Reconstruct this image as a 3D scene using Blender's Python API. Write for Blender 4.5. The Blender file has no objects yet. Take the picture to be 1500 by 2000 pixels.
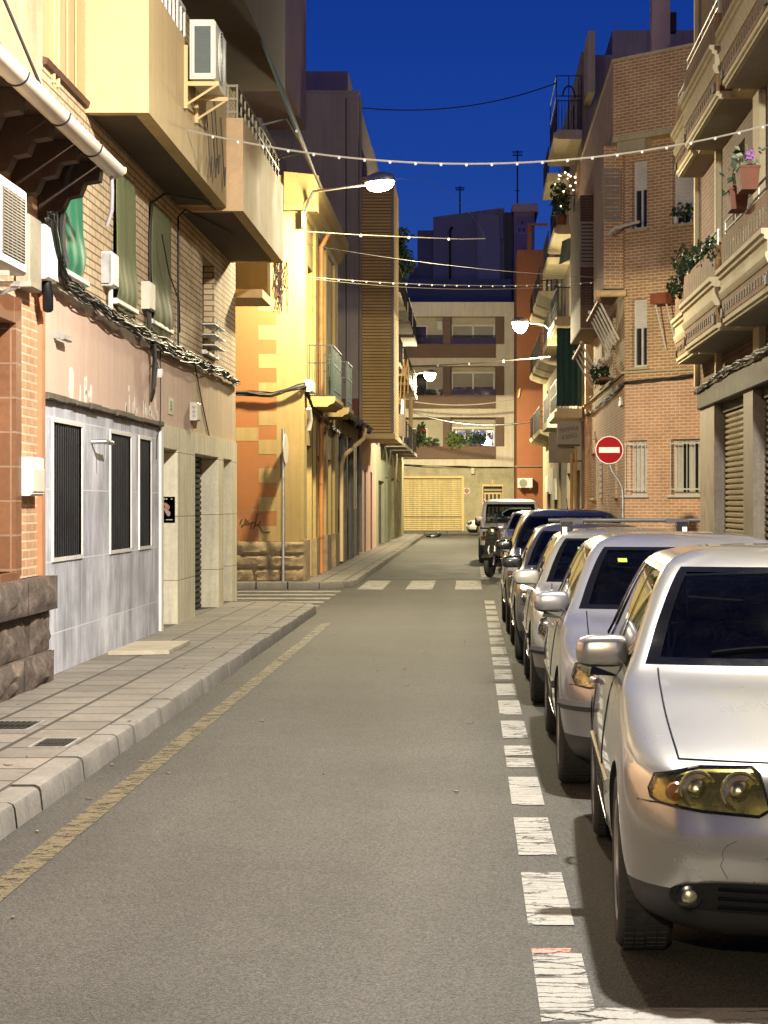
import bpy, bmesh, math, random
from mathutils import Vector, Matrix
from mathutils.bvhtree import BVHTree
R = math.radians
rnd = random.Random(7)
sc = bpy.context.scene
COL = sc.collection
CAMZ, FPX, VX, VY = 1.6, 4050.0, 918.0, 983.0
def px(x, Y): return (x - VX) / FPX * Y            # photo column -> X metres at distance Y
def pz(y, Y): return CAMZ + (VY - y) / FPX * Y     # photo row -> height at distance Y
def pY(x, X): return X * FPX / (x - VX)            # photo column on a wall plane X -> Y

class Fr:
    """a vertical facade plane: u along it, d outwards, z up"""
    def __init__(s, ox, oy, ux, uy, nx, ny): s.o=(ox,oy); s.u=(ux,uy); s.n=(nx,ny)
    def __call__(s, u, d, z): return (s.o[0]+s.u[0]*u+s.n[0]*d, s.o[1]+s.u[1]*u+s.n[1]*d, z)
def left(X): return Fr(X,0,0,1,1,0)
def right(X): return Fr(X,0,0,1,-1,0)
def front(Y): return Fr(0,Y,1,0,0,-1)

class MB:
    def __init__(s): s.v=[]; s.f=[]; s.m=[]
    def add(s, vs, fs, m=0):
        b=len(s.v); s.v.extend(tuple(p) for p in vs)
        for f in fs: s.f.append(tuple(b+i for i in f)); s.m.append(m)
        return s
    def hexa(s, p, m=0):
        return s.add(p, [(0,3,2,1),(4,5,6,7),(0,1,5,4),(1,2,6,5),(2,3,7,6),(3,0,4,7)], m)
    def box(s, x0,x1,y0,y1,z0,z1, m=0):
        return s.hexa([(x0,y0,z0),(x1,y0,z0),(x1,y1,z0),(x0,y1,z0),(x0,y0,z1),(x1,y0,z1),(x1,y1,z1),(x0,y1,z1)], m)
    def fb(s, F,u0,u1,d0,d1,z0,z1, m=0):
        return s.hexa([F(u0,d0,z0),F(u1,d0,z0),F(u1,d1,z0),F(u0,d1,z0),F(u0,d0,z1),F(u1,d0,z1),F(u1,d1,z1),F(u0,d1,z1)], m)
    def bbox(s, F,u0,u1,d0,d1,z0,z1, b=.01, m=0):
        """box with its outer (d1) edges chamfered"""
        a=[F(u0,d0,z0),F(u1,d0,z0),F(u1,d0,z1),F(u0,d0,z1)]
        c=[F(u0,d1-b,z0),F(u1,d1-b,z0),F(u1,d1-b,z1),F(u0,d1-b,z1)]
        e=[F(u0+b,d1,z0+b),F(u1-b,d1,z0+b),F(u1-b,d1,z1-b),F(u0+b,d1,z1-b)]
        fs=[(0,1,2,3),(8,9,10,11)]
        for i in range(4):
            j=(i+1)%4; fs+= [(i,j,4+j,4+i),(4+i,4+j,8+j,8+i)]
        return s.add(a+c+e, fs, m)
    def poly(s, pts, m=0): return s.add(pts,[tuple(range(len(pts)))],m)
    def prism(s, base, top, m=0):
        n=len(base); fs=[tuple(range(n-1,-1,-1)), tuple(range(n,2*n))]
        fs+=[(i,(i+1)%n,n+(i+1)%n,n+i) for i in range(n)]
        return s.add(list(base)+list(top), fs, m)
    def ext(s, pts2, z0, z1, m=0): return s.prism([(x,y,z0) for x,y in pts2],[(x,y,z1) for x,y in pts2],m)
    def fprof(s, F, u0, u1, prof, m=0):
        """profile (d,z) swept along u"""
        return s.prism([F(u0,d,z) for d,z in prof],[F(u1,d,z) for d,z in prof],m)
    def tube(s, pts, r, n=6, m=0, cap=True):
        pts=[Vector(p) for p in pts]; rr = r if isinstance(r,(list,tuple)) else [r]*len(pts)
        t=(pts[1]-pts[0]).normalized(); a=Vector((0,0,1)) if abs(t.z)<.9 else Vector((1,0,0))
        nx=t.cross(a).normalized(); vs=[]; fs=[]
        for i,p in enumerate(pts):
            if i==0: t=(pts[1]-pts[0])
            elif i==len(pts)-1: t=(pts[-1]-pts[-2])
            else: t=(pts[i+1]-pts[i-1])
            if t.length<1e-9: t=Vector((0,0,1))
            t.normalize(); nx=(nx-t*nx.dot(t))
            if nx.length<1e-6: nx=t.orthogonal()
            nx.normalize(); ny=t.cross(nx)
            for k in range(n):
                an=2*math.pi*k/n; vs.append(p+(nx*math.cos(an)+ny*math.sin(an))*rr[i])
        for i in range(len(pts)-1):
            for k in range(n):
                k2=(k+1)%n; fs.append((i*n+k,i*n+k2,(i+1)*n+k2,(i+1)*n+k))
        if cap: fs+= [tuple(range(n-1,-1,-1)), tuple(range((len(pts)-1)*n,len(pts)*n))]
        return s.add(vs,fs,m)
    def lathe(s, prof, c, ax=(0,0,1), n=24, m=0):
        """prof: (r,h) pairs along axis"""
        ax=Vector(ax).normalized(); e1=ax.orthogonal().normalized(); e2=ax.cross(e1); c=Vector(c); vs=[]; fs=[]
        for r,h in prof:
            for k in range(n):
                an=2*math.pi*k/n; vs.append(c+ax*h+(e1*math.cos(an)+e2*math.sin(an))*max(r,1e-4))
        for i in range(len(prof)-1):
            for k in range(n):
                k2=(k+1)%n; fs.append((i*n+k,i*n+k2,(i+1)*n+k2,(i+1)*n+k))
        if prof[0][0]>1e-3: fs.append(tuple(range(n-1,-1,-1)))
        if prof[-1][0]>1e-3: fs.append(tuple(range((len(prof)-1)*n,len(prof)*n)))
        return s.add(vs,fs,m)
    def ball(s, c, r, n=8, m=0, sq=(1,1,1)):
        k=max(3,n//2); vs=[]; fs=[]
        for i in range(k+1):
            th=math.pi*i/k
            for j in range(n):
                ph=2*math.pi*j/n
                vs.append((c[0]+r*sq[0]*math.sin(th)*math.cos(ph)+1e-5*math.cos(ph), c[1]+r*sq[1]*math.sin(th)*math.sin(ph), c[2]+r*sq[2]*math.cos(th)))
        for i in range(k):
            for j in range(n):
                j2=(j+1)%n; fs.append((i*n+j,(i+1)*n+j,(i+1)*n+j2,i*n+j2))
        return s.add(vs,fs,m)
    def sheet(s, fn, nu, nv, off, m=0):
        """surface fn(a,b) in [0,1]^2, thickened by the vector off"""
        o=Vector(off); A=[Vector(fn(i/nu,j/nv)) for j in range(nv+1) for i in range(nu+1)]
        N=len(A); vs=A+[p+o for p in A]; fs=[]; w=nu+1
        for j in range(nv):
            for i in range(nu):
                q=(j*w+i,j*w+i+1,(j+1)*w+i+1,(j+1)*w+i); fs.append(q); fs.append(tuple(N+k for k in reversed(q)))
        bd=[i for i in range(w)]+[j*w+nu for j in range(1,nv+1)]+[nv*w+i for i in range(nu-1,-1,-1)]+[j*w for j in range(nv-1,0,-1)]
        for a,b in zip(bd,bd[1:]+bd[:1]): fs.append((a,b,N+b,N+a))
        return s.add(vs,fs,m)
    def leaves(s, c, ext, n, size, m=0, rg=rnd, up=.3):
        for _ in range(n):
            while True:
                p=Vector((rg.uniform(-1,1),rg.uniform(-1,1),rg.uniform(-1,1)))
                if p.length<1: break
            p=Vector((c[0]+p.x*ext[0],c[1]+p.y*ext[1],c[2]+p.z*ext[2]))
            d=Vector((rg.uniform(-1,1),rg.uniform(-1,1),rg.uniform(-1,1)+up)).normalized()
            w=d.orthogonal().normalized(); w=(Matrix.Rotation(rg.uniform(0,6.3),3,d)@w)
            L=size*rg.uniform(.6,1.3); W=L*.32; nn=d.cross(w)
            s.add([p,p+d*L*.5+w*W+nn*L*.06,p+d*L,p+d*L*.5-w*W+nn*L*.06],[(0,1,2,3)],m)
        return s
    def wall(s, F,u0,u1,z0,z1,holes=(),th=.25,m=0,mr=None,d=0.0):
        """solid wall of thickness th with rectangular holes (ua,ub,za,zb)"""
        mr = m if mr is None else mr
        us=sorted({u0,u1,*[min(max(h[i],u0),u1) for h in holes for i in (0,1)]}); zs=sorted({z0,z1,*[min(max(h[i],z0),z1) for h in holes for i in (2,3)]})
        idx={}
        def vid(i,j,b):
            k=(i,j,b)
            if k not in idx: idx[k]=len(s.v); s.v.append(F(us[i],d-(th if b else 0),zs[j]))
            return idx[k]
        def solid(i,j):
            if i<0 or j<0 or i>=len(us)-1 or j>=len(zs)-1: return None
            uc=(us[i]+us[i+1])/2; zc=(zs[j]+zs[j+1])/2
            return not any(h[0]<uc<h[1] and h[2]<zc<h[3] for h in holes)
        for i in range(len(us)-1):
            for j in range(len(zs)-1):
                if not solid(i,j): continue
                a=[(i,j),(i+1,j),(i+1,j+1),(i,j+1)]
                s.f.append(tuple(vid(p,q,0) for p,q in a)); s.m.append(m)
                s.f.append(tuple(vid(p,q,1) for p,q in reversed(a))); s.m.append(m)
                for (ni,nj),(e0,e1) in (((i-1,j),(a[3],a[0])),((i+1,j),(a[1],a[2])),((i,j-1),(a[0],a[1])),((i,j+1),(a[2],a[3]))):
                    sd=solid(ni,nj)
                    if not sd:
                        s.f.append((vid(*e0,0),vid(*e0,1),vid(*e1,1),vid(*e1,0))); s.m.append(m if sd is None else mr)
        return s

WL={}
def wloc(o):
    return WL.get(o.name, Vector((0,0,0)))
def islands(mb):
    par=list(range(len(mb.v)))
    def find(i):
        while par[i]!=i: par[i]=par[par[i]]; i=par[i]
        return i
    for f in mb.f:
        a=find(f[0])
        for i in f[1:]: par[find(i)]=a
    gr={}
    for f,m in zip(mb.f,mb.m): gr.setdefault(find(f[0]),[]).append((f,m))
    out=[]
    for fs in gr.values():
        b=MB(); mp={}
        for f,m in fs:
            for i in f:
                if i not in mp: mp[i]=len(b.v); b.v.append(mb.v[i])
            b.f.append(tuple(mp[i] for i in f)); b.m.append(m)
        out.append(b)
    return out
SPLIT={'eave_corbel','piers','marble_base','balcony_end','corner_balcony_end','street_base','pilaster','glass_guard','core','dado','wall_pipe','floor_band','brown_pier','balcony_front','lower_wall','shop_board','shop_door','dark_shutter','wall_rib','string_course','brick_wall','sill','soffit','bulb','flaked_patch','strap'}
def mesh(name,mb,mats,parent=None,smooth=None,local=False):
    if name in SPLIT and parent is not None:
        il=islands(mb)
        if len(il)>1:
            o=None
            for k in il:
                q=_mesh(name,k,mats,parent,smooth,local); o=o or q
            return o
    return _mesh(name,mb,mats,parent,smooth,local)
def _mesh(name, mb, mats, parent=None, smooth=None, local=False):
    me=bpy.data.meshes.new(name)
    off=Vector((0,0,0)) if (parent is None or local) else wloc(parent)
    me.from_pydata([(v[0]-off.x,v[1]-off.y,v[2]-off.z) for v in mb.v],[],mb.f)
    if not isinstance(mats,(list,tuple)): mats=[mats]
    for m in mats: me.materials.append(m)
    me.polygons.foreach_set('material_index', mb.m)
    bm=bmesh.new(); bm.from_mesh(me); bmesh.ops.recalc_face_normals(bm,faces=bm.faces)
    uv=bm.loops.layers.uv.new('UVMap')
    for f in bm.faces:
        n=f.normal
        if abs(n.z)<.75:
            t=Vector((-n.y,n.x,0))
            if t.length<1e-6: t=Vector((1,0,0))
            t.normalize()
            if abs(t.x)>abs(t.y): t = t if t.x>0 else -t
            else: t = t if t.y>0 else -t
            for l in f.loops: c=l.vert.co+off; l[uv].uv=(c.dot(t),c.z)
        else:
            for l in f.loops: c=l.vert.co+off; l[uv].uv=(c.x,c.y)
    bm.to_mesh(me); bm.free()
    if smooth is not None:
        me.polygons.foreach_set('use_smooth',[True]*len(me.polygons)); me.set_sharp_from_angle(angle=R(smooth))
    o=bpy.data.objects.new(name,me); COL.objects.link(o)
    if parent is not None: o.parent=parent
    WL[o.name]=off
    return o
def thing(name,label,cat,loc,group=None,rz=0):
    o=bpy.data.objects.new(name,None); COL.objects.link(o); o.empty_display_size=.2
    o.location=loc; o.rotation_euler=(0,0,rz); o['label']=label; o['category']=cat
    if group: o['group']=group
    WL[o.name]=Vector(loc); return o
def tag(o,label,cat,group=None):
    o['label']=label; o['category']=cat
    if group: o['group']=group
    return o
def struct(o): o['kind']='structure'; return o
def solo(name,mb,mats,label,cat,group=None,smooth=None): return tag(mesh(name,mb,mats,None,smooth),label,cat,group)

# ---------------------------------------------------------------- materials
def _nt(name):
    m=bpy.data.materials.new(name); m.use_nodes=True; nt=m.node_tree
    return m,nt,nt.nodes['Principled BSDF']
def srgb(h):
    c=[int(h[i:i+2],16)/255 for i in (0,2,4)]
    return tuple((x/12.92 if x<=.04045 else ((x+.055)/1.055)**2.4) for x in c)+(1,)
def nd(nt,t,**k):
    n=nt.nodes.new(t)
    for a,b in k.items():
        if a in n.inputs: n.inputs[a].default_value=b
        else: setattr(n,a,b)
    return n
def mixc(nt,a,b,fac,mode='MIX'):
    n=nt.nodes.new('ShaderNodeMix'); n.data_type='RGBA'; n.blend_type=mode
    for s,v in ((n.inputs[0],fac),(n.inputs[6],a),(n.inputs[7],b)):
        if hasattr(v,'links'): nt.links.new(v,s)
        else: s.default_value=v
    return n.outputs[2]
def rmap(nt,v,a,b,c,d):
    n=nd(nt,'ShaderNodeMapRange'); nt.links.new(v,n.inputs[0])
    for i,x in enumerate((a,b,c,d)): n.inputs[i+1].default_value=x
    return n.outputs[0]
def coords(nt,kind='Object',scale=(1,1,1),loc=(0,0,0)):
    tc=nd(nt,'ShaderNodeTexCoord'); mp=nd(nt,'ShaderNodeMapping'); mp.inputs['Scale'].default_value=scale; mp.inputs['Location'].default_value=loc
    nt.links.new(tc.outputs[kind],mp.inputs[0]); return mp.outputs[0]
def noise(nt,vec,scale,detail=5,rough=.6,out='Fac'):
    n=nd(nt,'ShaderNodeTexNoise',Scale=scale,Detail=detail,Roughness=rough); nt.links.new(vec,n.inputs['Vector']); return n.outputs[out]
def bump(nt,p,h,strength,dist=.01):
    b=nd(nt,'ShaderNodeBump',Strength=strength,Distance=dist); nt.links.new(h,b.inputs['Height']); nt.links.new(b.outputs[0],p.inputs['Normal'])
def M(name,col,rough=.6,metal=0,var=.12,vs=2.5,bmp=0,bs=60,coat=0,spec=.5,streak=0,dirt=None,dirtamt=.5,dscale=1.2):
    if isinstance(col,str): col=srgb(col)
    m,nt,p=_nt(name); v=coords(nt)
    n1=noise(nt,v,vs); n2=noise(nt,v,vs*9,3)
    a=rmap(nt,n1,.3,.7,1-var,1+var); b=rmap(nt,n2,.3,.7,1-var*.5,1+var*.5)
    mul=nd(nt,'ShaderNodeMath',operation='MULTIPLY'); nt.links.new(a,mul.inputs[0]); nt.links.new(b,mul.inputs[1])
    c=mixc(nt,col,mul.outputs[0],1.0,'MULTIPLY')
    if streak:
        vv=coords(nt,scale=(6,6,.35)); s=noise(nt,vv,1.2,6,.65); c=mixc(nt,c,rmap(nt,s,.4,.7,1,1-streak),1.0,'MULTIPLY')
    if dirt:
        s=noise(nt,v,dscale,8,.7); c=mixc(nt,c,dirt if not isinstance(dirt,str) else srgb(dirt),rmap(nt,s,.5,.72,0,dirtamt))
    nt.links.new(c,p.inputs['Base Color']); p.inputs['Metallic'].default_value=metal
    nt.links.new(rmap(nt,n1,.3,.7,max(0,rough-.08),min(1,rough+.08)),p.inputs['Roughness'])
    p.inputs['Coat Weight'].default_value=coat; p.inputs['Coat Roughness'].default_value=.04; p.inputs['Specular IOR Level'].default_value=spec
    if bmp: bump(nt,p,noise(nt,v,bs,4,.65),bmp)
    return m
def brick(name,c1,c2,mor,bw=.25,bh=.065,ms=.012,bmp=.8,off=.5,var=.25,rough=.85,loc=(0,0,0),streak=0,rotate=False,dirt=None):
    m,nt,p=_nt(name); tc=nd(nt,'ShaderNodeTexCoord'); mp=nd(nt,'ShaderNodeMapping'); mp.inputs['Location'].default_value=loc
    if rotate: mp.inputs['Rotation'].default_value=(0,0,R(90))
    nt.links.new(tc.outputs['UV'],mp.inputs[0])
    b=nd(nt,'ShaderNodeTexBrick',Scale=1.0); b.offset=off; b.inputs['Mortar Size'].default_value=ms; b.inputs['Brick Width'].default_value=bw; b.inputs['Row Height'].default_value=bh
    b.inputs['Mortar Smooth'].default_value=.2; b.inputs['Bias'].default_value=0
    for k,cc in (('Color1',c1),('Color2',c2),('Mortar',mor)): b.inputs[k].default_value=srgb(cc) if isinstance(cc,str) else cc
    nt.links.new(mp.outputs[0],b.inputs['Vector'])
    v=coords(nt); n1=noise(nt,v,1.3,6); n2=noise(nt,v,22,4)
    a=rmap(nt,n1,.3,.7,1-var,1+var); a2=rmap(nt,n2,.3,.7,1-var*.7,1+var*.7)
    mul=nd(nt,'ShaderNodeMath',operation='MULTIPLY'); nt.links.new(a,mul.inputs[0]); nt.links.new(a2,mul.inputs[1])
    c=mixc(nt,b.outputs['Color'],mul.outputs[0],1.0,'MULTIPLY')
    if streak:
        vv=coords(nt,scale=(6,6,.35)); s=noise(nt,vv,1.2,6,.65); c=mixc(nt,c,rmap(nt,s,.4,.7,1,1-streak),1.0,'MULTIPLY')
    if dirt:
        c=mixc(nt,c,dirt,rmap(nt,noise(nt,v,1.7,9,.75),.52,.75,0,.6)); c=mixc(nt,c,dirt,rmap(nt,noise(nt,v,11,3,.5),.68,.72,0,.6))
    nt.links.new(c,p.inputs['Base Color']); p.inputs['Roughness'].default_value=rough
    inv=nd(nt,'ShaderNodeMath',operation='SUBTRACT'); inv.inputs[0].default_value=1; nt.links.new(b.outputs['Fac'],inv.inputs[1])
    ad=nd(nt,'ShaderNodeMath',operation='MULTIPLY_ADD'); nt.links.new(n2,ad.inputs[0]); ad.inputs[1].default_value=.35; nt.links.new(inv.outputs[0],ad.inputs[2])
    if bmp: bump(nt,p,ad.outputs[0],bmp,.008)
    return m
def emit(name,col,s):
    m,nt,p=_nt(name); p.inputs['Base Color'].default_value=(0,0,0,1); p.inputs['Emission Color'].default_value=srgb(col) if isinstance(col,str) else col
    p.inputs['Emission Strength'].default_value=s; return m
def glass(name,tint,ior=1.5,rough=.02,tr=.6,dust=.0,dcol=(.5,.5,.46,1)):
    """see-through pane: tinted transparency under a fresnel reflection, with a film of dust"""
    m,nt,p=_nt(name); nt.nodes.remove(p); out=nt.nodes['Material Output']
    t=nd(nt,'ShaderNodeBsdfTransparent'); t.inputs[0].default_value=tuple(x*tr for x in tint[:3])+(1,)
    g=nd(nt,'ShaderNodeBsdfGlossy',Roughness=rough); g.inputs[0].default_value=(1,1,1,1)
    fr=nd(nt,'ShaderNodeFresnel',IOR=ior); mx=nd(nt,'ShaderNodeMixShader')
    nt.links.new(fr.outputs[0],mx.inputs[0]); nt.links.new(t.outputs[0],mx.inputs[1]); nt.links.new(g.outputs[0],mx.inputs[2])
    res=mx.outputs[0]
    if dust:
        d=nd(nt,'ShaderNodeBsdfDiffuse'); d.inputs[0].default_value=dcol; v=coords(nt); s=noise(nt,v,7,8,.75); s2=noise(nt,v,160,2,.5)
        mu=nd(nt,'ShaderNodeMath',operation='MULTIPLY'); nt.links.new(rmap(nt,s,.35,.75,.1,1),mu.inputs[0]); nt.links.new(rmap(nt,s2,.5,.75,.25,1.6),mu.inputs[1])
        m3=nd(nt,'ShaderNodeMath',operation='MULTIPLY'); nt.links.new(mu.outputs[0],m3.inputs[0]); m3.inputs[1].default_value=dust
        m2=nd(nt,'ShaderNodeMixShader'); nt.links.new(m3.outputs[0],m2.inputs[0]); nt.links.new(res,m2.inputs[1]); nt.links.new(d.outputs[0],m2.inputs[2]); res=m2.outputs[0]
    nt.links.new(res,out.inputs[0]); return m

T={}
T['iron']=M('black_iron',(.012,.012,.014,1),.45,.3); T['dark']=M('dark_void',(.008,.008,.009,1),.9,var=.05)
T['cable']=M('black_cable',(.014,.013,.012,1),.6,var=.3); T['cable2']=M('grey_cable',(.055,.05,.043,1),.6,var=.3)
T['white']=M('white_paint',(.72,.71,.66,1),.45,var=.07,dirt=(.4,.37,.3,1),dirtamt=.3); T['alu']=M('grey_metal',(.42,.42,.42,1),.4,.7)
T['galv']=M('galvanised_steel',(.5,.5,.5,1),.45,.8,var=.18,vs=9)
T['glassw']=M('dark_window_glass',(.02,.024,.028,1),.04,spec=.7,var=.02)
T['cream']=M('cream_plaster','E9CE96',.85,var=.06,vs=1.5,streak=.12,bmp=.15)
T['steel']=M('plain_steel',(.35,.34,.32,1),.5,.5)
T['woodd']=M('dark_carved_wood',(.045,.026,.017,1),.8,var=.35,vs=6); T['terra']=M('terracotta',(.17,.065,.036,1),.8,var=.2,vs=8)
T['leaf']=M('green_leaf',(.06,.13,.03,1),.55,var=.45,vs=14); T['leafd']=M('dark_leaf',(.03,.06,.02,1),.6,var=.45,vs=9)
T['wood']=M('brown_wood',(.12,.06,.03,1),.7,var=.3,vs=5)
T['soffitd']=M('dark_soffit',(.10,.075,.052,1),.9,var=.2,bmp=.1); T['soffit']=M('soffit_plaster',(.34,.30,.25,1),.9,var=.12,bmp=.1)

def frame_mb(F,u0,u1,z0,z1,w,d0,d1,mull=(),trans=()):
    b=MB(); b.fb(F,u0,u1,d0,d1,z0,z0+w); b.fb(F,u0,u1,d0,d1,z1-w,z1); b.fb(F,u0,u0+w,d0,d1,z0+w,z1-w); b.fb(F,u1-w,u1,d0,d1,z0+w,z1-w)
    for u in mull: b.fb(F,u-w*.5,u+w*.5,d0,d1-.002,z0+w,z1-w)
    for z in trans: b.fb(F,u0+w,u1-w,d0,d1-.004,z-w*.4,z+w*.4)
    return b
def window(par,F,u0,u1,z0,z1,dep,mat='white',pane='glassw',mull=(),trans=(),w=.05,blind=0,blindmat=None,label=None):
    f=mesh('window',frame_mb(F,u0,u1,z0,z1,w,-dep,-dep+.05,mull,trans),T[mat],par)
    p=MB(); p.fb(F,u0+w,u1-w,-dep+.01,-dep+.02,z0+w,z1-w); mesh('pane',p,T[pane],f)
    if blind:
        b=MB(); zb=z1-w-(z1-z0-2*w)*blind; n=max(3,int((z1-w-zb)/.05)); h=(z1-w-zb)/n
        for i in range(n): b.fprof(F,u0+w,u1-w,[(-dep+.022,zb+i*h),(-dep+.04,zb+i*h+h*.25),(-dep+.04,zb+i*h+h*.75),(-dep+.022,zb+i*h+h)])
        mesh('roller_blind',b,blindmat or T['white'],f)
    if label: f['label']=label
    return f
def shutter_mb(F,u0,u1,z0,z1,d,sl=.09,amp=.025):
    b=MB(); n=max(2,int((z1-z0)/sl)); h=(z1-z0)/n; prof=[(d-.03,z0)]
    for i in range(n):
        z=z0+i*h; prof+=[(d,z+h*.08),(d+amp,z+h*.3),(d+amp,z+h*.7),(d,z+h*.95)]
    prof+=[(d-.03,z1)]
    for i in range(n):
        z=z0+i*h; b.fprof(F,u0,u1,[(d-.02,z),(d,z+h*.06),(d+amp,z+h*.3),(d+amp,z+h*.72),(d,z+h*.96),(d-.02,z+h)])
    return b
def rail_mb(F,u0,u1,d,z0,z1,step=.12,r=.009,mids=()):
    b=MB(); b.fb(F,u0,u1,d-.02,d+.02,z1-.03,z1); b.fb(F,u0,u1,d-.012,d+.012,z0,z0+.02)
    for z in mids: b.fb(F,u0,u1,d-.012,d+.012,z-.01,z+.01)
    n=max(1,int((u1-u0)/step))
    for i in range(n+1):
        u=u0+(u1-u0)*i/n; b.fb(F,u-r,u+r,d-r,d+r,z0+.02,z1-.03)
    return b
def catenary(a,b,sag,n=24):
    a=Vector(a); b=Vector(b); return [a.lerp(b,i/n)-Vector((0,0,sag*4*(i/n)*(1-i/n))) for i in range(n+1)]
def bundle(name,label,pts,n,spread,rg,group=None,r=(.008,.018),steps=5,droop=.06):
    """a bundle of slack cables along pts, each cable its own child"""
    t=thing(name,label,'cables',pts[0],group); P=[Vector(p) for p in pts]
    for k in range(n):
        out=[]; o=Vector((rg.gauss(0,spread*.4),rg.gauss(0,spread*.4),rg.gauss(0,spread)))
        for a,b in zip(P,P[1:]):
            m=max(2,int((b-a).length*steps))
            for i in range(m):
                o=o*.75+Vector((rg.gauss(0,spread*.22),rg.gauss(0,spread*.22),rg.gauss(-droop*.12,spread*.5)))
                out.append(a.lerp(b,i/m)+o)
        out.append(P[-1]+o*.3)
        b=MB(); b.tube(out,rg.uniform(*r),5); mesh('cable',b,T['cable'] if rg.random()<.7 else T['cable2'],t,60)
    return t
LP=[11800,6300,7500,9000,11000]   # lamp powers
UPS=(1.0,0.28)                  # share of light sent down / up
SKY=(3.0,180.0,6.0,1.0,0.3,0.14); EXPO=0.0
# ---------------------------------------------------------------- ground, pavements, markings
def asphalt():
    m,nt,p=_nt('asphalt'); v=coords(nt)
    vo=nd(nt,'ShaderNodeTexVoronoi',Scale=150.0); nt.links.new(v,vo.inputs['Vector'])
    big=noise(nt,v,.35,6,.6); mid=noise(nt,v,3.5,6,.7); fine=noise(nt,v,140,3,.6)
    tr=coords(nt,scale=(1.1,.07,1)); track=noise(nt,tr,1.0,4,.55)
    c=mixc(nt,(.046,.0440,.0400,1),(.060,.0575,.0520,1),rmap(nt,big,.35,.65,0,1))
    c=mixc(nt,c,rmap(nt,track,.35,.65,.9,1.08),1,'MULTIPLY')
    c=mixc(nt,c,rmap(nt,mid,.3,.7,.95,1.05),1,'MULTIPLY')
    sc_=nd(nt,'ShaderNodeSeparateColor'); nt.links.new(vo.outputs['Color'],sc_.inputs[0]); c=mixc(nt,c,rmap(nt,sc_.outputs[0],0,1,.42,1.65),1,'MULTIPLY'); c=mixc(nt,c,rmap(nt,noise(nt,v,60,3,.6),.3,.7,.75,1.28),.8,'MULTIPLY')
    c=mixc(nt,c,rmap(nt,fine,.35,.65,.72,1.28),.8,'MULTIPLY')
    sx=nd(nt,'ShaderNodeSeparateXYZ'); nt.links.new(v,sx.inputs[0]); w0=None
    for xc in (-.22,-1.55):      # polished wheel tracks
        a=nd(nt,'ShaderNodeMath',operation='ADD'); nt.links.new(sx.outputs[0],a.inputs[0]); a.inputs[1].default_value=-xc
        b_=nd(nt,'ShaderNodeMath',operation='ABSOLUTE'); nt.links.new(a.outputs[0],b_.inputs[0]); e=nd(nt,'ShaderNodeMapRange'); e.interpolation_type='SMOOTHSTEP'; nt.links.new(b_.outputs[0],e.inputs[0])
        for i,x in enumerate((0,.42,1.22 if xc>-1 else 1.08,1.0)): e.inputs[i+1].default_value=x
        c=mixc(nt,c,e.outputs[0],1,'MULTIPLY')
    # tar-filled cracks
    cv=nd(nt,'ShaderNodeTexVoronoi',Scale=.42); cv.feature='DISTANCE_TO_EDGE'
    wv=nd(nt,'ShaderNodeVectorMath',operation='MULTIPLY_ADD'); nt.links.new(noise(nt,v,2.2,5,.7,'Color'),wv.inputs[0]); wv.inputs[1].default_value=(.5,.5,0); nt.links.new(v,wv.inputs[2])
    nt.links.new(wv.outputs[0],cv.inputs['Vector'])
    crk=rmap(nt,cv.outputs['Distance'],.0,.006,1,0); gate=rmap(nt,noise(nt,v,.22,3),.55,.62,0,.55)
    mu=nd(nt,'ShaderNodeMath',operation='MULTIPLY'); nt.links.new(crk,mu.inputs[0]); nt.links.new(gate,mu.inputs[1])
    c=mixc(nt,c,(.014,.012,.01,1),mu.outputs[0])
    st=rmap(nt,noise(nt,v,.9,7,.75),.66,.76,0,.35); c=mixc(nt,c,(.026,.023,.02,1),st)
    nt.links.new(c,p.inputs['Base Color']); p.inputs['Roughness'].default_value=.72; p.inputs['Specular IOR Level'].default_value=.2
    h=nd(nt,'ShaderNodeMath',operation='MULTIPLY_ADD'); nt.links.new(vo.outputs['Distance'],h.inputs[0]); h.inputs[1].default_value=-.9; nt.links.new(fine,h.inputs[2])
    bump(nt,p,h.outputs[0],.6,.005)
    return m
T['asphalt']=asphalt()
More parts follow.
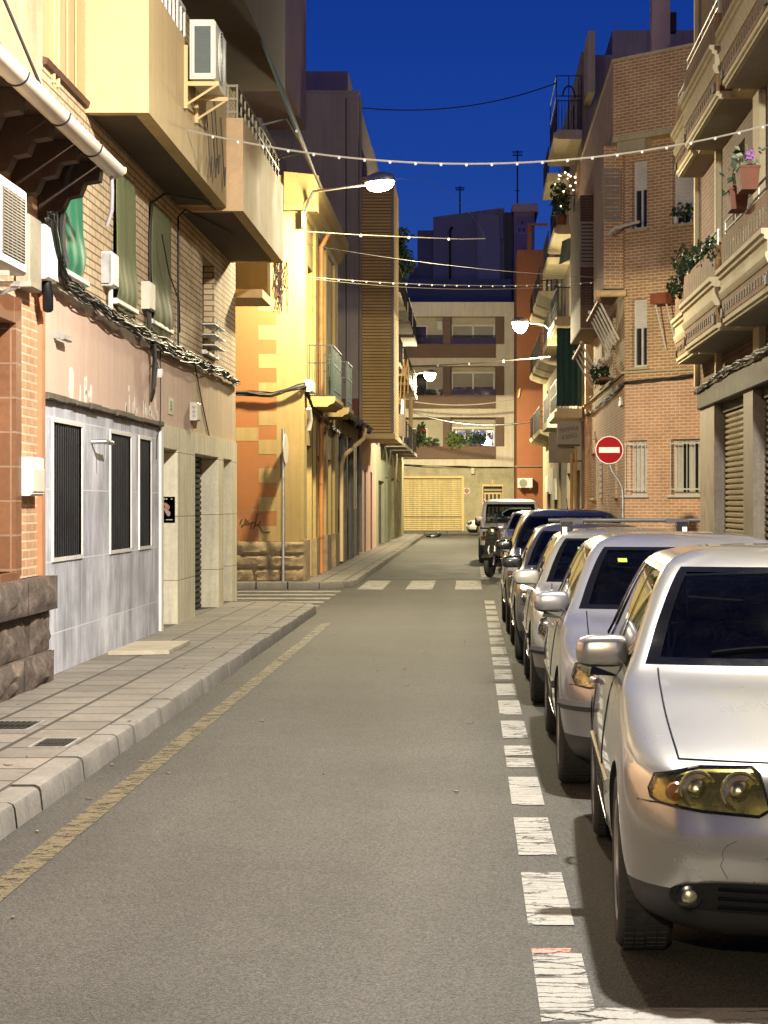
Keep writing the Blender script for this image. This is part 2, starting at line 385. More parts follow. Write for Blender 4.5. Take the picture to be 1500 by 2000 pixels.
def paint(name,col,wear,crack=1.0):
    m,nt,p=_nt(name); out=nt.nodes['Material Output']; v=coords(nt)
    n1=noise(nt,v,9,7,.75); n2=noise(nt,v,70,4,.7)
    c=mixc(nt,col,rmap(nt,n1,.3,.7,.78,1.1),1,'MULTIPLY'); c=mixc(nt,c,rmap(nt,n2,.35,.65,.8,1.12),1,'MULTIPLY')
    nt.links.new(c,p.inputs['Base Color']); p.inputs['Roughness'].default_value=.7
    ad=nd(nt,'ShaderNodeMath',operation='MULTIPLY_ADD'); nt.links.new(n2,ad.inputs[0]); ad.inputs[1].default_value=.5; nt.links.new(n1,ad.inputs[2])
    hole=rmap(nt,ad.outputs[0],wear,wear+.07,0,1)
    # cracks run mostly across the line (along x)
    cv=nd(nt,'ShaderNodeTexVoronoi',Scale=1.0); cv.feature='DISTANCE_TO_EDGE'
    wv=nd(nt,'ShaderNodeVectorMath',operation='MULTIPLY_ADD'); nt.links.new(noise(nt,v,9,4,.7,'Color'),wv.inputs[0]); wv.inputs[1].default_value=(.9,.9,0); nt.links.new(coords(nt,scale=(3.5,13,1)),wv.inputs[2])
    nt.links.new(wv.outputs[0],cv.inputs['Vector']); ck=rmap(nt,cv.outputs['Distance'],.02,.07,.95*crack,0)
    gt=rmap(nt,noise(nt,v,2.2,3),.4,.56,.1,1); mm=nd(nt,'ShaderNodeMath',operation='MULTIPLY'); nt.links.new(ck,mm.inputs[0]); nt.links.new(gt,mm.inputs[1])
    mx=nd(nt,'ShaderNodeMath',operation='MAXIMUM'); nt.links.new(hole,mx.inputs[0]); nt.links.new(mm.outputs[0],mx.inputs[1])
    tr=nd(nt,'ShaderNodeBsdfTransparent'); ms=nd(nt,'ShaderNodeMixShader')
    nt.links.new(mx.outputs[0],ms.inputs[0]); nt.links.new(p.outputs[0],ms.inputs[1]); nt.links.new(tr.outputs[0],ms.inputs[2]); nt.links.new(ms.outputs[0],out.inputs[0])
    return m
T['linew']=paint('worn_white_line_paint',(.265,.258,.237,1),.86); T['liney']=paint('worn_yellow_line_paint',(.115,.092,.048,1),.765,.5); T['linered']=paint('worn_red_paint',(.55,.22,.18,1),.78)
b=MB(); b.poly([(-160,-80,0),(160,-80,0),(160,320,0),(-160,320,0)]); struct(mesh('road',b,T['asphalt']))
# markings
def flat(b,x0,x1,y0,y1,z=.004): b.poly([(x0,y0,z),(x1,y0,z),(x1,y1,z),(x0,y1,z)])
b=MB()
for k in range(17):
    y0=7.85+1.565*k
    if y0+1.1<34: flat(b,.22+.001*k,.395,y0,y0+1.12)
flat(b,.22,.395,6.25,7.36); flat(b,.3951,2.3,6.25,6.56)
for k in range(6): flat(b,.24,.41,43.5+1.6*k,44.55+1.6*k)
struct(mesh('parking_line',b,T['linew']))
b=MB(); b.box(-2.1,.15,43.4,56,.0008,.0032); m_=M('old_dark_asphalt',(.024,.0225,.02,1),.75,var=.35,vs=1.6,bmp=.4,bs=90); struct(mesh('road_patch',b,m_))
b=MB(); flat(b,.22,.36,7.365,7.44); struct(mesh('red_mark',b,T['linered']))
b=MB(); b.poly([(-2.04,-8,.004),(-1.91,-8,.004),(-1.85,27.6,.004),(-1.97,27.6,.004)]); struct(mesh('yellow_edge_line',b,T['liney']))
b=MB()
for k in range(5): flat(b,-2.12+.92*k+(.0 if k else .02),-1.62+.92*k,38.4,42.8)
for y0,y1 in ((37.2,37.85),(35.9,36.5),(34.5,35.1),(33.2,33.8),(32.0,32.5)): flat(b,-7.5,-2.35,y0,y1)
struct(mesh('zebra_crossing',b,T['linew']))

T['flag']=brick('pavement_slabs',(.185,.165,.14,1),(.14,.126,.108,1),(.034,.03,.026,1),bw=.5,bh=.4,ms=.019,rotate=True,dirt=(.07,.06,.05,1),bmp=.45,var=.22,rough=.8)
T['kerbs']=M('kerb_stone',(.15,.14,.124,1),.8,var=.3,vs=3,bmp=.35,bs=45,dirt=(.16,.14,.12,1),dirtamt=.7,dscale=2.2)
def arc(cx,cy,r,a0,a1,n=8): return [(cx+r*math.cos(R(a0+(a1-a0)*i/n)),cy+r*math.sin(R(a0+(a1-a0)*i/n))) for i in range(n+1)]
def resample(path,step):
    out=[Vector(path[0])]; acc=0
    for a,b in zip(path,path[1:]):
        a=Vector(a); b=Vector(b); L=(b-a).length; t=step-acc
        while t<=L+1e-9: out.append(a.lerp(b,t/L)); t+=step
        acc=(acc+L)%step if L>0 else acc
    return out
def kerb(path,side,w=.17,h=.13,step=.6):
    """side=+1: pavement lies to the left of the path direction"""
    P=resample(path,step); b=MB(); rg=random.Random(len(P))
    for i in range(len(P)-1):
        a,c=P[i],P[i+1]; t=(c-a).normalized(); n=Vector((-t.y,t.x))*side; g=rg.uniform(.010,.022); dz=rg.uniform(-.006,.006); dx=rg.uniform(-.006,.006)
        a2=a+t*g+n*dx; c2=c-t*g+n*dx
        prof=[(0,0),(.012,h-.03+dz),(.022,h-.01+dz),(.045,h+dz),(w,h+dz),(w,0)]
        f=lambda q,o,z: ((q+n*o).x,(q+n*o).y,z)
        b.prism([f(a2,o,z) for o,z in prof],[f(c2,o,z) for o,z in prof])
    return b
def pave(name,path,poly_extra,side,z=.128):
    """kerb stones along path, slab inside"""
    struct(mesh('kerb',kerb(path,side),T['kerbs'],smooth=30))
    P=[Vector(p) for p in path]; inn=[]
    for i,p in enumerate(P):
        t=(P[min(i+1,len(P)-1)]-P[max(i-1,0)]).normalized(); n=Vector((-t.y,t.x))*side; q=p+n*.165; inn.append((q.x,q.y))
    b=MB(); b.ext(inn+poly_extra,0,z); struct(mesh(name,b,T['flag']))
pave('pavement',[(-2.24,-12),(-2.22,30.2)]+arc(-3.2,30.2,.98,0,90)[1:]+[(-16,31.18)],[(-16,-12)],1)
pave('pavement',[(-16,38.7)]+[(-3.3,38.7)]+arc(-3.3,39.8,1.1,-90,0)[1:]+[(-2.17,99)]+arc(-3.17,99,1,0,90)[1:]+[(-16,100)],[],1)
pave('pavement',[(16,33.5),(3.5,33.5)]+arc(3.5,32.4,1.1,90,180)[1:]+[(2.4,-12)],[(16,-12)],1)
pave('pavement',[(2.4,100),(2.4,48.2)]+arc(3.6,48.2,1.2,180,250)[1:]+[(8,45.0),(16,45.0)],[(16,100)],1)
pave('pavement',[(-30,108.5),(30,108.5)],[(30,112),(-30,112)],1)
# iron grates and the loose board on the pavement
def grate(x0,x1,y0,y1,label):
    t=thing('drain_grate',label,'drain grate',((x0+x1)/2,(y0+y1)/2,.128)); b=MB(); z0,z1=.124,.137
    b.box(x0,x1,y0,y0+.025,z0,z1); b.box(x0,x1,y1-.025,y1,z0,z1); b.box(x0,x0+.02,y0+.025,y1-.025,z0,z1); b.box(x1-.02,x1,y0+.025,y1-.025,z0,z1); mesh('frame',b,T['steel'],t)
    b=MB(); n=9
    for i in range(n): u=x0+.03+(x1-x0-.06)*i/(n-1); b.box(u-.007,u+.007,y0+.025,y1-.025,z0+.002,z1-.004)
    b.box(x0+.02,x1-.02,(y0+y1)/2-.012,(y0+y1)/2+.012,z0+.003,z1-.002)
    b.box(x0+.02,x1-.02,y0+.025,y1-.025,.118,.1285); mesh('grating',b,T['iron'],t)
grate(-2.66,-2.42,12.45,12.95,'small rusty drain grate just behind the kerb')
grate(-3.22,-2.86,13.4,14.0,'larger iron drain grate near the brown stone base')
b=MB(); b.prism([(-3.50,20.05,.13),(-2.93,20.2,.13),(-2.93,21.7,.135),(-3.48,21.55,.135)],[(-3.50,20.05,.165),(-2.93,20.2,.17),(-2.93,21.7,.165),(-3.48,21.55,.165)])
solo('loose_board',b,M('beige_board',(.42,.37,.27,1),.8,var=.2,dirt=(.2,.17,.12,1)),'flat beige board lying on the pavement by the grey wall','board')
b=MB(); rg=random.Random(77)
for k in range(60):
    if k<48: x=rg.choice([-2.16,-2.1,-3.3,-2.6])+rg.gauss(0,.07); y=rg.uniform(8,30); z=.0045 if x>-2.2 else .1315
    else: x=rg.uniform(-1.8,.1); y=rg.uniform(6.5,26); z=.0045
    s=rg.uniform(.006,.022); a=rg.uniform(0,3); p=[(x+s*math.cos(a+i*1.57)*(1.6 if i%2 else .6),y+s*math.sin(a+i*1.57)*(1.6 if i%2 else .6)) for i in range(4)]
    b.prism([(q[0],q[1],z) for q in p],[(q[0],q[1],z+.004) for q in p])
o=mesh('litter',b,M('paper_scrap',(.17,.15,.12,1),.8,var=.5,vs=9)); o['kind']='stuff'
b=MB(); rg=random.Random(4)
b.ball((-.0,0,0),1,10,0,(.34,.22,.09)); b.v=[(px(845,97)+x+rg.gauss(0,.02),97+y+rg.gauss(0,.02),max(.005,z+.05+rg.gauss(0,.015))) for x,y,z in b.v]
b.ball((px(856,97),97.1,.13),.12,8,0,(1.2,.8,.9))
solo('rubbish_bag',b,M('black_plastic',(.02,.02,.022,1),.35),'crumpled black bag lying in the road by the far kerb','bag',smooth=60)
# ---------------------------------------------------------------- left side
T['brickL']=brick('long_tan_brick',(.80,.62,.38,1),(.72,.54,.32,1),(.22,.165,.10,1),bw=.30,bh=.078,ms=.009,bmp=.45,var=.18,streak=.15)
T['brickH']=brick('orange_brick_tile',(.52,.31,.165,1),(.45,.25,.12,1),(.62,.46,.32,1),bw=.25,bh=.072,ms=.010,bmp=.6,var=.14)
T['tileH']=brick('brown_ceramic_tile',(.20,.085,.035,1),(.16,.065,.028,1),(.26,.16,.10,1),bw=.6,bh=.27,ms=.008,bmp=.4,var=.15,rough=.5,off=0)
T['pink']=M('pink_stucco',(.70,.50,.38,1),.88,var=.07,vs=1.2,bmp=.25,bs=70,streak=.14,dirt=(.45,.33,.25,1),dirtamt=.35)
T['beige']=M('beige_stucco',(.70,.53,.33,1),.88,var=.08,vs=1.2,bmp=.25,bs=70,streak=.25)
T['creamS']=M('rough_cream_stucco',(.66,.465,.26,1),.9,var=.08,vs=6,bmp=.9,bs=38)
T['creamL']=M('smooth_cream_render',(.66,.50,.25,1),.85,var=.07,vs=.8,bmp=.1,streak=.16,dirt=(.42,.31,.15,1),dirtamt=.35,dscale=1.6)
T['creamP']=M('stained_party_wall',(.56,.44,.26,1),.9,var=.12,vs=.9,bmp=.4,bs=30,streak=.5,dirt=(.30,.24,.15,1),dirtamt=.45)
T['stoneP']=brick('cream_stone_slab',(.80,.74,.54,1),(.74,.68,.48,1),(.30,.27,.18,1),bw=1.4,bh=.78,ms=.006,bmp=.2,var=.13,rough=.6,off=0,streak=.28,loc=(.2,.12,0))
T['stoneB']=M('dark_rough_stone',(.10,.075,.06,1),.9,var=.5,vs=5,bmp=1,bs=16,dirt=(.26,.21,.16,1),dirtamt=.5,dscale=5)
def greytile():
    m,nt,p=_nt('brushed_grey_tile'); tc=nd(nt,'ShaderNodeTexCoord'); mp=nd(nt,'ShaderNodeMapping'); mp.inputs['Location'].default_value=(-.35,.14,0); nt.links.new(tc.outputs['UV'],mp.inputs[0])
    b=nd(nt,'ShaderNodeTexBrick',Scale=1.0); b.offset=0; b.inputs['Mortar Size'].default_value=.005; b.inputs['Brick Width'].default_value=1.25; b.inputs['Row Height'].default_value=.62; nt.links.new(mp.outputs[0],b.inputs['Vector'])
    b.inputs['Color1'].default_value=(.86,.86,.87,1); b.inputs['Color2'].default_value=(1.1,1.1,1.1,1)
    s1=noise(nt,coords(nt,scale=(3.2,3.2,.6)),1.5,9,.75); s2=noise(nt,coords(nt,scale=(26,26,1.4)),1.5,4,.6); s3=noise(nt,coords(nt),1.6,5)
    c=mixc(nt,(.34,.35,.385,1),(.72,.735,.80,1),rmap(nt,s1,.36,.64,.1,.95)); c=mixc(nt,c,rmap(nt,s2,.3,.7,.84,1.14),1,'MULTIPLY'); c=mixc(nt,c,rmap(nt,s3,.35,.65,.72,1.22),1,'MULTIPLY')
    c=mixc(nt,c,b.outputs['Color'],1,'MULTIPLY'); c=mixc(nt,c,(.74,.74,.78,1),b.outputs['Fac'])
    nt.links.new(c,p.inputs['Base Color']); p.inputs['Roughness'].default_value=.62; bump(nt,p,s2,.15,.004); return m
T['greyT']=greytile()
XL=-3.58; L=left(XL)

# ---- apartment block with the grey ground floor
A=thing('apartment_building','cream and brick apartment block with grey tiled ground floor and jutting balconies','building',(XL,24.5,0))
b=MB(); b.box(-13,-4.3,17.55,31.5,0,11.5); mesh('core',b,T['dark'],A)
b=MB(); b.box(-13,XL-.004,17.34,17.54,0,12); mesh('party_wall',b,T['creamP'],A)
W3=[(17.78,19.10),(20.62,21.86),(22.42,23.24)]
b=MB(); b.wall(L,17.345,23.86,.0,2.47,[(a,c,1.13,2.30) for a,c in W3],.22); mesh('tiled_wall',b,T['greyT'],A)
for a,c in W3:
    w=mesh('window',frame_mb(L,a-.035,c+.035,1.095,2.335,.035,-.03,.014),T['white'],A)
    g=MB(); n=int((c-a)/.10)
    for i in range(1,n): u=a+(c-a)*i/n; g.tube([L(u,-.012,1.13),L(u,-.012,2.30)],.011,6)
    for z in (1.24,2.2): g.fb(L,a,c,-.030,-.018,z-.008,z+.008)
    mesh('grille',g,T['iron'],w)
    p=MB(); p.fb(L,a,c,-.20,-.055,1.13,2.30); mesh('pane',p,T['dark'],w)
b=MB(); rg=random.Random(3); u=17.345
while u<23.8:
    l=rg.uniform(.25,.7); u2=min(23.8,u+l); q=rg.uniform(.03,.055); b.bbox(L,u,u2,0,q+.02,2.472+rg.uniform(0,.01),2.535+rg.uniform(-.012,.004),.008); u=u2+.002
mesh('ledge',b,M('broken_brown_ledge',(.12,.10,.07,1),.9,var=.4,vs=9,bmp=.6),A)
b=MB(); b.fb(L,23.862,24.03,-.2,.03,0,2.50); mesh('white_jamb',b,M('white_jamb_paint',(.76,.75,.70,1),.6,var=.05),A)
# stone portal: three openings
OP=[(24.06,25.25),(26.85,29.38),(29.95,31.02)]
b=MB(); b.wall(L,24.032,31.66,.0,2.52,[(a,c,-.1,2.25) for a,c in OP],.46,d=.02); mesh('stone_portal',b,T['stoneP'],A)
b=MB(); b.fb(L,24.032,31.6,-1.0,-.6,0,2.5); mesh('recess_wall',b,T['creamP'],A)
mesh('roller_shutter',shutter_mb(L,26.85,29.38,.12,2.26,-.25,.075),M('black_shutter',(.03,.028,.025,1),.5,.4,var=.3),A)
mesh('roller_shutter',shutter_mb(L,29.95,31.02,.12,2.26,-.40,.075),M('dark_brown_shutter',(.05,.042,.033,1),.5,.4,var=.3),A)
b=MB(); b.fb(L,24.06,25.25,-.44,-.40,.12,2.2); mesh('door',b,T['wood'],A)
b=MB(); b.wall(L,17.345,26.6,2.475,3.47,(),.24); mesh('stucco_band',b,T['pink'],A)
b=MB(); b.wall(L,26.602,31.66,2.523,3.47,(),.236); mesh('stucco_band',b,T['beige'],A)
# flaked paint spots above the ledge
b=MB(); rg=random.Random(11)
for k in range(26):
    u=rg.choice([19.4,21.6,22.3,22.9,23.4])+rg.gauss(0,.22); z=2.56+abs(rg.gauss(0,.07)); w=rg.uniform(.02,.07); h=rg.uniform(.03,.13); n=9
    ring=[(u+w*math.cos(6.28*i/n)*rg.uniform(.6,1.1),z+h*math.sin(6.28*i/n)*rg.uniform(.6,1.1)) for i in range(n)]
    b.prism([L(x,.0005,y) for x,y in ring],[L(x,.003,y) for x,y in ring])
b.prism([L(18.62+.14*math.cos(.7*i)*(.7+.3*(i%2)),.0005,2.66+.17*math.sin(.7*i)) for i in range(9)],[L(18.62+.14*math.cos(.7*i)*(.7+.3*(i%2)),.0035,2.66+.17*math.sin(.7*i)) for i in range(9)])
mesh('flaked_patch',b,T['white'],A)
WB=[(17.86,19.15),(20.80,22.0),(23.1,24.6),(27.75,29.05)]
b=MB(); b.wall(L,17.345,31.66,3.472,5.30,[(a,c,3.66,4.92) for a,c in WB],.25); mesh('brick_wall',b,T['brickL'],A)
for i,(a,c) in enumerate(WB):
    w=window(A,L,a,c,3.66,4.92,.2,'white' if i<3 else 'wood',mull=((a+c)/2,),blind=.35 if i<3 else 0)
    s=MB(); s.bbox(L,a-.06,c+.06,-.19,.06,3.60,3.655,.01); mesh('sill',s,T['white'],w)
for z in (3.78,3.98,4.18): pass
b=MB()
for z in (3.72,3.86,4.0): b.fb(L,27.8,29.0,-.02,.16,z,z+.015)
b.tube([L(28.4,.12,3.6),L(28.4,.12,4.1)],.012); mesh('window_shelf',b,T['white'],A)
b=MB(); b.wall(L,17.345,19.29,5.302,12,(),.24); mesh('cream_wall',b,T['creamL'],A)
b=MB(); b.wall(L,19.292,31.66,5.42,12,[(20.2,21.6,5.6,7.6),(23,24.2,5.6,7.6),(27.2,28.6,5.6,7.4)],.238); mesh('upper_wall',b,T['brickL'],A)
for a,c,z1 in ((20.2,21.6,7.6),(23,24.2,7.6),(27.2,28.6,7.4)): window(A,L,a,c,5.6,z1,.18,'wood',mull=((a+c)/2,))
b=MB()
for u in (17.75,17.95,18.35,18.75): b.tube([L(u,.015,5.2 if u<18 else 5.31),L(u,.015,9)],.018 if u<18 else .010,6)
mesh('pipe',b,T['creamL'],A)
# drip ledge over the brick
b=MB(); b.fprof(L,17.36,19.285,[(0,5.27),(.035,5.28),(.05,5.33),(0,5.345)]); mesh('drip_edge',b,T['wood'],A)
def jut(nm,u0,u1,D,z0,z1,mn,ms,th=.14):
    b=MB(); b.wall(L,u0,u1,z0,z1,(),th,d=D); mesh(nm,b,ms,A)
    b=MB(); b.fb(L,u0-.002,u0+th,0.001,D-.002,z0+.001,z1-.001); b.fb(L,u1-th,u1+.002,.001,D-.002,z0+.001,z1-.001); mesh(nm+'_end',b,mn,A)
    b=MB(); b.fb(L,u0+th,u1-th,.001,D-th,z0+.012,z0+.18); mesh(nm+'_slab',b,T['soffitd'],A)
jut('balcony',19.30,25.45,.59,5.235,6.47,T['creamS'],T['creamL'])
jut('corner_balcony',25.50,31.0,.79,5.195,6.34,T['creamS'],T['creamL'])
# overhanging storey above
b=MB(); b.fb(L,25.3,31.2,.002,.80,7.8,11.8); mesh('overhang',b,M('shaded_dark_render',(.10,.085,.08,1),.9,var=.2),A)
b=MB(); b.fb(L,17.346,17.9,.002,.05,9,12); mesh('corner_strip',b,T['creamL'],A)
# railings
r=MB(); r.fb(L,20.1,22.25,.50,.53,6.87,6.91); r.fb(L,20.1,22.25,.505,.525,6.55,6.57)
for i in range(9): u=20.1+2.15*i/8; r.fb(L,u-.012,u+.012,.503,.527,6.47,6.87)
r.fb(L,20.3,22.2,.40,.415,6.5,7.1); mesh('balcony_railing',r,T['white'],A)
r=MB()
for z in (6.42,6.58,6.74): r.fb(L,25.52,31.0,.70,.725,z-.015,z+.015); r.fb(L,25.53,25.555,.05,.70,z-.0149,z+.0149)
for i in range(13): u=25.54+5.4*i/12; r.fb(L,u-.012,u+.012,.702,.724,6.34,6.74)
for d in (.1,.28,.45,.6): r.fb(L,25.532,25.553,d-.01,d+.01,6.34,6.74)
mesh('balcony_railing',r,M('dull_green_rail',(.30,.28,.18,1),.5,.3),A)
# side street canopy past the corner
b=MB(); b.box(-4.6,-3.18,31.75,33.2,4.75,4.88); b.box(-4.6,-3.18,33.05,33.2,4.881,5.6); mesh('side_canopy',b,T['creamL'],A)

# ---- hanging fabric blinds
def blind(u0,u1,z0,z1,mat,label,folds,bulge,seed):
    rg=random.Random(seed); ph=rg.uniform(0,6)
    def fn(a,c):
        z=z0+(z1-z0)*c; d=.03+bulge*math.exp(-((c-.16)/.13)**2)+folds*math.sin(a*9+ph+c*2)*(.3+.7*(1-c))+folds*.8*math.sin(a*23+c*7+ph)
        if c<.1: d+= -.02*(1-c/.1)
        uu=u0+(u1-u0)*a; k=.06*(1-c)*math.sin(c*9+ph); 
        cut=.10*max(0,abs(a-.5)*2-.75)*(1-c)
        return L(uu+k*(a-.5),max(.012,d),z+cut*1.5)
    b=MB(); b.sheet(fn,26,40,(.008,0,0)); return solo('fabric_blind',b,mat,label,'blind','fabric blinds on the brick wall',smooth=70)
gm=M('emerald_fabric',(.02,.20,.105,1),.65,var=.16,vs=3,streak=.0,dirt=(.28,.42,.26,1),dirtamt=.22,dscale=3.2)
om=M('olive_fabric',(.20,.22,.10,1),.75,var=.12,vs=2,streak=.2); om2=M('dark_olive_fabric',(.155,.165,.075,1),.75,var=.12,vs=2,streak=.2)
blind(17.62,18.98,3.60,4.93,gm,'emerald green crumpled fabric blind over the first window',.007,.03,1)
blind(20.82,21.98,3.56,4.98,om,'smooth olive fabric blind between the grey box and the beige box',.004,.03,2)
blind(23.12,24.6,3.53,4.98,om2,'dark olive fabric blind with a loose cable across it',.005,.035,3)
# ---- window awning hung from the overhang
b=MB(); b.prism([(-2.80,27.6,7.78),(-2.80,31.0,7.78),(-2.30,31.4,6.42),(-2.36,27.9,6.62)],[(-2.77,27.6,7.79),(-2.77,31.0,7.79),(-2.27,31.4,6.43),(-2.33,27.9,6.63)])
t=thing('green_awning','dark green sloping awning hanging from the top left overhang','awning',(-2.8,29.5,7.78))
mesh('canvas',b,M('dark_green_canvas',(.05,.085,.065,1),.7,var=.15,streak=.2),t)
for u in (28.2,30.9):
    a=MB(); a.tube([(-2.86,u,6.74),(-2.5,u+.1,6.85),(-2.36,u+.2,6.6)],.014); mesh('arm',a,T['galv'],t)
a=MB(); a.tube([(-2.33,27.85,6.6),(-2.27,31.45,6.40)],.022); mesh('bar',a,T['galv'],t)

# ---- air conditioner, reusable
def aircon(label,F,u0,u1,d0,d1,z0,z1,fan=True,grp='air conditioning units'):
    t=thing('air_conditioner',label,'air conditioner',F((u0+u1)/2,d0,z0),grp)
    b=MB(); b.bbox(F,u0,u1,d0,d1,z0,z1,.02)
    for k in range(1): b.fb(F,u0-.012,u0-.002,d0+.02,d0+.05,z0+.02,z1-.02); b.fb(F,u0-.012,u0-.002,d1-.05,d1-.02,z0+.02,z1-.02); b.fb(F,u0-.012,u0-.002,d0+.051,d1-.051,z1-.07,z1-.02); b.fb(F,u0-.012,u0-.002,d0+.051,d1-.051,z0+.02,z0+.06)
    mesh('body',b,T['acw'],t)
    g=MB(); n=int((z1-z0-.14)/.022)
    g.fb(F,u0-.004,u0-.001,d0+.052,d1-.052,z0+.062,z1-.072)
    for i in range(n): z=z0+.07+(z1-z0-.15)*i/n; g.fb(F,u0-.010,u0-.004,d0+.052,d1-.052,z,z+.008)
    mesh('side_grille',g,M('ac_dark_fins',(.09,.11,.10,1),.5,.5),t)
    if not fan:
        f=MB(); f.fb(F,u0+.06,u1-.08,d1+.0005,d1+.002,z0+.07,z1-.07); mesh('grille_recess',f,M('ac_recess',(.05,.045,.04,1),.6),t)
        f=MB(); n=int((z1-z0-.14)/.02)
        for i in range(n): z=z0+.075+(z1-z0-.15)*i/n; f.fb(F,u0+.06,u1-.08,d1+.002,d1+.009,z,z+.009)
        for i in range(6): u=u0+.06+(u1-u0-.15)*i/5; f.fb(F,u,u+.008,d1+.0021,d1+.0085,z0+.07,z1-.07)
        mesh('grille',f,M('ac_grille',(.13,.115,.09,1),.5),t); return t
    r=min((u1-u0)*.42,(z1-z0)*.44); cu=u0+(u1-u0)*.46; cz=(z0+z1)/2; c=F(cu,d1,cz); nx=Vector(F(0,1,0))-Vector(F(0,0,0))
    f=MB(); f.lathe([(r*.98,.001),(r*.98,.003)],c,nx,28); mesh('fan_recess',f,M('ac_recess',(.05,.055,.05,1),.6),t)
    f=MB()
    for k in range(1,9): rr=r*k/8; f.lathe([(rr-.006,.006),(rr+.004,.006),(rr+.004,.018),(rr-.006,.018),(rr-.006,.006)],c,nx,28)
    f.lathe([(.05,.006),(.05,.022),(.0,.024)],c,nx,16); mesh('fan_guard',f,T['acw'],t,40)
    return t
T['acw']=M('ac_white_enamel',(.66,.65,.56,1),.4,var=.06,dirt=(.45,.42,.3,1),dirtamt=.25)
t=aircon('white air conditioner on an angled bracket at the cream balcony edge',L,21.6,22.55,.66,.93,6.02,6.64)
for u in (21.62,22.45):
    k=MB(); k.fb(L,u,u+.045,.595,.635,5.72,6.38); k.fb(L,u+.001,u+.044,.635,.96,5.955,6.0); k.tube([L(u+.02,.62,5.76),L(u+.02,.93,5.96)],.014); mesh('bracket',k,T['creamL'],t)
t=aircon('dirty white air conditioner on the brown house under the gutter',L,13.15,13.95,.32,.60,3.13,3.70,False)
for u in (13.2,13.85):
    k=MB(); k.fb(L,u,u+.04,.03,.64,3.05,3.085); k.tube([L(u+.02,.04,2.85),L(u+.02,.56,3.05)],.014); k.fb(L,u,u+.04,.0,.03,2.8,3.3); mesh('bracket',k,T['galv'],t)

# ---- brown brick house at the left edge
H=thing('brick_house','brown tiled brick house with rough stone base and carved eaves','house',(XL,14,0))
b=MB(); b.box(-13,-4.2,4,17.2,0,4.9); mesh('core',b,T['dark'],H)
b=MB(); b.wall(L,4,17.26,1.0,3.95,[(13.6,16.27,1.06,3.02)],.25,d=-.01); b.wall(L,4,17.26,3.952,4.62,(),.25,d=-.012); mesh('brick_wall',b,T['brickH'],H)
b=MB(); b.fb(L,16.262,16.46,-.24,.02,1.03,3.22); b.fb(L,13.3,13.6,-.24,.02,1.03,3.22); b.fb(L,13.602,16.258,-.24,.02,3.014,3.218); b.fb(L,13.602,16.268,-.24,.05,1.0,1.06)
mesh('tile_surround',b,T['tileH'],H)
mesh('roller_shutter',shutter_mb(L,13.602,16.268,1.06,3.02,-.22,.06),M('grey_shutter',(.35,.33,.3,1),.5,.3),H)
b=MB(); b.fb(L,17.20,17.335,-.2,.03,1.0,3.42); mesh('corner_trim',b,M('orange_trim',(.42,.20,.10,1),.85,var=.12),H)
# stone plinth with irregular blocks
b=MB(); rg=random.Random(21)
def rock(u0,u1,z0,z1,d):
    nu,nz=8,6; P={}
    for j in range(nz+1):
        for i in range(nu+1):
            e=min(i,nu-i,2)/2*min(j,nz-j,2)/2; P[i,j]=L(u0+(u1-u0)*i/nu, d-.03*(1-e)+rg.uniform(-.022,.022)*(e>0), z0+(z1-z0)*j/nz)
    base=len(b.v)
    for j in range(nz+1):
        for i in range(nu+1): b.v.append(P[i,j])
    for j in range(nz):
        for i in range(nu): b.f.append(tuple(base+q for q in (j*(nu+1)+i,j*(nu+1)+i+1,(j+1)*(nu+1)+i+1,(j+1)*(nu+1)+i))); b.m.append(0)
b.fb(L,4,17.28,-.25,.03,.0,.99)
u=4.0
for z0,z1,d,st in ((.10,.38,.14,1.1),(.385,.72,.10,1.5),(.725,1.0,.17,2.0)):
    u=10.0
    ends=[]
    while u<17.3:
        l=st*rg.uniform(.7,1.2); u2=17.31 if u+l>16.7 else u+l; rock(u,u2-.012,z0,z1,d); 
        b.fb(L,u,u2-.012,.028,d-.05,z0,z1); u=u2
mesh('stone_base',b,T['stoneB'],H,45)
# roof edge
T['rooftile']=M('clay_roof_tile',(.24,.085,.045,1),.85,var=.35,vs=7,bmp=.5)
b=MB(); b.prism([(-3.02,5,4.50),(-3.02,17.33,4.50),(-3.9,17.33,4.86),(-3.9,5,4.86)],[(-3.02,5,4.53),(-3.02,17.33,4.53),(-3.9,17.33,4.90),(-3.9,5,4.90)])
y=5.1
while y<17.3:
    pts=[(-3.07,y,4.54),(-3.9,y,4.885)]; b.tube(pts,.05,8); y+=.2
mesh('tiled_roof',b,T['rooftile'],H,50)
b=MB(); b.box(-3.57,-3.04,5,17.3,4.44,4.495); mesh('eave_board',b,T['woodd'],H)
b=MB()
for k in range(11):
    u=7+1.02*k
    prof=[(.0,3.95),(.06,3.93),(.10,4.02),(.19,4.03),(.24,4.14),(.34,4.16),(.38,4.26),(.50,4.28),(.52,4.435),(0,4.435)]
    b.fprof(L,u,u+.16,prof)
    q=L(u+.08,.07,3.9); b.ball(q,.045,8,0,(1,1,1.5))
mesh('eave_corbel',b,T['woodd'],H,40)
b=MB(); b.fb(L,5,17.28,-.008,.06,4.3,4.436); mesh('frieze',b,T['woodd'],H)
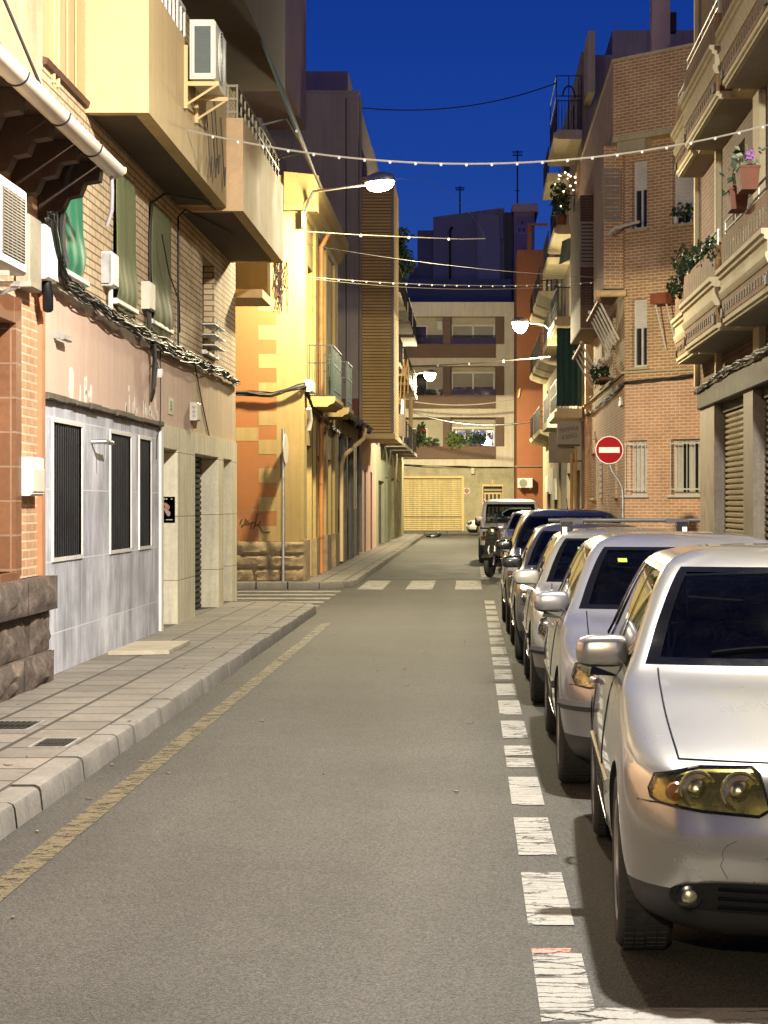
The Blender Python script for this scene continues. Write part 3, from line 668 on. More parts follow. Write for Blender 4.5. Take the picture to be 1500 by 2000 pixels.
# gutter and spout
G=thing('roof_gutter','cream metal gutter running under the tiled eave','gutter',(-2.98,15,4.4))
b=MB(); prof=[]; n=10; c=(-2.98,4.44)
P=[(c[0]+.085*math.cos(R(-180+180*i/n)),c[1]+.085*math.sin(R(-180+180*i/n))) for i in range(n+1)]; Q=[(c[0]+.075*math.cos(R(180*-i/n)),c[1]+.075*math.sin(R(180*-i/n))) for i in range(n+1)]
ring=P+Q; b.prism([(x,5,z+.03) for x,z in ring],[(x,17.42,z-.03) for x,z in ring]); mesh('channel',b,M('cream_gutter',(.60,.55,.46,1),.45,var=.08,dirt=(.35,.3,.22,1),dirtamt=.3),G,60)
b=MB()
for y in (8.5,10.2,12.0,13.6,15.0,16.3): 
    zz=4.47-.06*(y-5)/12.4; b.tube([(c[0]+.09*math.cos(R(-180+180*i/n)),y,zz+.09*math.sin(R(-180+180*i/n))) for i in range(n+1)],.008,5)
mesh('strap',b,T['iron'],G)
b=MB(); b.tube([(-2.99,17.3,4.35),(-2.99,17.32,4.2),(-3.0,17.36,4.05),(-3.05,17.42,3.93)],.018,8); mesh('drain_hose',b,M('grey_hose',(.33,.30,.32,1),.6),G,60)
b=MB(); b.tube([(-3.25,17.36,4.44),(-2.93,17.6,4.42)],.035,10); mesh('overflow_pipe',b,T['creamL'],G,60)

# ---- small fittings on the left wall
def fitting(name,label,cat,boxes,mat,grp=None,bev=.008):
    b=MB()
    for (u0,u1,d0,d1,z0,z1) in boxes: b.bbox(L,u0,u1,d0,d1,z0,z1,bev)
    return solo(name,b,mat,label,cat,grp)
T['ivory']=M('ivory_plastic',(.62,.58,.47,1),.5,var=.06)
t=thing('junction_box','tall grey terminal box with a conduit stub between blinds','electric box',L(20.3,0,3.7)); b=MB(); b.bbox(L,20.16,20.5,0,.11,3.72,4.05,.015); mesh('cover',b,T['white'],t); b=MB(); b.bbox(L,20.13,20.16,0,.09,3.74,4.03,.01); mesh('bracket',b,T['galv'],t); b=MB(); b.tube([L(20.36,.05,3.72),L(20.36,.05,3.5)],.025,8); mesh('conduit',b,T['white'],t,50)
t=thing('junction_box','beige slanted terminal box above hanging cables','electric box',L(22.75,0,3.7)); b=MB(); b.bbox(L,22.58,22.95,0,.10,3.72,4.02,.012); mesh('cover',b,T['ivory'],t)
for k in range(3):
    b=MB(); b.tube([L(22.65+.1*k,.05,3.72),L(22.66+.1*k,.06,3.6),L(22.7+.08*k,.05,3.45)],.013,6); mesh('conduit',b,T['cable'],t,50)
t=thing('junction_box','white cabinet with open flap at the house corner','electric box',L(16.9,0,3.5)); b=MB(); b.bbox(L,16.78,17.22,.02,.16,3.42,3.86,.02); mesh('cover',b,T['white'],t); b=MB(); b.bbox(L,16.3,16.76,.01,.12,3.3,3.88,.015); mesh('side_panel',b,M('weathered_panel',(.30,.26,.19,1),.7,var=.2),t); b=MB(); b.tube([L(17.0,.1,3.42),L(17.0,.12,3.3),L(17.1,.1,3.2)],.045,8); mesh('grommet',b,T['iron'],t,50)
t=thing('electricity_meter','cream meter box with three round dials by the portal','meter',L(26.6,0,2.7)); b=MB(); b.bbox(L,26.5,26.82,0,.10,2.66,2.89,.012); mesh('case',b,T['ivory'],t)
b=MB()
for z in (2.72,2.775,2.83): b.lathe([(.022,0),(.022,.012),(0,.013)],L(26.5,.055,z),(0,-1,0),10)
mesh('dial',b,T['steel'],t)
b=MB(); b.tube([L(26.56,.05,2.66),L(26.58,.05,2.56)],[.04,.022],8); mesh('spout',b,T['wood'],t)
t=thing('letter_box','white wall meter cabinet on the brown brick house','meter',L(16.8,0,1.7)); b=MB(); b.bbox(L,16.5,17.0,0,.09,1.66,1.97,.015); mesh('case',b,T['white'],t); b=MB(); b.bbox(L,16.53,16.97,.09,.10,1.69,1.88,.006); mesh('door',b,T['ivory'],t)
fitting('wall_lamp','small grey lamp bracket on the pink stucco','lamp bracket',[(17.82,17.86,0,.05,3.02,3.07),(17.84,18.2,.05,.09,3.01,3.06)],T['steel'])
t=thing('camera_bracket','grey arm with a hook between the barred windows','bracket',L(19.7,0,2.2)); b=MB(); b.tube([L(19.6,.0,2.18),L(19.62,.12,2.185),L(20.0,.13,2.18)],.022,8); mesh('arm',b,T['galv'],t,50); b=MB(); b.tube([L(19.66,.12,2.17),L(19.67,.12,2.02)],.009,6); mesh('hook',b,T['galv'],t)
t=thing('siren_box','small white camera hanging below the cable bundle','camera',L(23.4,0,3.1)); b=MB(); b.lathe([(.035,0),(.04,.02),(.04,.09),(.03,.1)],L(23.42,.07,3.02),(0,0,1),12); mesh('case',b,T['white'],t,50); b=MB(); b.tube([L(23.3,0,3.14),L(23.36,.06,3.14),L(23.42,.07,3.12)],.012,6); mesh('arm',b,T['iron'],t)
b=MB(); b.fb(L,24.62,24.98,.001,.008,2.66,2.86); o=solo('house_number_tile',b,M('pale_green_tile',(.52,.52,.36,1),.4),'pale green house number tile 36 on the pink stucco','number tile')
def text(body,size,loc,rot,mat,parent,ext=.002,align='CENTER',name='lettering',shear=0,sx=1):
    c=bpy.data.curves.new(name,'FONT'); c.body=body; c.size=size; c.extrude=ext; c.align_x=align; c.align_y='CENTER'; c.shear=shear; c.materials.append(mat)
    o0=bpy.data.objects.new(name+'_curve',c); COL.objects.link(o0); o0.data.resolution_u=4; me=bpy.data.meshes.new_from_object(o0.evaluated_get(bpy.context.evaluated_depsgraph_get())); bpy.data.objects.remove(o0); me.materials.clear(); me.materials.append(mat); o=bpy.data.objects.new(name,me); COL.objects.link(o); o.parent=parent; o.location=Vector(loc)-wloc(parent); o.rotation_euler=rot; o.scale=(sx,1,1); return o
text('36',.17,L(24.8,.010,2.76),(R(90),0,R(90)),M('green_digit',(.10,.26,.14,1),.4),o)
# poster inside the portal
t=thing('poster','dark framed poster hung inside the stone portal','poster',(XL-.1,25.2,1.4))
F25=front(25.262); b=MB(); b.fb(F25,XL-.21,XL-.012,0,.012,1.36,1.68); mesh('board',b,T['dark'],t)
b=MB(); pl=[(-.155,1.61),(-.11,1.60),(-.075,1.56),(-.085,1.52),(-.12,1.55),(-.135,1.545)]; b.prism([F25(XL+x,.012,z) for x,z in pl],[F25(XL+x,.014,z) for x,z in pl]); mesh('orange_shape',b,M('poster_orange',(.4,.2,.07,1),.5),t)
b=MB(); pl=[(-.15,1.54),(-.12,1.545),(-.07,1.49),(-.07,1.45),(-.10,1.44),(-.13,1.49)]; b.prism([F25(XL+x,.012,z) for x,z in pl],[F25(XL+x,.014,z) for x,z in pl]); mesh('pale_shape',b,M('poster_pale',(.4,.27,.25,1),.5),t)
b=MB(); 
for x in (-.17,-.145,-.12,-.06): b.fb(F25,XL+x,XL+x+.015,.012,.014,1.645,1.66)
b.fb(F25,XL-.12,XL-.04,.012,.014,1.395,1.405); mesh('pale_bar',b,T['ivory'],t)
rg=random.Random(5)
bundle('cable_bundle','thick tangle of black cables along the apartment block',[L(16.9,.16,3.95),L(17.3,.14,3.62),L(17.8,.10,3.50),L(20,.09,3.46),L(23,.09,3.43),L(26,.08,3.44),L(29,.08,3.46),L(31.7,.06,3.44)],24,.042,rg,steps=3.2,droop=.03,r=(.006,.011))
bundle('cable_bundle','short loose cables dropping below the main tangle near the white camera',[L(22.9,.08,3.42),L(23.0,.09,3.2),L(23.02,.06,2.95),L(23.06,.03,2.75)],9,.03,rg,steps=9)
bundle('cable_bundle','loose cables climbing beside the emerald blind',[L(17.32,.2,3.6),L(17.3,.16,3.9),L(17.25,.2,4.25),L(17.1,.3,4.4)],7,.03,rg,steps=9)
def one(name,label,pts,r,mat='cable',cat='cable',grp=None):
    b=MB(); b.tube(pts,r,5); return solo(name,b,T[mat],label,cat,grp,60)
one('wall_cable','thin cable drooping across the dark olive blind',[L(23.15,.14,4.6),L(23.5,.17,4.2),L(24.1,.2,3.95),L(24.3,.18,3.6)],.008)
one('wall_cable','black cable arching under the cream balcony',[L(23.0,.03,3.5),L(23.0,.03,4.6),L(23.1,.04,4.95),L(23.6,.1,5.12),L(24.6,.4,5.2),L(25.1,.5,5.16)],.014)
one('wall_cable','straight black cable from the soffit to the second cable tangle',[L(25.3,.02,3.5),L(25.3,.02,5.1),L(25.35,.1,5.19),L(27.5,.45,5.17)],.012)
one('wall_cable','thin grey cable dropping by the house number tile',[L(23.9,.012,3.4),L(23.92,.012,2.9),L(23.9,.012,2.5),L(23.6,.02,2.35),L(23.55,.02,2.1)],.006,'cable2')
one('wall_cable','slanting cable from the tangle past the dial meter',[L(26.9,.012,3.4),L(27.6,.012,2.95),L(28.4,.012,2.5)],.008,'cable2')
one('wall_cable','black drop cable crossing the roof tiles at top left',[(-3.6,14.3,6.2),(-3.3,14.6,5.2),(-3.1,15.2,4.55)],.012)
one('wall_cable','second cable curving over the roof tile end',[(-3.45,12.8,4.95),(-3.4,15,4.92),(-3.45,17,4.86),(-3.5,17.8,4.5),(-3.55,18.0,4.3)],.014)
for i,(u,z0,z1,dd) in enumerate(((23.3,5.24,6.0,.62),(23.75,5.3,6.1,.62),(24.1,5.4,6.3,.61),(24.7,5.35,6.2,.61))):
    one('wall_cable',['grey cable with a low loop on the balcony face','cable beside the looped one under the air conditioner','third thin cable down the balcony face','last cable before the corner balcony step'][i],[L(u,dd,z1),L(u+.05,dd+.02,(z0+z1)/2),L(u+.15,dd+.03,z0+.05),L(u+.3,dd+.02,z0+.3)],.008,'cable2')
# tinsel hanging at the balcony corner
t=thing('tinsel_decoration','silver and red tinsel strands hanging from the corner balcony','decoration',(-2.86,31,5.1)); rg=random.Random(9)
for nm,mt,n in (('silver_strand',T['galv'],26),('red_strand',M('red_tinsel',(.4,.05,.05,1),.4,.3),6)):
    b=MB()
    for k in range(n):
        x=-2.86+rg.gauss(0,.05); y=31+rg.gauss(0,.05); z=5.2; L_=rg.uniform(.35,.78); pts=[(x,y,z)]
        for i in range(1,8): pts.append((x+rg.gauss(0,.016),y+rg.gauss(0,.016),z-L_*i/7))
        b.tube(pts,.006,4)
    mesh(nm,b,mt,t)

# ---- orange corner house
XO=-3.2; O=left(XO); OF=front(39.2)
T['orange']=M('orange_render',(.34,.132,.040,1),.85,var=.06,vs=1,bmp=.2,bs=60,dirt=(.62,.40,.16,1),dirtamt=.0)
T['orangeD']=M('orange_render_peeling',(.34,.138,.043,1),.85,var=.08,vs=2,bmp=.3,dirt=(.4,.29,.13,1),dirtamt=1,dscale=2.0)
T['yellow']=M('yellow_render',(.39,.275,.105,1),.85,var=.05,vs=1,bmp=.2,streak=.2)
T['yellowf']=M('pale_yellow_render',(.40,.295,.11,1),.85,var=.08,vs=1,bmp=.2,streak=.15)
T['ashlar']=M('rusticated_sandstone',(.28,.205,.115,1),.9,var=.35,vs=5,bmp=1,bs=14,dirt=(.10,.08,.05,1),dirtamt=.7,dscale=3)
Q=thing('corner_house','orange corner house with yellow quoins and sandstone base','house',(XO,42,0))
b=MB(); b.box(-12,XO-.35,39.5,49.2,0,7.4); mesh('core',b,T['dark'],Q)
b=MB(); b.wall(OF,-12,XO-.02,1.5,7.30,(),.3); mesh('orange_wall',b,T['orange'],Q)
b=MB(); b.wall(OF,-12,XO-.02,.88,1.498,(),.3); mesh('peeling_wall',b,T['orangeD'],Q)
b=MB(); b.fb(OF,px(540,39.2),XO+.004,-.25,.004,.885,7.30)
z=1.17-.54*.0+.27
z=.885; k=0
for k in range(12):
    za=1.448+.541*k; b.fb(OF,px(505,39.2),px(540,39.2)-.001,0.001,.0035,za,za+.27)
b.fb(OF,px(505,39.2),px(540,39.2)-.001,.001,.0035,.885,1.17)
for za,h in ((2.78,.26),): b.fb(OF,-4.43,px(505,39.2)-.001,.001,.0032,za,za+.25)
mesh('quoins',b,T['yellow'],Q)
# base of rusticated blocks
b=MB(); rg=random.Random(31)
def rock2(F,u0,u1,z0,z1,d):
    nu,nz=8,5; base=len(b.v)
    for j in range(nz+1):
        for i in range(nu+1):
            e=min(i,nu-i,1)*min(j,nz-j,1); b.v.append(F(u0+(u1-u0)*i/nu,d-.04*(1-e)+rg.uniform(-.012,.02)*e,z0+(z1-z0)*j/nz))
    for j in range(nz):
        for i in range(nu): b.f.append(tuple(base+q for q in (j*(nu+1)+i,j*(nu+1)+i+1,(j+1)*(nu+1)+i+1,(j+1)*(nu+1)+i))); b.m.append(0)
b.fb(OF,-12,XO+.05,-.3,.03,0,.88)
for j,(z0,z1) in enumerate(((.10,.36),(.37,.62),(.63,.875))):
    u=XO+.055; 
    while u>-6: 
        l=rg.uniform(.5,.75)*(1.1 if j else .9); rock2(OF,u-l+.012,u,z0,z1,.085); u-=l
mesh('stone_base',b,T['ashlar'],Q,40)
# front facade on the street
OH=[(40.3,41.9,.12,2.75),(43.4,45.0,.12,2.6),(46.4,47.8,.12,2.6),(40.9,42.1,3.75,6.3),(45.6,46.8,3.75,6.2)]
b=MB(); b.wall(O,39.205,49.3,.0,7.25,OH,.34); mesh('yellow_wall',b,T['yellowf'],Q)
b=MB()
for u0,u1 in ((39.21,39.9),(42.2,42.8),(45.3,45.9),(48.2,49.29)):
    b.fb(O,u0,u1,.001,.06,.9,7.2)
mesh('pilaster',b,T['yellowf'],Q)
b=MB()
for u0,u1 in ((39.215,40.2),(42.0,43.3),(45.1,46.3),(47.9,49.28)): b.fb(O,u0,u1,.002,.10,.0,.9)
mesh('street_base',b,T['ashlar'],Q)
mesh('roller_shutter',shutter_mb(O,40.3,41.9,.12,2.75,-.14,.10),M('pale_steel_shutter',(.42,.42,.36,1),.5,.3,var=.12,streak=.3),Q)
mesh('roller_shutter',shutter_mb(O,43.4,45.0,.12,2.6,-.14,.10),M('dark_steel_shutter',(.2,.19,.16,1),.5,.3,var=.12,streak=.3),Q)
mesh('roller_shutter',shutter_mb(O,46.4,47.8,.12,2.6,-.14,.10),M('brown_steel_shutter',(.12,.1,.07,1),.5,.3,var=.12),Q)
T['greenp']=M('green_shutter_paint',(.04,.12,.09,1),.6,var=.15)
for a,c,z0,z1 in OH[3:]:
    w=window(Q,O,a,c,z0,z1,.2,'greenp',mull=((a+c)/2,))
    if a<45: continue
    s=MB(); n=22
    s.prism([O(c-.02,.02,z0),O(c+.02,.02,z0),O(c+.02,.22,z0),O(c-.02,.22,z0)],[O(c-.02,.02,z0+1.0),O(c+.02,.02,z0+1.0),O(c+.02,.22,z0+1.0),O(c-.02,.22,z0+1.0)])
    for i in range(n): z=z0+.02+(.96)*i/n; s.fb(O,c-.035,c-.0201,.05,.19,z,z+.022)
    mesh('louvre_shutter',s,T['greenp'],w)
for u0,u1 in ((40.75,43.4),(45.5,47.3)):
    b=MB(); b.fprof(O,u0,u1,[(0.001,3.50),(.40,3.50),(.44,3.54),(.52,3.57),(.55,3.62),(.55,3.70),(.001,3.70)]); bal=mesh('balcony',b,T['yellowf'],Q)
    r=rail_mb(O,u0+.03,u1-.03,.50,3.70,4.72,.11,.008,(3.85,4.35))
    for d in [.04+.11*i for i in range(5)]:
        for u in (u0+.03,u1-.03): r.fb(O,u-.008,u+.008,d-.008,d+.008,3.70,4.7)
    for u in (u0+.03,u1-.03):
        for z in (3.71,4.35,4.70): r.fb(O,u-.0101,u+.0101,.02,.48,z,z+.02)
    mesh('railing',r,M('green_black_iron',(.02,.035,.03,1),.5,.3),bal)
b=MB(); cp=[(0.001,7.12),(.05,7.14),(.06,7.26),(.16,7.34),(.20,7.50),(.30,7.58),(.32,7.78),(-.3,7.84),(-.3,7.12)]
b.fprof(O,39.0,49.32,cp); b.fprof(OF,-12,XO+.32,[(d*.45 if d>0 else d,z+.001) for d,z in cp]); mesh('cornice',b,T['yellowf'],Q)
b=MB(); b.box(-11.8,XO-.3,39.6,49.2,7.4,7.7); mesh('roof',b,T['rooftile'],Q)
t=thing('downpipe','rust brown downpipe on the yellow street front','pipe',O(42.6,.08,.1)); b=MB(); b.tube([O(42.9,.12,.15),O(42.9,.12,6.9),O(42.9,.28,7.2)],.05,10); mesh('tube',b,M('rust_pipe',(.42,.17,.05,1),.6,var=.15),t,50)
b=MB()
for z in (.9,2.0,3.3,5.0): b.lathe([(.062,-.02),(.062,.02)],O(42.9,.12,z),(0,0,1),10)
mesh('clamp',b,M('rust_clamp',(.3,.12,.04,1),.6),t)
t=thing('junction_box','white slanted cable box on the orange house corner','electric box',O(39.6,0,3.7)); b=MB(); b.bbox(O,39.3,40.2,.06,.2,3.72,3.95,.02); mesh('cover',b,T['white'],t); b=MB(); b.tube([O(39.35,.14,3.4),O(39.5,.16,3.2),O(39.55,.12,3.0)],.05,8); mesh('conduit',b,T['ivory'],t,50)
# sprayed scrawl
b=MB()
def scr(pts,r=.011): 
    b.tube([(px(455+x*.06,39.2),39.2-.004-.001*(i%2),pz(990+y*.06,39.2)) for i,(x,y) in enumerate(pts)],r,5)
scr([(300,395),(260,450),(250,500),(262,520)]); scr([(415,370),(415,440),(385,540),(340,590),(285,605)]); scr([(400,455),(450,440),(490,450),(505,520),(470,540),(430,520),(405,470)])
scr([(500,545),(560,535),(640,505),(700,500),(720,560),(690,680),(660,715)]); scr([(640,520),(600,590),(565,700),(590,720)]); scr([(850,225),(800,235),(770,290),(750,420),(745,540),(715,600)])
scr([(905,460),(870,540),(790,590),(715,610)]); scr([(790,590),(850,610),(900,690),(960,790),(1050,840),(1130,825),(1200,800)],.014)
solo('wall_scrawl',b,M('brown_spray',(.10,.05,.01,1),.7),'brown sprayed scrawl low on the orange wall','graffiti')
rg=random.Random(15)
bundle('cable_bundle','cables crossing the orange side wall and wrapping its corner',[(-6.5,39.1,3.75),(-4.4,39.1,3.70),(-3.75,39.08,3.66),(-3.4,39.06,3.78),(-3.12,39.1,3.86),(-3.08,40.5,3.5),(-3.08,44,3.38),(-3.08,49,3.3)],10,.035,rg,steps=5)

# ---- low house with ruined eave, between corner house and tall block
S=thing('low_house','low shabby house with black ruined eave and striped grey wall','house',(XO,54,0))
T['shabby']=M('shabby_cream_wall',(.44,.42,.26,1),.9,var=.2,vs=2,streak=.6,dirt=(.14,.13,.10,1),dirtamt=.7); T['shabbyG']=M('grey_dado',(.17,.165,.14,1),.85,var=.25,vs=3,streak=.3)
b=MB(); b.box(-10,XO-.3,49.4,59.2,0,3.7); mesh('core',b,T['dark'],S)
b=MB(); b.wall(O,49.31,59.35,1.45,3.75,[(52.2,53.4,1.44,2.9),(55.8,57.0,1.44,2.9)],.28); mesh('upper_wall',b,T['shabby'],S)
b=MB(); b.wall(O,49.31,59.35,.0,1.448,[(52.2,53.4,.1,1.449),(55.8,57.0,.1,1.449)],.28,d=.02); mesh('dado',b,T['shabbyG'],S)
for a,c in ((52.2,53.4),(55.8,57.0)): d=MB(); d.fb(O,a,c,-.2,-.15,.1,2.9); mesh('door',d,T['wood'],S)
b=MB(); b.prism([(-2.85,49.4,3.62),(-2.8,59.3,3.58),(-4.2,59.3,4.1),(-4.2,49.4,4.1)],[(-2.85,49.4,3.70),(-2.8,59.3,3.66),(-4.2,59.3,4.2),(-4.2,49.4,4.2)])
rg=random.Random(2); y=49.5
while y<59: b.tube([(-2.78+rg.gauss(0,.03),y,3.64+rg.gauss(0,.03)),(-3.7,y,4.02)],.085,6); y+=.24
mesh('roof',b,M('black_tile',(.045,.038,.03,1),.9,var=.4,vs=8),S)
b=MB()
for u in (50.2,51.0,51.6,54.0,54.8,58.0): b.tube([O(u,.07,.15),O(u,.07,3.3)],rg.uniform(.03,.06),8)
mesh('wall_pipe',b,T['shabbyG'],S,50)
t=thing('downpipe','cream kinked downpipe under the black eave','pipe',O(50,.1,.2)); b=MB(); b.tube([(-2.75,54.5,3.55),(-2.78,54.3,3.3),(-3.05,50.2,2.75),(-3.1,50,2.5),(-3.1,50,.2)],.05,8); mesh('tube',b,T['cream'],t,50)

# ---- tall block with blank party wall and slatted bay
T['mauve']=M('mauve_party_wall',(.42,.355,.325,1),.92,var=.08,vs=.7,streak=.18); T['maroon']=M('maroon_render',(.20,.075,.07,1),.9,var=.1,vs=1)
T['slat']=brick('tan_slat_cladding',(.74,.52,.22,1),(.66,.45,.18,1),(.25,.15,.05,1),bw=4,bh=.092,ms=.014,bmp=1,var=.12)
K=thing('tall_block','tall mauve block with blank side wall and tan slatted bay','building',(XO,66,0))
b=MB(); b.box(-12,XO-.01,59.4,66,0,4.6); b.box(-12,XO-.3,59.42,66,4.6,13.3); mesh('lower_walls',b,T['maroon'],K)
b=MB(); b.box(-12,XO,59.38,59.6,4.602,13.35); mesh('party_wall',b,T['mauve'],K)
KH=[(62+2.2*0,63,z,z+1.3) for z in (5.2,8.0,10.8)]
b=MB(); b.wall(O,59.602,72,4.602,13.2,[(68,69.4,z,z+1.5) for z in (5.2,8.0,10.8)],.28); mesh('street_wall',b,M('grey_mauve_render',(.38,.33,.30,1),.9,var=.1),K)
for z in (5.2,8.0,10.8): window(K,O,68,69.4,z,z+1.5,.2)
b=MB(); b.box(XO+.002,px(768,61),61.0,65.5,3.66,11.2); mesh('slatted_bay',b,T['slat'],K)
b=MB(); b.box(XO+.05,px(768,61)+.06,60.95,65.55,3.5,3.655); mesh('bay_ledge',b,T['cream'],K)
b=MB(); b.box(px(768,61)-.06,px(768,61)+.02,60.93,60.998,3.7,11.3); mesh('bay_corner',b,T['soffit'],K)
b=MB(); b.tube([(px(704,59.3),59.3,.2),(px(704,59.3),59.3,13.2)],.045,8); mesh('drain_pipe',b,T['soffit'],K,50)
b=MB(); b.tube([(px(676,59.36),59.36,4.6),(px(676,59.36),59.36,13.2)],.015,5); mesh('wall_seam',b,T['cable'],K)
b=MB(); b.box(-12.1,XO+.05,59.36,59.62,13.352,13.42); mesh('coping',b,T['mauve'],K)
b=MB(); b.box(-8,-3.9,66.2,74,12,15.4); b.box(-7,-3.5,74.3,82,12,14.4); mesh('roof_room',b,T['mauve'],K)
# shop fronts of the blocks beyond
T['pinkw']=M('pale_pink_wall',(.52,.36,.30,1),.88,var=.1,streak=.25); T['greyg']=M('grey_green_wall',(.26,.28,.21,1),.85,var=.12,streak=.3); T['darkp']=M('dark_panel',(.06,.055,.05,1),.6,var=.2)
b=MB(); b.wall(O,59.402,70,.0,3.6,[(62,63.2,.1,2.6),(66,67.2,.1,2.6)],.28,d=.03); mesh('pink_shopfront',b,T['pinkw'],K)
for a in (62,66): d=MB(); d.fb(O,a,a+1.2,-.2,-.12,.1,2.6); mesh('door',d,M('pale_red_door',(.40,.16,.12,1),.6),K)
N=thing('far_left_block','dark far block with railed balconies hung over the pavement','building',(XO,85,0))
b=MB(); b.box(-12,XO-.3,72.0,99.5,0,11.2); mesh('core',b,T['darkp'],N)
b=MB(); b.wall(O,70.01,82,.0,3.6,[(72,77,.1,2.4),(78.5,80,.1,2.6)],.28,d=.02); mesh('green_shopfront',b,T['greyg'],N)
b=MB(); b.fb(O,72,77,-.15,-.1,.1,2.4); b.fb(O,78.5,80,-.15,-.1,.1,2.6); mesh('dark_shutter',b,T['darkp'],N)
b=MB(); b.wall(O,82.01,99.5,.0,3.6,[(84,87,.1,2.6),(90,93,.1,2.6)],.28,d=.02); mesh('cream_shopfront',b,T['shabby'],N)
b=MB(); b.wall(O,72.0,99.5,3.61,11.3,[(u,u+1.4,z,z+2.1) for u in (74,79,84,89,94) for z in (4.0,6.7,9.1)],.28); mesh('street_wall',b,M('dim_grey_render',(.2,.18,.16,1),.9,var=.15),N)
for u in (74,79,84,89,94):
    for z in (4.0,6.7,9.1): window(N,O,u,u+1.4,z,z+2.1,.2)
for (u0,u1) in ((73.5,77.5),(79,83),(85,90),(92,97)):
    for z in (3.75,6.45,8.95):
        b=MB(); b.fb(O,u0,u1,.001,.72,z,z+.14); bal=mesh('balcony',b,T['soffit'],N)
        r=rail_mb(O,u0,u1,.68,z+.14,z+1.1,.13,.01)
        for d in (.05,.2,.35,.5): r.fb(O,u0,u0+.02,d,d+.02,z+.14,z+1.1)
        r.fb(O,u0,u0+.02,.03,.66,z+1.07,z+1.1); mesh('railing',r,T['iron'],bal)
b=MB(); b.tube([(px(803,92)-.02,92,3.8),(px(803,92)-.02,92,6.3)],.09,8); mesh('white_post',b,T['cream'],N)
t=thing('air_conditioner','white boxed unit on the street edge of the tan slatted bay','air conditioner',(-2.1,66.4,3.9),'air conditioning units'); b=MB(); b.box(-2.85,-2.12,66.0,66.9,3.75,4.45); mesh('body',b,T['acw'],t); b=MB(); b.box(-2.119,-2.06,66.02,66.06,3.7,4.9); b.box(-2.85,-2.06,66.1,66.14,4.9,4.94); mesh('bracket',b,T['white'],t)
t=thing('clothes_airer','folded pale clothes rack hanging beside the slatted bay','clothes airer',(-2.2,66,5.5)); 
for x0,x1 in ((-2.24,-2.10),(-2.12,-1.98)):
    b=MB(); b.tube([(x0,66.1,4.75),(x0+.05,66.1,5.6),(x1,66.1,6.2),(x1+.03,66.1,5.9),(x0+.14,66.1,5.1)],.022,6); mesh('arm',b,T['cream'],t)
# tree on the roof terrace behind the slatted bay
t=thing('roof_tree','dark leafy tree on the roof terrace beyond the slatted bay','tree',(-2.9,80,9.5)); b=MB(); b.tube([(-2.9,80,9.4),(-2.85,80,10.6),(-2.75,80,11.6)],[.09,.06,.03],7); b.tube([(-2.87,80,10.4),(-2.5,80,11.4)],[.05,.02],6); mesh('trunk',b,T['wood'],t)
b=MB(); rg=random.Random(8)
for c in ((-2.9,80,11.7),(-2.6,80,11.2),(-2.45,80,10.8),(-2.95,80.2,11.1),(-2.7,80.1,10.5),(-2.65,80,11.9)): b.leaves(c,(.38,.4,.34),260,.15,0,rg)
mesh('crown',b,T['leafd'],t)
# building behind the corner house up the side street
V=thing('side_street_block','tall mauve block with an overhanging top behind the green awning','building',(-6,46,0)); b=MB(); b.box(-14,px(510,50),50,57,0,10.9); mesh('walls',b,T['mauve'],V); b=MB(); b.box(-14,px(553,50),49.8,57,pz(152,50),16); mesh('overhang',b,M('mauve_render',(.45,.33,.30,1),.9,var=.1,vs=1),V)
# ---------------------------------------------------------------- right side
T['brickD']=brick('brown_red_brick',(.12,.058,.036,1),(.09,.043,.027,1),(.17,.125,.09,1),bw=.25,bh=.075,ms=.010,bmp=.7,var=.22)
T['brickC']=brick('orange_corner_brick',(.50,.29,.15,1),(.42,.23,.115,1),(.74,.60,.40,1),bw=.25,bh=.074,ms=.012,bmp=.6,var=.16)
T['brickP']=brick('salmon_corner_brick',(.66,.37,.24,1),(.58,.31,.19,1),(.82,.66,.49,1),bw=.25,bh=.074,ms=.011,bmp=.6,var=.13)
T['cornice']=M('cream_cornice',(.58,.50,.32,1),.8,var=.09,vs=2,streak=.2)
T['darkstone']=M('dark_fascia_stone',(.040,.029,.021,1),.7,var=.35,vs=6,streak=.35)
T['pierstone']=M('grey_brown_marble',(.25,.21,.16,1),.55,var=.3,vs=3,streak=.3,dirt=(.12,.1,.08,1),dirtamt=.5)
T['marble']=M('grey_marble_base',(.17,.16,.16,1),.4,var=.35,vs=5)
T['shut']=M('olive_steel_shutter',(.30,.25,.16,1),.5,.35,var=.12,vs=2,streak=.25)
T['brickV']=brick('vertical_brick_parapet',(.27,.135,.05,1),(.19,.09,.034,1),(.25,.18,.095,1),bw=.115,bh=.24,ms=.012,bmp=.9,var=.2,off=0)
XR=3.75; Rt=right(XR)
B=thing('shop_building','brick building with roller shutters and stacked cream and brick balconies','building',(XR,20,0))
b=MB(); b.box(4.35,14,3,33.5,0,13); mesh('core',b,T['dark'],B)
HO=[(28.45,31.85),(24.2,27.5),(19.5,23.2),(15,18.6),(10,14)]
b=MB(); b.wall(Rt,3,33.8,.95,3.12,[(a,c,.9,3.13) for a,c in HO],.5); mesh('piers',b,T['pierstone'],B)
b=MB(); b.wall(Rt,3,33.8,.0,.948,[(a,c,-.1,.949) for a,c in HO],.5,d=.006); mesh('marble_base',b,T['marble'],B)
for i,(a,c) in enumerate(HO): 
    mesh('roller_shutter',shutter_mb(Rt,a,c,.13,2.98,-.20,.082,.045),T['shut'],B)
    k=MB(); k.fb(Rt,a,c,-.2,-.12,2.982,3.12); mesh('shutter_box',k,T['darkstone'],B)
b=MB(); b.bbox(Rt,3,33.83,-.3,.05,3.122,3.44,.015); mesh('fascia',b,T['darkstone'],B)
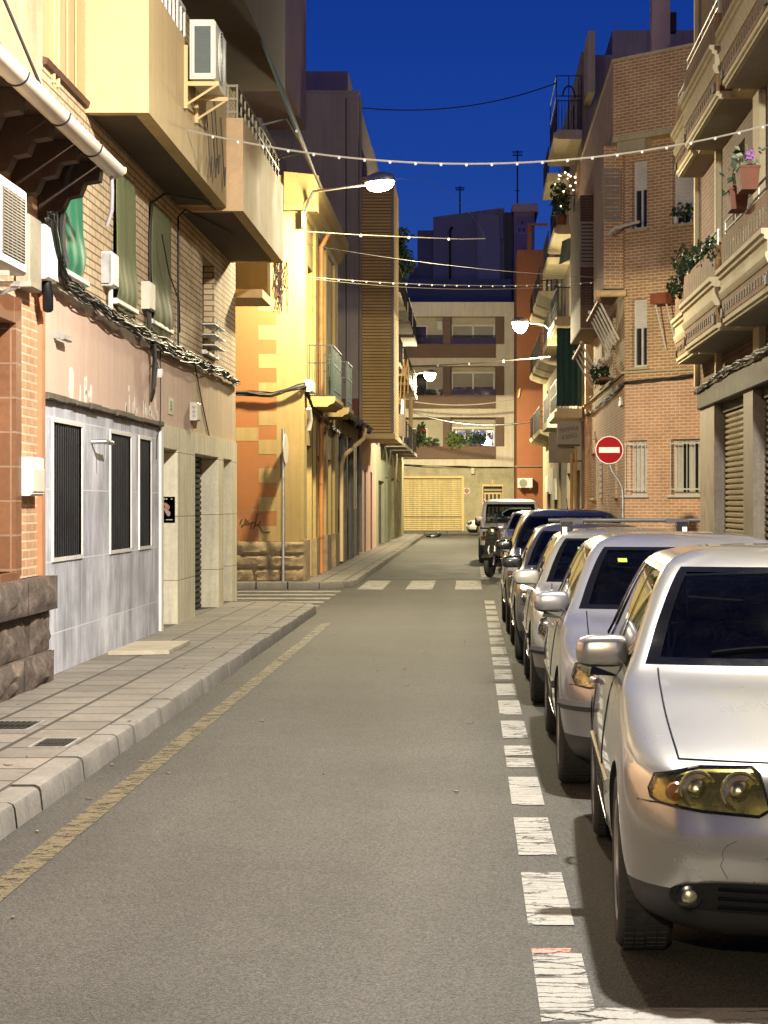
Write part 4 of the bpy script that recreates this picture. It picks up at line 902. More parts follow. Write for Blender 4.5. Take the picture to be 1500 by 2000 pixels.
WN=[(23.3,25.5,4.75,6.6),(28.3,29.6,4.75,6.6),(23.3,25.5,7.9,9.8),(28.3,29.6,7.9,9.8),(17,19,4.75,6.6)]
b=MB(); b.wall(Rt,3,33.8,3.442,13,WN,.3); mesh('brick_wall',b,T['brickD'],B)
for a,c,z0,z1 in WN: window(B,Rt,a,c,z0,z1,.2,'white',mull=((a+c)/2,),blind=.6)
b=MB()
for u0,u1 in ((26.0,27.1),(30.6,31.3)):
    for z0,z1 in ((3.45,3.86),(5.0,6.86),(8.1,9.9)): b.bbox(Rt,u0+.3,u1-.25,.001,.09,z0,z1,.01)
mesh('pilaster',b,T['cornice'],B)
b=MB(); b.tube([Rt(33.72,.06,3.5),Rt(33.72,.06,12.9)],.05,8); mesh('corner_pipe',b,T['cornice'],B,50)
SEG=[(33.55,31.35,.43),(30.95,27.0,.56),(26.35,22.2,.56),(21.6,17.2,.56)]
def balcony(z,nm):
    bal=None
    b=MB()
    for u1,u0,D in SEG+[(31.3,31.0,.36),(26.95,26.4,.36),(22.15,21.65,.36)]:
        b.fprof(Rt,u0,u1,[(.001,z),(D-.05,z),(D-.05,z+.03),(D-.02,z+.04),(D-.02,z+.10),(.001,z+.10)])
        b.fprof(Rt,u0-.0005,u1+.0005,[(D-.2,z+.33),(D,z+.33),(D+.015,z+.36),(D+.03,z+.40),(D+.03,z+.44),(D+.005,z+.455),(D+.005,z+.575),(D+.04,z+.59),(D+.04,z+.63),(D+.075,z+.645),(D+.075,z+.70),(D-.2,z+.70)])
    bal=mesh('balcony',b,T['cornice'],B)
    s=MB()
    for u1,u0,D in SEG: s.fb(Rt,u0+.02,u1-.02,.0015,D-.1,z-.004,z-.0005)
    mesh('soffit',s,T['soffit'],bal)
    p=MB()
    for u1,u0,D in SEG+[(31.3,31.0,.34),(26.95,26.4,.34),(22.15,21.65,.34)]:
        p.fb(Rt,u0+.01,u1-.01,D-.14,D-.012,z+.101,z+.329); p.fb(Rt,u0+.01,u1-.01,D-.14,D-.004,z+.702,z+1.12)
        p.fb(Rt,u0+.011,u0+.13,.002,D-.141,z+.102,z+1.119); p.fb(Rt,u1-.13,u1-.011,.002,D-.141,z+.102,z+1.119)
    c=p
    for u1,u0,D in SEG:
        n=int((u1-u0)/.24)
        for i in range(n): u=u0+.12+(u1-u0-.2)*i/n; c.fb(Rt,u,u+.05,D-.011,D-.001,z+.16,z+.25,1); c.fb(Rt,u,u+.05,D-.0035,D-.001,z+.80,z+.98,1)
        for u in (u0+.05,u1-.20): c.fb(Rt,u,u+.15,D-.01,D+.015,z+.101,z+.21,1)
    mesh('parapet',p,[T['brickV'],T['darkstone']],bal)
    r=MB()
    for u1,u0,D in SEG:
        for dz in (1.20,1.32): r.tube([Rt(u0+.05,D-.05,z+dz),Rt(u1-.05,D-.05,z+dz)],.014,6)
        n=4
        for i in range(n+1): u=u0+.06+(u1-u0-.12)*i/n; r.tube([Rt(u,D-.05,z+1.1),Rt(u,D-.05,z+1.32)],.01,5)
    mesh('railing',r,T['galv'],bal)
for z in (3.85,6.87,9.9): balcony(z,'balcony')
b=MB(); b.fb(Rt,3,33.9,-.4,.6,12.9,13.1); mesh('roof_edge',b,T['cornice'],B)
rg=random.Random(41)
bundle('cable_bundle','grey cables sagging along the dark stone fascia',[Rt(33.9,.08,3.42),Rt(31,.09,3.50),Rt(28,.10,3.55),Rt(24,.10,3.52),Rt(18,.1,3.5),Rt(10,.1,3.5)],9,.03,rg,steps=4,r=(.008,.015))
def pot(label,F,u,d,z,w,h,mat,plant=None,grp='flower pots on the brick balcony',seed=1,n=60,box=False,L_=0):
    t=thing('flower_pot',label,'flower pot',F(u,d,z),grp); b=MB()
    if L_:
        b.prism([F(u-L_*.46,d-w*.4,z),F(u+L_*.46,d-w*.4,z),F(u+L_*.46,d+w*.4,z),F(u-L_*.46,d+w*.4,z)],[F(u-L_*.5,d-w*.5,z+h),F(u+L_*.5,d-w*.5,z+h),F(u+L_*.5,d+w*.5,z+h),F(u-L_*.5,d+w*.5,z+h)])
        b.fb(F,u-L_*.52,u+L_*.52,d-w*.54,d+w*.54,z+h+.0005,z+h+.025)
    else: b.lathe([(w*.34,0),(w*.46,h*.8),(w*.52,h*.81),(w*.52,h),(w*.42,h),(w*.42,h*.9),(0,h*.9)],F(u,d,z),(0,0,1),14)
    mesh('pot',b,mat,t,40)
    if plant:
        p=MB(); p.leaves(F(u,d,z+h+.12),(max(w*.7,L_*.5),max(w*.7,L_*.2),.17),n,.11,0,random.Random(seed)); mesh('plant',p,plant,t)
    return t
t=pot('upper terracotta planter with a lilac flower on the right balcony rail',Rt,23.1,.66,5.07,.22,.24,T['terra'],M('pale_succulent',(.25,.32,.2,1),.6),L_=.42,n=24,seed=3)
b=MB(); b.leaves(Rt(22.85,.66,5.44),(.06,.06,.08),30,.06,0,random.Random(4)); mesh('flower',b,M('lilac_petal',(.55,.25,.70,1),.6),t)
pot('lower terracotta planter hung just below the lilac flower',Rt,24.0,.66,4.98,.22,.22,T['terra'],T['leafd'],L_=.42,n=20,seed=5)
pot('dark clay pot at the far end of the brick balcony',Rt,31.5,.5,4.92,.24,.26,M('dark_clay',(.10,.06,.04,1),.8),T['leafd'],seed=6,n=90)
T['leafb']=M('bright_leaf',(.12,.17,.05,1),.6,var=.4,vs=12)
t=thing('climbing_plant','green creeper tumbling along the first floor balcony rail','plant',Rt(29,.5,5.0)); b=MB(); rg=random.Random(6)
for k in range(17):
    u=27.2+5.6*k/16; b.leaves(Rt(u,.52+rg.gauss(0,.05),5.02+rg.gauss(0,.08)),(.08,.25,.13),60,.07,0,rg)
mesh('foliage',b,T['leafd'],t)
b=MB(); b.tube([Rt(27,.5,5.0),Rt(29,.52,5.1),Rt(31,.5,5.05),Rt(33,.5,5.0)],.012,5); mesh('stem',b,T['wood'],t)

# ---- brick corner house with a chamfered corner
XC=3.7; C1=right(XC); CH=Fr(3.7,49.6,.7,-.714,-.714,-.7)
D=thing('brick_corner_house','orange brick corner house with cut corner and white barred windows','house',(5,52,0))
b=MB(); b.ext([(4.35,66.8),(4.35,50.2),(7.2,47.1),(14,47.1),(14,66.8)],0,12.1); mesh('core',b,T['dark'],D)
gw=[(.03,.70),(1.44,2.45),(3.0,3.9)]; uw=[(.22,.70)]; u3=[(.22,.70),(1.48,2.42)]
b=MB(); b.wall(CH,.0,4.6,.0,4.52,[(a,c,1.80,3.10) for a,c in gw],.28); mesh('corner_wall',b,T['brickP'],D)
b=MB(); b.wall(CH,.0,4.6,4.522,10.2,[(a,c,4.84,6.45) for a,c in uw]+[(a,c,8.12,9.74) for a,c in u3],.28,d=.003); mesh('corner_upper_wall',b,T['brickC'],D)
SW=[(55.4,56.2,.13,2.95),(52.0,52.9,1.80,3.0),(61.0,63.6,1.75,3.1)]; SU=[(52.5,53.6,4.84,6.4),(57,58.2,4.84,6.4),(62,63.2,4.84,6.4),(55.5,56.5,7.9,9.6)]
b=MB(); b.wall(C1,49.605,67,.0,4.52,SW,.28); mesh('street_wall',b,T['brickP'],D)
b=MB(); b.wall(C1,49.605,67,4.522,10.2,SU,.28,d=.003); mesh('street_upper_wall',b,T['brickC'],D)
T['lace']=M('lace_curtain',(.62,.60,.56,1),.8,var=.15,vs=9)
for i,(a,c) in enumerate(gw):
    w=mesh('window',frame_mb(CH,a,c,1.80,3.10,.06,-.2,-.14,((a+c)/2,)),T['white'],D)
    p=MB(); p.fb(CH,a+.06,c-.06,-.19,-.18,1.86,3.04); mesh('pane',p,T['glassw'],w)
    cu=MB()
    fl=[a+.06+(c-a-.12)*k/20 for k in range(21)]
    for k in range(20): 
        if i==1 and k in (4,5,6,7,12,13): continue
        cu.fb(CH,fl[k],fl[k+1]-.002,-.176,-.170+.006*math.sin(k*1.7),1.87,3.03)
    mesh('curtain',cu,T['lace'],w)
    g=MB(); n=max(4,int((c-a)/.12))
    for k in range(n+1): u=a+.02+(c-a-.04)*k/n; g.tube([CH(u,.03,1.86),CH(u,.03,3.06)],.011,6)
    for z in (1.93,3.0): g.fb(CH,a-.01,c+.01,.018,.042,z-.018,z+.018)
    mesh('grille',g,T['white'],w)
    s=MB(); s.bbox(CH,a-.08,c+.08,-.14,.09,1.735,1.798,.01); mesh('sill',s,T['white'],w)
for a,c,z0,z1 in [(x[0],x[1],4.84,6.45) for x in uw]+[(x[0],x[1],8.12,9.74) for x in u3]:
    w=window(D,CH,a,c,z0,z1,.16,'white',mull=((a+c)/2,),blind=.42 if c<1 else .93)
    s=MB(); s.bbox(CH,a-.07,c+.07,-.1,.08,z0-.07,z0-.002,.01); mesh('sill',s,T['cornice'],w)
for a,c,z0,z1 in SW[1:]+SU:
    w=window(D,C1,a,c,z0,z1,.16,'white',mull=((a+c)/2,),blind=.5)
    s=MB(); s.bbox(C1,a-.07,c+.07,-.1,.08,z0-.07,z0-.002,.01); mesh('sill',s,T['cornice'],w)
d=MB(); d.fb(C1,55.4,56.2,-.2,-.12,.13,2.95); mesh('door',d,M('white_door',(.74,.74,.70,1),.5,var=.05),D)
w=mesh('window_guard',(lambda g:[g.fb(C1,58.2+.0,58.6,.0,.07,1.75+.16*k,1.85+.16*k) for k in range(9)] and g)(MB()),T['white'],D)
b=MB(); b.fb(CH,-.05,4.6,.004,.06,4.70,4.745); b.fb(C1,49.62,67,.004,.06,4.70,4.745); mesh('string_course',b,T['cornice'],D)
# overhanging top storey
def off(d): return [(XC-d,67),(XC-d,49.6-.414*d),(3.7+.7*4.6-.714*d,49.6-.714*4.6-.7*d),(14,46.0),(14,67)]
b=MB(); b.ext(off(.30),10.205,10.33); mesh('cornice_slab',b,T['cornice'],D)
b=MB(); b.ext(off(.285),10.332,12.12); mesh('top_storey',b,T['brickC'],D)
b=MB(); b.ext(off(.32),12.122,12.19); mesh('coping',b,T['cornice'],D)
b=MB(); b.fb(CH,-.02,.85,.004,.25,9.95,10.2); mesh('window_hood',b,T['cornice'],D)
for i,(u0,u1,z0) in enumerate(((49.95,54.0,6.80),(57.9,63.5,6.5))):
    b=MB(); b.fb(C1,u0,u1,.005,.62 if i else .48,z0,10.203); bay=mesh('bay',b,T['brickC'] if not i else T['brickD'],D)
    s=MB(); s.fb(C1,u0+.01,u1-.01,.006,.47 if not i else .61,z0-.03,z0-.002); mesh('bay_soffit',s,T['soffit'],bay)
    FB=front(u0); x0=XC-(.62 if i else .48)
    lv=MB(); zz=8.38 if not i else 8.2; n=11
    lv.fb(FB,x0-.02,x0+.42,.001,.05,zz,zz+.06); lv.fb(FB,x0-.02,x0+.42,.001,.05,zz+1.2,zz+1.26); lv.fb(FB,x0-.02,x0+.03,.001,.05,zz+.06,zz+1.2); lv.fb(FB,x0+.37,x0+.42,.001,.05,zz+.06,zz+1.2)
    for k in range(n): z=zz+.07+1.12*k/n; lv.prism([FB(x0+.03,.004,z+.07),FB(x0+.37,.004,z+.07),FB(x0+.37,.012,z+.07),FB(x0+.03,.012,z+.07)],[FB(x0+.03,.04,z),FB(x0+.37,.04,z),FB(x0+.37,.048,z+.004),FB(x0+.03,.048,z+.004)])
    mesh('louvre_shutter',lv,T['soffit'],bay)
t=thing('vent_pipe','fat cream duct sticking out of the brick corner','pipe',CH(-.1,.1,6.7)); b=MB(); a=Vector(CH(.05,.05,6.62)); e=Vector((px(1163,49.3),49.3,pz(574,49.3))); b.tube([a,a.lerp(e,.9)],.085,14); mesh('tube',b,T['cream'],t,50); b=MB(); b.tube([a.lerp(e,.88),a.lerp(e,.93)],.105,14); b.tube([a.lerp(e,.95),e],.105,14); mesh('collar',b,T['cream'],t,50)
t=thing('wall_handrail','white pipe rail outside the upper corner window','rail',CH(.4,.1,8.1)); b=MB(); b.tube([CH(-.25,.32,8.02),CH(.0,.33,8.16),CH(.72,.30,8.24)],.035,8); mesh('tube',b,T['white'],t,50)
t=thing('wall_lamp','small white wedge light on the salmon brick near the cables','wall light',CH(0,0,4.1)); b=MB(); b.prism([C1(50.1,.001,3.98),C1(50.9,.001,3.98),C1(50.5,.001,4.2)],[C1(50.1,.06,3.98),C1(50.9,.06,3.98),C1(50.5,.05,4.2)]); mesh('shade',b,T['white'],t)
t=thing('wall_lamp','small white wedge light farther along the street wall','wall light',C1(57,0,3.2)); b=MB(); b.prism([C1(60.5,.001,3.48),C1(61.4,.001,3.48),C1(61.2,.001,3.72)],[C1(60.5,.06,3.48),C1(61.4,.06,3.48),C1(61.2,.05,3.72)]); mesh('shade',b,T['white'],t)
rg=random.Random(43)
bundle('cable_bundle','grey cables wrapping round the brick cut corner',[CH(3.5,.06,4.62),CH(1.8,.06,4.56),CH(.1,.07,4.50),C1(50.4,.07,4.46),C1(56,.06,4.40),C1(66,.06,4.38)],8,.03,rg,steps=4,r=(.010,.02))
# wall mounted clothes airers (reddish bar with white arms)
T['rustbar']=M('rust_red_bar',(.30,.09,.04,1),.6,var=.15)
def airer(label,u0,u1,z,n,d=.55):
    t=thing('clothes_airer',label,'clothes airer',C1(u0,.0,z),'clothes airers'); b=MB(); b.tube([C1(u0,d,z),C1(u1,d,z-.08)],.05,8); mesh('bar',b,T['rustbar'],t)
    for i in range(n):
        u=u0+.15+(u1-u0-.3)*i/(n-1); b=MB(); b.tube([C1(u,d-.02,z),C1(u-.05,.06,z-.95)],.028,6); mesh('arm',b,T['white'],t)
    for u in (u0+.3,u1-.6): b=MB(); b.ball(C1(u,d,z+.08),.055,8); mesh('knob',b,T['white'],t,60)
airer('near rust red clothes airer with bright white arms on the brick house',50.6,55.2,6.55,6)
airer('far rust red clothes airer with dim arms beside the teal curtain',57.5,62.0,6.0,4,.6)
t=thing('clothes_airer','narrow airer with two white arms beside the balcony creeper','clothes airer',CH(1.3,0,6.4),'clothes airers'); b=MB(); b.bbox(CH,1.15,1.62,.2,.42,6.25,6.5,.01); mesh('box',b,T['rustbar'],t)
for u in (1.22,1.55): b=MB(); b.tube([CH(u,.3,6.25),CH(u+.12,.06,5.2)],.02,6); mesh('arm',b,T['white'],t)
# sill pots on the blind window
for k,(u,m,l) in enumerate(((1.62,T['white'],'white pot at left on the sill of the wide blind window'),(1.9,T['iron'],'black trough in the middle of the blind window sill'),(2.2,T['white'],'white pot at right on the sill of the wide blind window'))):
    pot(l,CH,u,.03,8.125,.15,.16,m,T['leafd'],'pots on the window sill',20+k,40)
t=thing('potted_plant','straggly plant with pale flower on the street wall sill','plant',C1(56,.3,4.75)); b=MB(); b.leaves(C1(54,.3,4.95),(.25,.5,.25),160,.14,0,random.Random(5)); mesh('foliage',b,T['leafd'],t); b=MB(); b.leaves(C1(53.4,.38,5.2),(.12,.12,.12),40,.1,0,random.Random(6)); mesh('flower',b,T['lace'],t); b=MB(); b.fb(C1,52.8,55,.12,.4,4.75,4.82); mesh('trough',b,T['terra'],t)
# chimney and roof boxes
t=thing('chimney','tall pinkish chimney shaft on the brick corner house','chimney',(px(1290,58),58,12.1)); b=MB(); b.box(px(1273,58),px(1309,58),58,58.6,11.5,17.5); mesh('shaft',b,M('pink_grey_render',(.60,.46,.38,1),.9,var=.08),t)
b=MB(); b.box(px(1309.5,58),px(1322,58),58.1,58.4,pz(60,58),pz(22,58)); mesh('vent_cage',b,T['iron'],t)

# ---- tall grey block with cage balconies
XG=3.6; G1=right(XG); T['greyb']=M('grey_violet_cladding',(.40,.35,.33,1),.9,var=.1,vs=1,streak=.25)
Eb=thing('balcony_block','tall grey block with teal curtain and stacked iron balconies','building',(XG,74,0))
b=MB(); b.box(XG+.3,16,67.05,81.9,0,16.1); b.box(4.6,16,67.04,75,16.1,16.9); mesh('core',b,T['greyb'],Eb)
EH=[(68,69.6,z,z+2.1) for z in (4.75,7.7,10.6,13.6)]+[(73,74.6,z,z+2.1) for z in (4.75,7.7,10.6,13.6)]+[(78,79.6,z,z+2.1) for z in (4.75,7.7,10.6,13.6)]
b=MB(); b.wall(G1,67.03,82,.0,16.2,EH+[(68,71,.13,2.7),(74,77,.13,2.7)],.28); mesh('street_wall',b,M('brown_grey_render',(.28,.23,.18,1),.9,var=.15,streak=.2),Eb)
for a,c,z0,z1 in EH: window(Eb,G1,a,c,z0,z1,.2)
b=MB(); b.fb(G1,68,71,-.2,-.15,.13,2.7); b.fb(G1,74,77,-.2,-.15,.13,2.7); mesh('shop_door',b,T['wood'],Eb)
b=MB()
for k in range(12): b.box(px(1150,67)+.0+.16*k,px(1150,67)+.05+.16*k,66.98,67.03,12.3,16.0)
mesh('wall_rib',b,T['greyb'],Eb)
b=MB(); b.box(px(1145,66.5)-.05,px(1155,66.5),64.5,67,14.4,16.3); mesh('roof_edge',b,T['cornice'],Eb)
for i,z in enumerate((4.35,7.3,10.25,13.3)):
    b=MB(); b.fb(G1,66.6,72,.001,.82,z,z+.3); b.fb(G1,66.5,72.05,.78,.90,z+.02,z+.2); bal=mesh('balcony',b,T['cornice'],Eb)
    r=rail_mb(G1,66.62,72,.80,z+.3,z+1.25,.13,.01,(z+.8,))
    for d in [.05+.1*k for k in range(8)]: r.fb(G1,66.61,66.63,d-.01,d+.01,z+.3,z+1.25)
    r.fb(G1,66.605,66.635,.03,.79,z+1.22,z+1.25)
    mesh('railing',r,T['iron'],bal)
    b=MB(); b.fb(G1,75,80,.001,.8,z,z+.25); bal=mesh('balcony',b,T['cornice'],Eb)
    r=rail_mb(G1,75,80,.76,z+.25,z+1.2,.14,.01); mesh('railing',r,T['iron'],bal)
c=MB()
z0=13.6
for x in (0,.4,.8): c.tube([G1(66.7,x+.02,z0),G1(66.7,x+.02,15.35)],.018,5); c.tube([G1(71.8,x+.02,z0),G1(71.8,x+.02,15.35)],.018,5)
for z in (14.7,15.35): c.tube([G1(66.7,.02,z),G1(66.7,.82,z),G1(71.8,.82,z)],.018,5)
c.tube([(Vector(G1(66.72,.42,14.55))+Vector((.2*math.cos(a),0,.38*math.sin(a)+.1))) for a in [i*.3 for i in range(11)]],.03,5)
mesh('rail_cage',c,T['iron'],Eb)
t=thing('teal_curtain','dark teal curtain hung over the near end of a balcony','curtain',G1(66.55,.4,4.7)); 
def fn(a,c): return (XG-.02-.80*(1-a)-.0+.0, 66.52+.025*math.sin(a*28), 4.72+2.5*c)
b=MB(); b.sheet(fn,40,6,(0,.012,0)); mesh('cloth',b,M('teal_cloth',(.010,.055,.055,1),.8,var=.12,streak=.2),t,60)
t=thing('washing','pale blue green washing hanging under the second balcony','washing',G1(66.5,.6,9.5)); b=MB(); b.sheet(lambda a,c:(XG-.75+.35*a+.1*c,66.45+.03*math.sin(a*9),9.25+.75*c+.15*a),10,6,(0,.01,0)); mesh('cloth',b,M('pale_teal_cloth',(.16,.26,.22,1),.8),t,60)
b=MB(); rg=random.Random(12)
for k in range(18): b.ball((px(1102,66.5)+rg.gauss(0,.2),66.4+rg.uniform(0,.4),pz(365,66.5)+rg.gauss(0,.45)),rg.uniform(.018,.035),6)
t=thing('fairy_lights','warm fairy lights tangled round a dark balcony plant','fairy lights',(px(1102,66.5),66.4,11.5)); mesh('bulb',b,emit('fairy_glow','FFD9A0',14),t)
for k in range(3):
    q=[(px(1102,66.5)+rg.gauss(0,.25),66.45,pz(365,66.5)+rg.gauss(0,.4)) for _ in range(6)]; b=MB(); b.tube(q,.006,4); mesh('wire',b,T['cable'],t)
t=thing('balcony_plant','dark bush on the fairy lit balcony','plant',(px(1095,66.5),66.6,10.6)); b=MB(); b.leaves((px(1093,66.6),66.6,11.35),(.3,.3,.6),240,.17,0,rg); mesh('foliage',b,T['leafd'],t); b=MB(); b.lathe([(.14,0),(.2,.3),(0,.3)],(px(1096,66.6),66.6,10.55),(0,0,1),10); mesh('pot',b,T['terra'],t)
# hanging shop sign
SF=front(66.3); t=thing('shop_sign','grey hanging shop sign with dark brush lettering MAMPARA','sign',(3.2,66.3,3.6)); x0,x1=px(1088,66.3),px(1134,66.3); za,zb=pz(868,66.3),pz(822,66.3)
b=MB(); b.fb(SF,x0,x1,0,.10,za,zb); mesh('board',b,M('sign_grey',(.30,.28,.22,1),.6,var=.1),t)
b=MB(); b.fb(SF,x0+.02,x1-.02,.0,.102,za-.06,za-.002); b.box(x1,x1+.1,66.2,66.24,zb-.08,zb-.04); mesh('frame',b,T['iron'],t)
text('MAMPARA',.20,((x0+x1)/2,66.198,(za+zb)/2+.1),(R(90),R(-9),0),T['iron'],t,.004,sx=.66)
text('& BAÑO',.20,((x0+x1)/2+.02,66.198,(za+zb)/2-.13),(R(90),R(-9),0),T['iron'],t,.004,sx=.66)
t=thing('shop_sign','blank grey panel hanging below the lettered sign','sign',(3,66.6,2.8)); b=MB(); b.box(px(1072,66.8),px(1122,66.8),66.75,66.85,pz(904,66.8),pz(845,66.8)); mesh('panel',b,M('panel_grey',(.27,.24,.19,1),.7,var=.12),t)
b=MB(); b.box(px(1118,66.8),px(1136,66.8),66.7,66.74,pz(902,66.8),pz(899,66.8)); mesh('bracket',b,T['iron'],t)
b=MB(); b.tube([(px(1116,66.7),66.6,.15),(px(1116,66.7),66.6,3.2)],.05,8); b.tube([(px(1124,66.7),66.6,.15),(px(1124,66.7),66.6,3.4)],.04,8); solo('downpipe',b,M('ochre_pipe',(.45,.30,.12,1),.6),'ochre pair of pipes beneath the blank grey panel','pipe',smooth=50)
# blocks between and the rust coloured one at the end
Fa=thing('far_right_block','far right block with small railed balconies and white shop boards','building',(3.5,90,0)); F1=right(3.5)
b=MB(); b.box(3.8,14,82.05,99.5,0,12.4); mesh('core',b,T['greyb'],Fa)
b=MB(); b.wall(F1,82.02,99.5,.0,12.5,[(u,u+1.5,z,z+2) for u in (84,88.5,93) for z in (4.7,7.6,10.2)]+[(83,86,.13,2.6),(90,94,.13,2.6)],.28); mesh('street_wall',b,M('tan_render',(.34,.27,.17,1),.9,var=.15,streak=.2),Fa)
for u in (84,88.5,93):
    for z in (4.7,7.6,10.2): window(Fa,F1,u,u+1.5,z,z+2,.2)
for u0,u1 in ((83,87),(87.8,91),(92.5,96)):
    for z in (4.4,7.3,9.95):
        b=MB(); b.fprof(F1,u0,u1,[(.001,z-.2),(.3,z-.15),(.7,z),(.75,z+.15),(.001,z+.15)]); bal=mesh('balcony',b,T['cornice'],Fa)
        r=rail_mb(F1,u0,u1,.70,z+.15,z+1.1,.14,.01)
        for d in (.05,.25,.45): r.fb(F1,u0,u0+.02,d,d+.02,z+.15,z+1.1)
        r.fb(F1,u0,u0+.02,.03,.68,z+1.07,z+1.1); mesh('railing',r,T['iron'],bal)
b=MB(); b.fb(F1,83,86,.01,.1,1.75,2.6); b.fb(F1,87,89,.01,.12,2.0,3.1); b.fb(F1,90,94,.01,.1,2.1,2.8); mesh('shop_board',b,T['white'],Fa)
b=MB(); b.fb(F1,83,86,-.2,-.15,.13,2.6); b.fb(F1,90,94,-.2,-.15,.13,2.6); mesh('shop_door',b,T['darkp'],Fa)
# ---------------------------------------------------------------- end of the street
YE=110.0; E=front(YE)
def ex(x): return px(x,YE)
def ez(y): return pz(y,YE)
T['endb']=M('beige_end_facade',(.70,.63,.49,1),.88,var=.08,vs=.6,streak=.15); T['endbr']=M('brown_panel',(.17,.11,.075,1),.8,var=.15,vs=1); T['endst']=M('mottled_stucco',(.40,.36,.23,1),.9,var=.2,vs=1.5,bmp=.3,dirt=(.58,.54,.36,1),dirtamt=.7,dscale=1.1)
Z=thing('end_block','beige apartment block closing the street with a yellow garage door','building',(0,YE,0))
b=MB(); b.box(-14,ex(1004),YE+1.25,YE+9,0,ez(592)); mesh('core',b,T['endbr'],Z)
gx=(ex(785),ex(902)); dx=(ex(944),ex(981))
b=MB(); b.wall(E,-14,ex(1004),0,ez(912),[(gx[0],gx[1],.1,ez(934)),(dx[0],dx[1],.1,ez(950))],.3,d=.02); mesh('ground_wall',b,T['endst'],Z)
b=MB(); b.fb(E,gx[0]-.07,gx[0],-.1,.06,.12,ez(930)); b.fb(E,gx[1],gx[1]+.12,-.1,.06,.12,ez(930)); b.fb(E,gx[0]-.07,gx[1]+.12,-.1,.061,ez(934),ez(930)); b.fb(E,dx[0]-.05,dx[0],-.1,.05,.12,ez(946)); b.fb(E,dx[1],dx[1]+.05,-.1,.05,.12,ez(946)); b.fb(E,dx[0]-.05,dx[1]+.05,-.1,.051,ez(950),ez(946)); mesh('door_frame',b,T['cream'],Z)
gd=mesh('garage_door',shutter_mb(E,gx[0],gx[1],.13,ez(934),-.12,.105,.03),M('yellow_garage_door',(.74,.62,.32,1),.6,0,var=.12,vs=1.2,streak=.3,dirt=(.30,.2,.08,1),dirtamt=.3),Z)
b=MB(); b.fb(E,gx[0],gx[1],-.1,-.07,.86,.90); mesh('rail',b,T['endbr'],gd)
b=MB(); b.fb(E,dx[0],dx[1],-.2,-.15,.12,ez(950)); d=mesh('door',b,T['darkp'],Z)
b=MB(); b.fb(E,dx[0]+.03,dx[1]-.03,-.148,-.12,ez(965),ez(962)); b.fb(E,dx[0]+.03,dx[1]-.03,-.148,-.12,ez(958),ez(956))
for k in range(5): u=dx[0]+.06+(dx[1]-dx[0]-.16)*k/4; b.fb(E,u,u+.06,-.147,-.11,.3,ez(965))
mesh('grille',b,T['cream'],d)
xs=(ex(798),ex(968),ex(985),ex(1004))
b=MB(); b.fb(E,xs[2],xs[3],-1.2,.03,ez(912)+.002,ez(590)); mesh('side_pier',b,T['endb'],Z)
b=MB()
for ya,yb in ((912,895),(815,797),(715,698),(618,590)): b.fb(E,-14,xs[2]-.001,-1.2,.025,ez(ya)+.001,ez(yb))
for ya,yb in ((895,872),(797,772),(698,672)): b.fb(E,xs[1],xs[2]-.001,-.2,.026,ez(ya)+.001,ez(yb)-.001)
mesh('floor_band',b,T['endb'],Z)
b=MB()
for ya,yb in ((895,872),(797,772),(698,672)): b.fb(E,-14,xs[1]-.001,-.12,.12,ez(ya)-.03,ez(yb))
mesh('balcony_front',b,T['endbr'],Z)
for ya,yb in ((872,815),(772,715),(672,618)):
    z0,z1=ez(ya)-.3,ez(yb)
    b=MB(); b.fb(E,-14,xs[2]-.002,-1.24,-1.0,z0,z1); mesh('loggia_wall',b,M('loggia_paint',(.52,.46,.36,1),.9,var=.1),Z)
    b=MB(); b.fb(E,ex(865),ex(880),-1.0,-.02,ez(ya)-.02,z1-.003); b.fb(E,ex(968),ex(984),-1.0,-.02,ez(ya)-.02,z1-.003); mesh('brown_pier',b,T['endbr'],Z)
for k,(ya,yb) in enumerate(((872,833),(762,724),(670,631))):
    lit=(k==0)
    a,c=ex(881),ex(967); w=window(Z,E,a,c,ez(ya),ez(yb),.98,'white',mull=((a+c)/2,),w=.09,pane='glassw',blind=.12 if lit else .85,blindmat=M('grey_blind',(.42,.39,.32,1),.7))
    if lit:
        cu=MB(); n=36
        for i in range(n):
            u=a+.1+(c-a-.2)*i/n
            if i in (0,1,2,11,12,30,31,32,33,34): continue
            cu.fb(E,u,u+(c-a-.2)/n-.006,-.955,-.950+.01*math.sin(i*1.9),ez(ya)+.1,ez(yb)-.22)
        m,nt,p=_nt('lit_lilac_curtain'); s=noise(nt,coords(nt,scale=(5,1,.6)),3,4); c2=mixc(nt,(.05,.07,.45,1),(.22,.30,1,1),rmap(nt,s,.35,.65,0,1)); nt.links.new(c2,p.inputs['Emission Color']); p.inputs['Emission Strength'].default_value=.38; p.inputs['Base Color'].default_value=(.02,.02,.06,1)
        mesh('lit_curtain',cu,m,w)
    a,c=ex(800),ex(834); window(Z,E,a,c,ez(ya)-.1,ez(yb)-.05,.98,'white',mull=((a+c)/2,) if lit else (),w=.06)
b=MB()
for ya in (672,772): b.fb(E,ex(800),ex(967),-.06,-.03,ez(ya),ez(ya-12))
mesh('glass_guard',b,T['glassw'],Z)
b=MB(); b.bbox(E,ex(853),ex(864),-.95,-.7,ez(642),ez(624),.02); tag(mesh('air_conditioner',b,T['acw'],None),'small white air conditioner in the top loggia at the street end','air conditioner','air conditioning units')
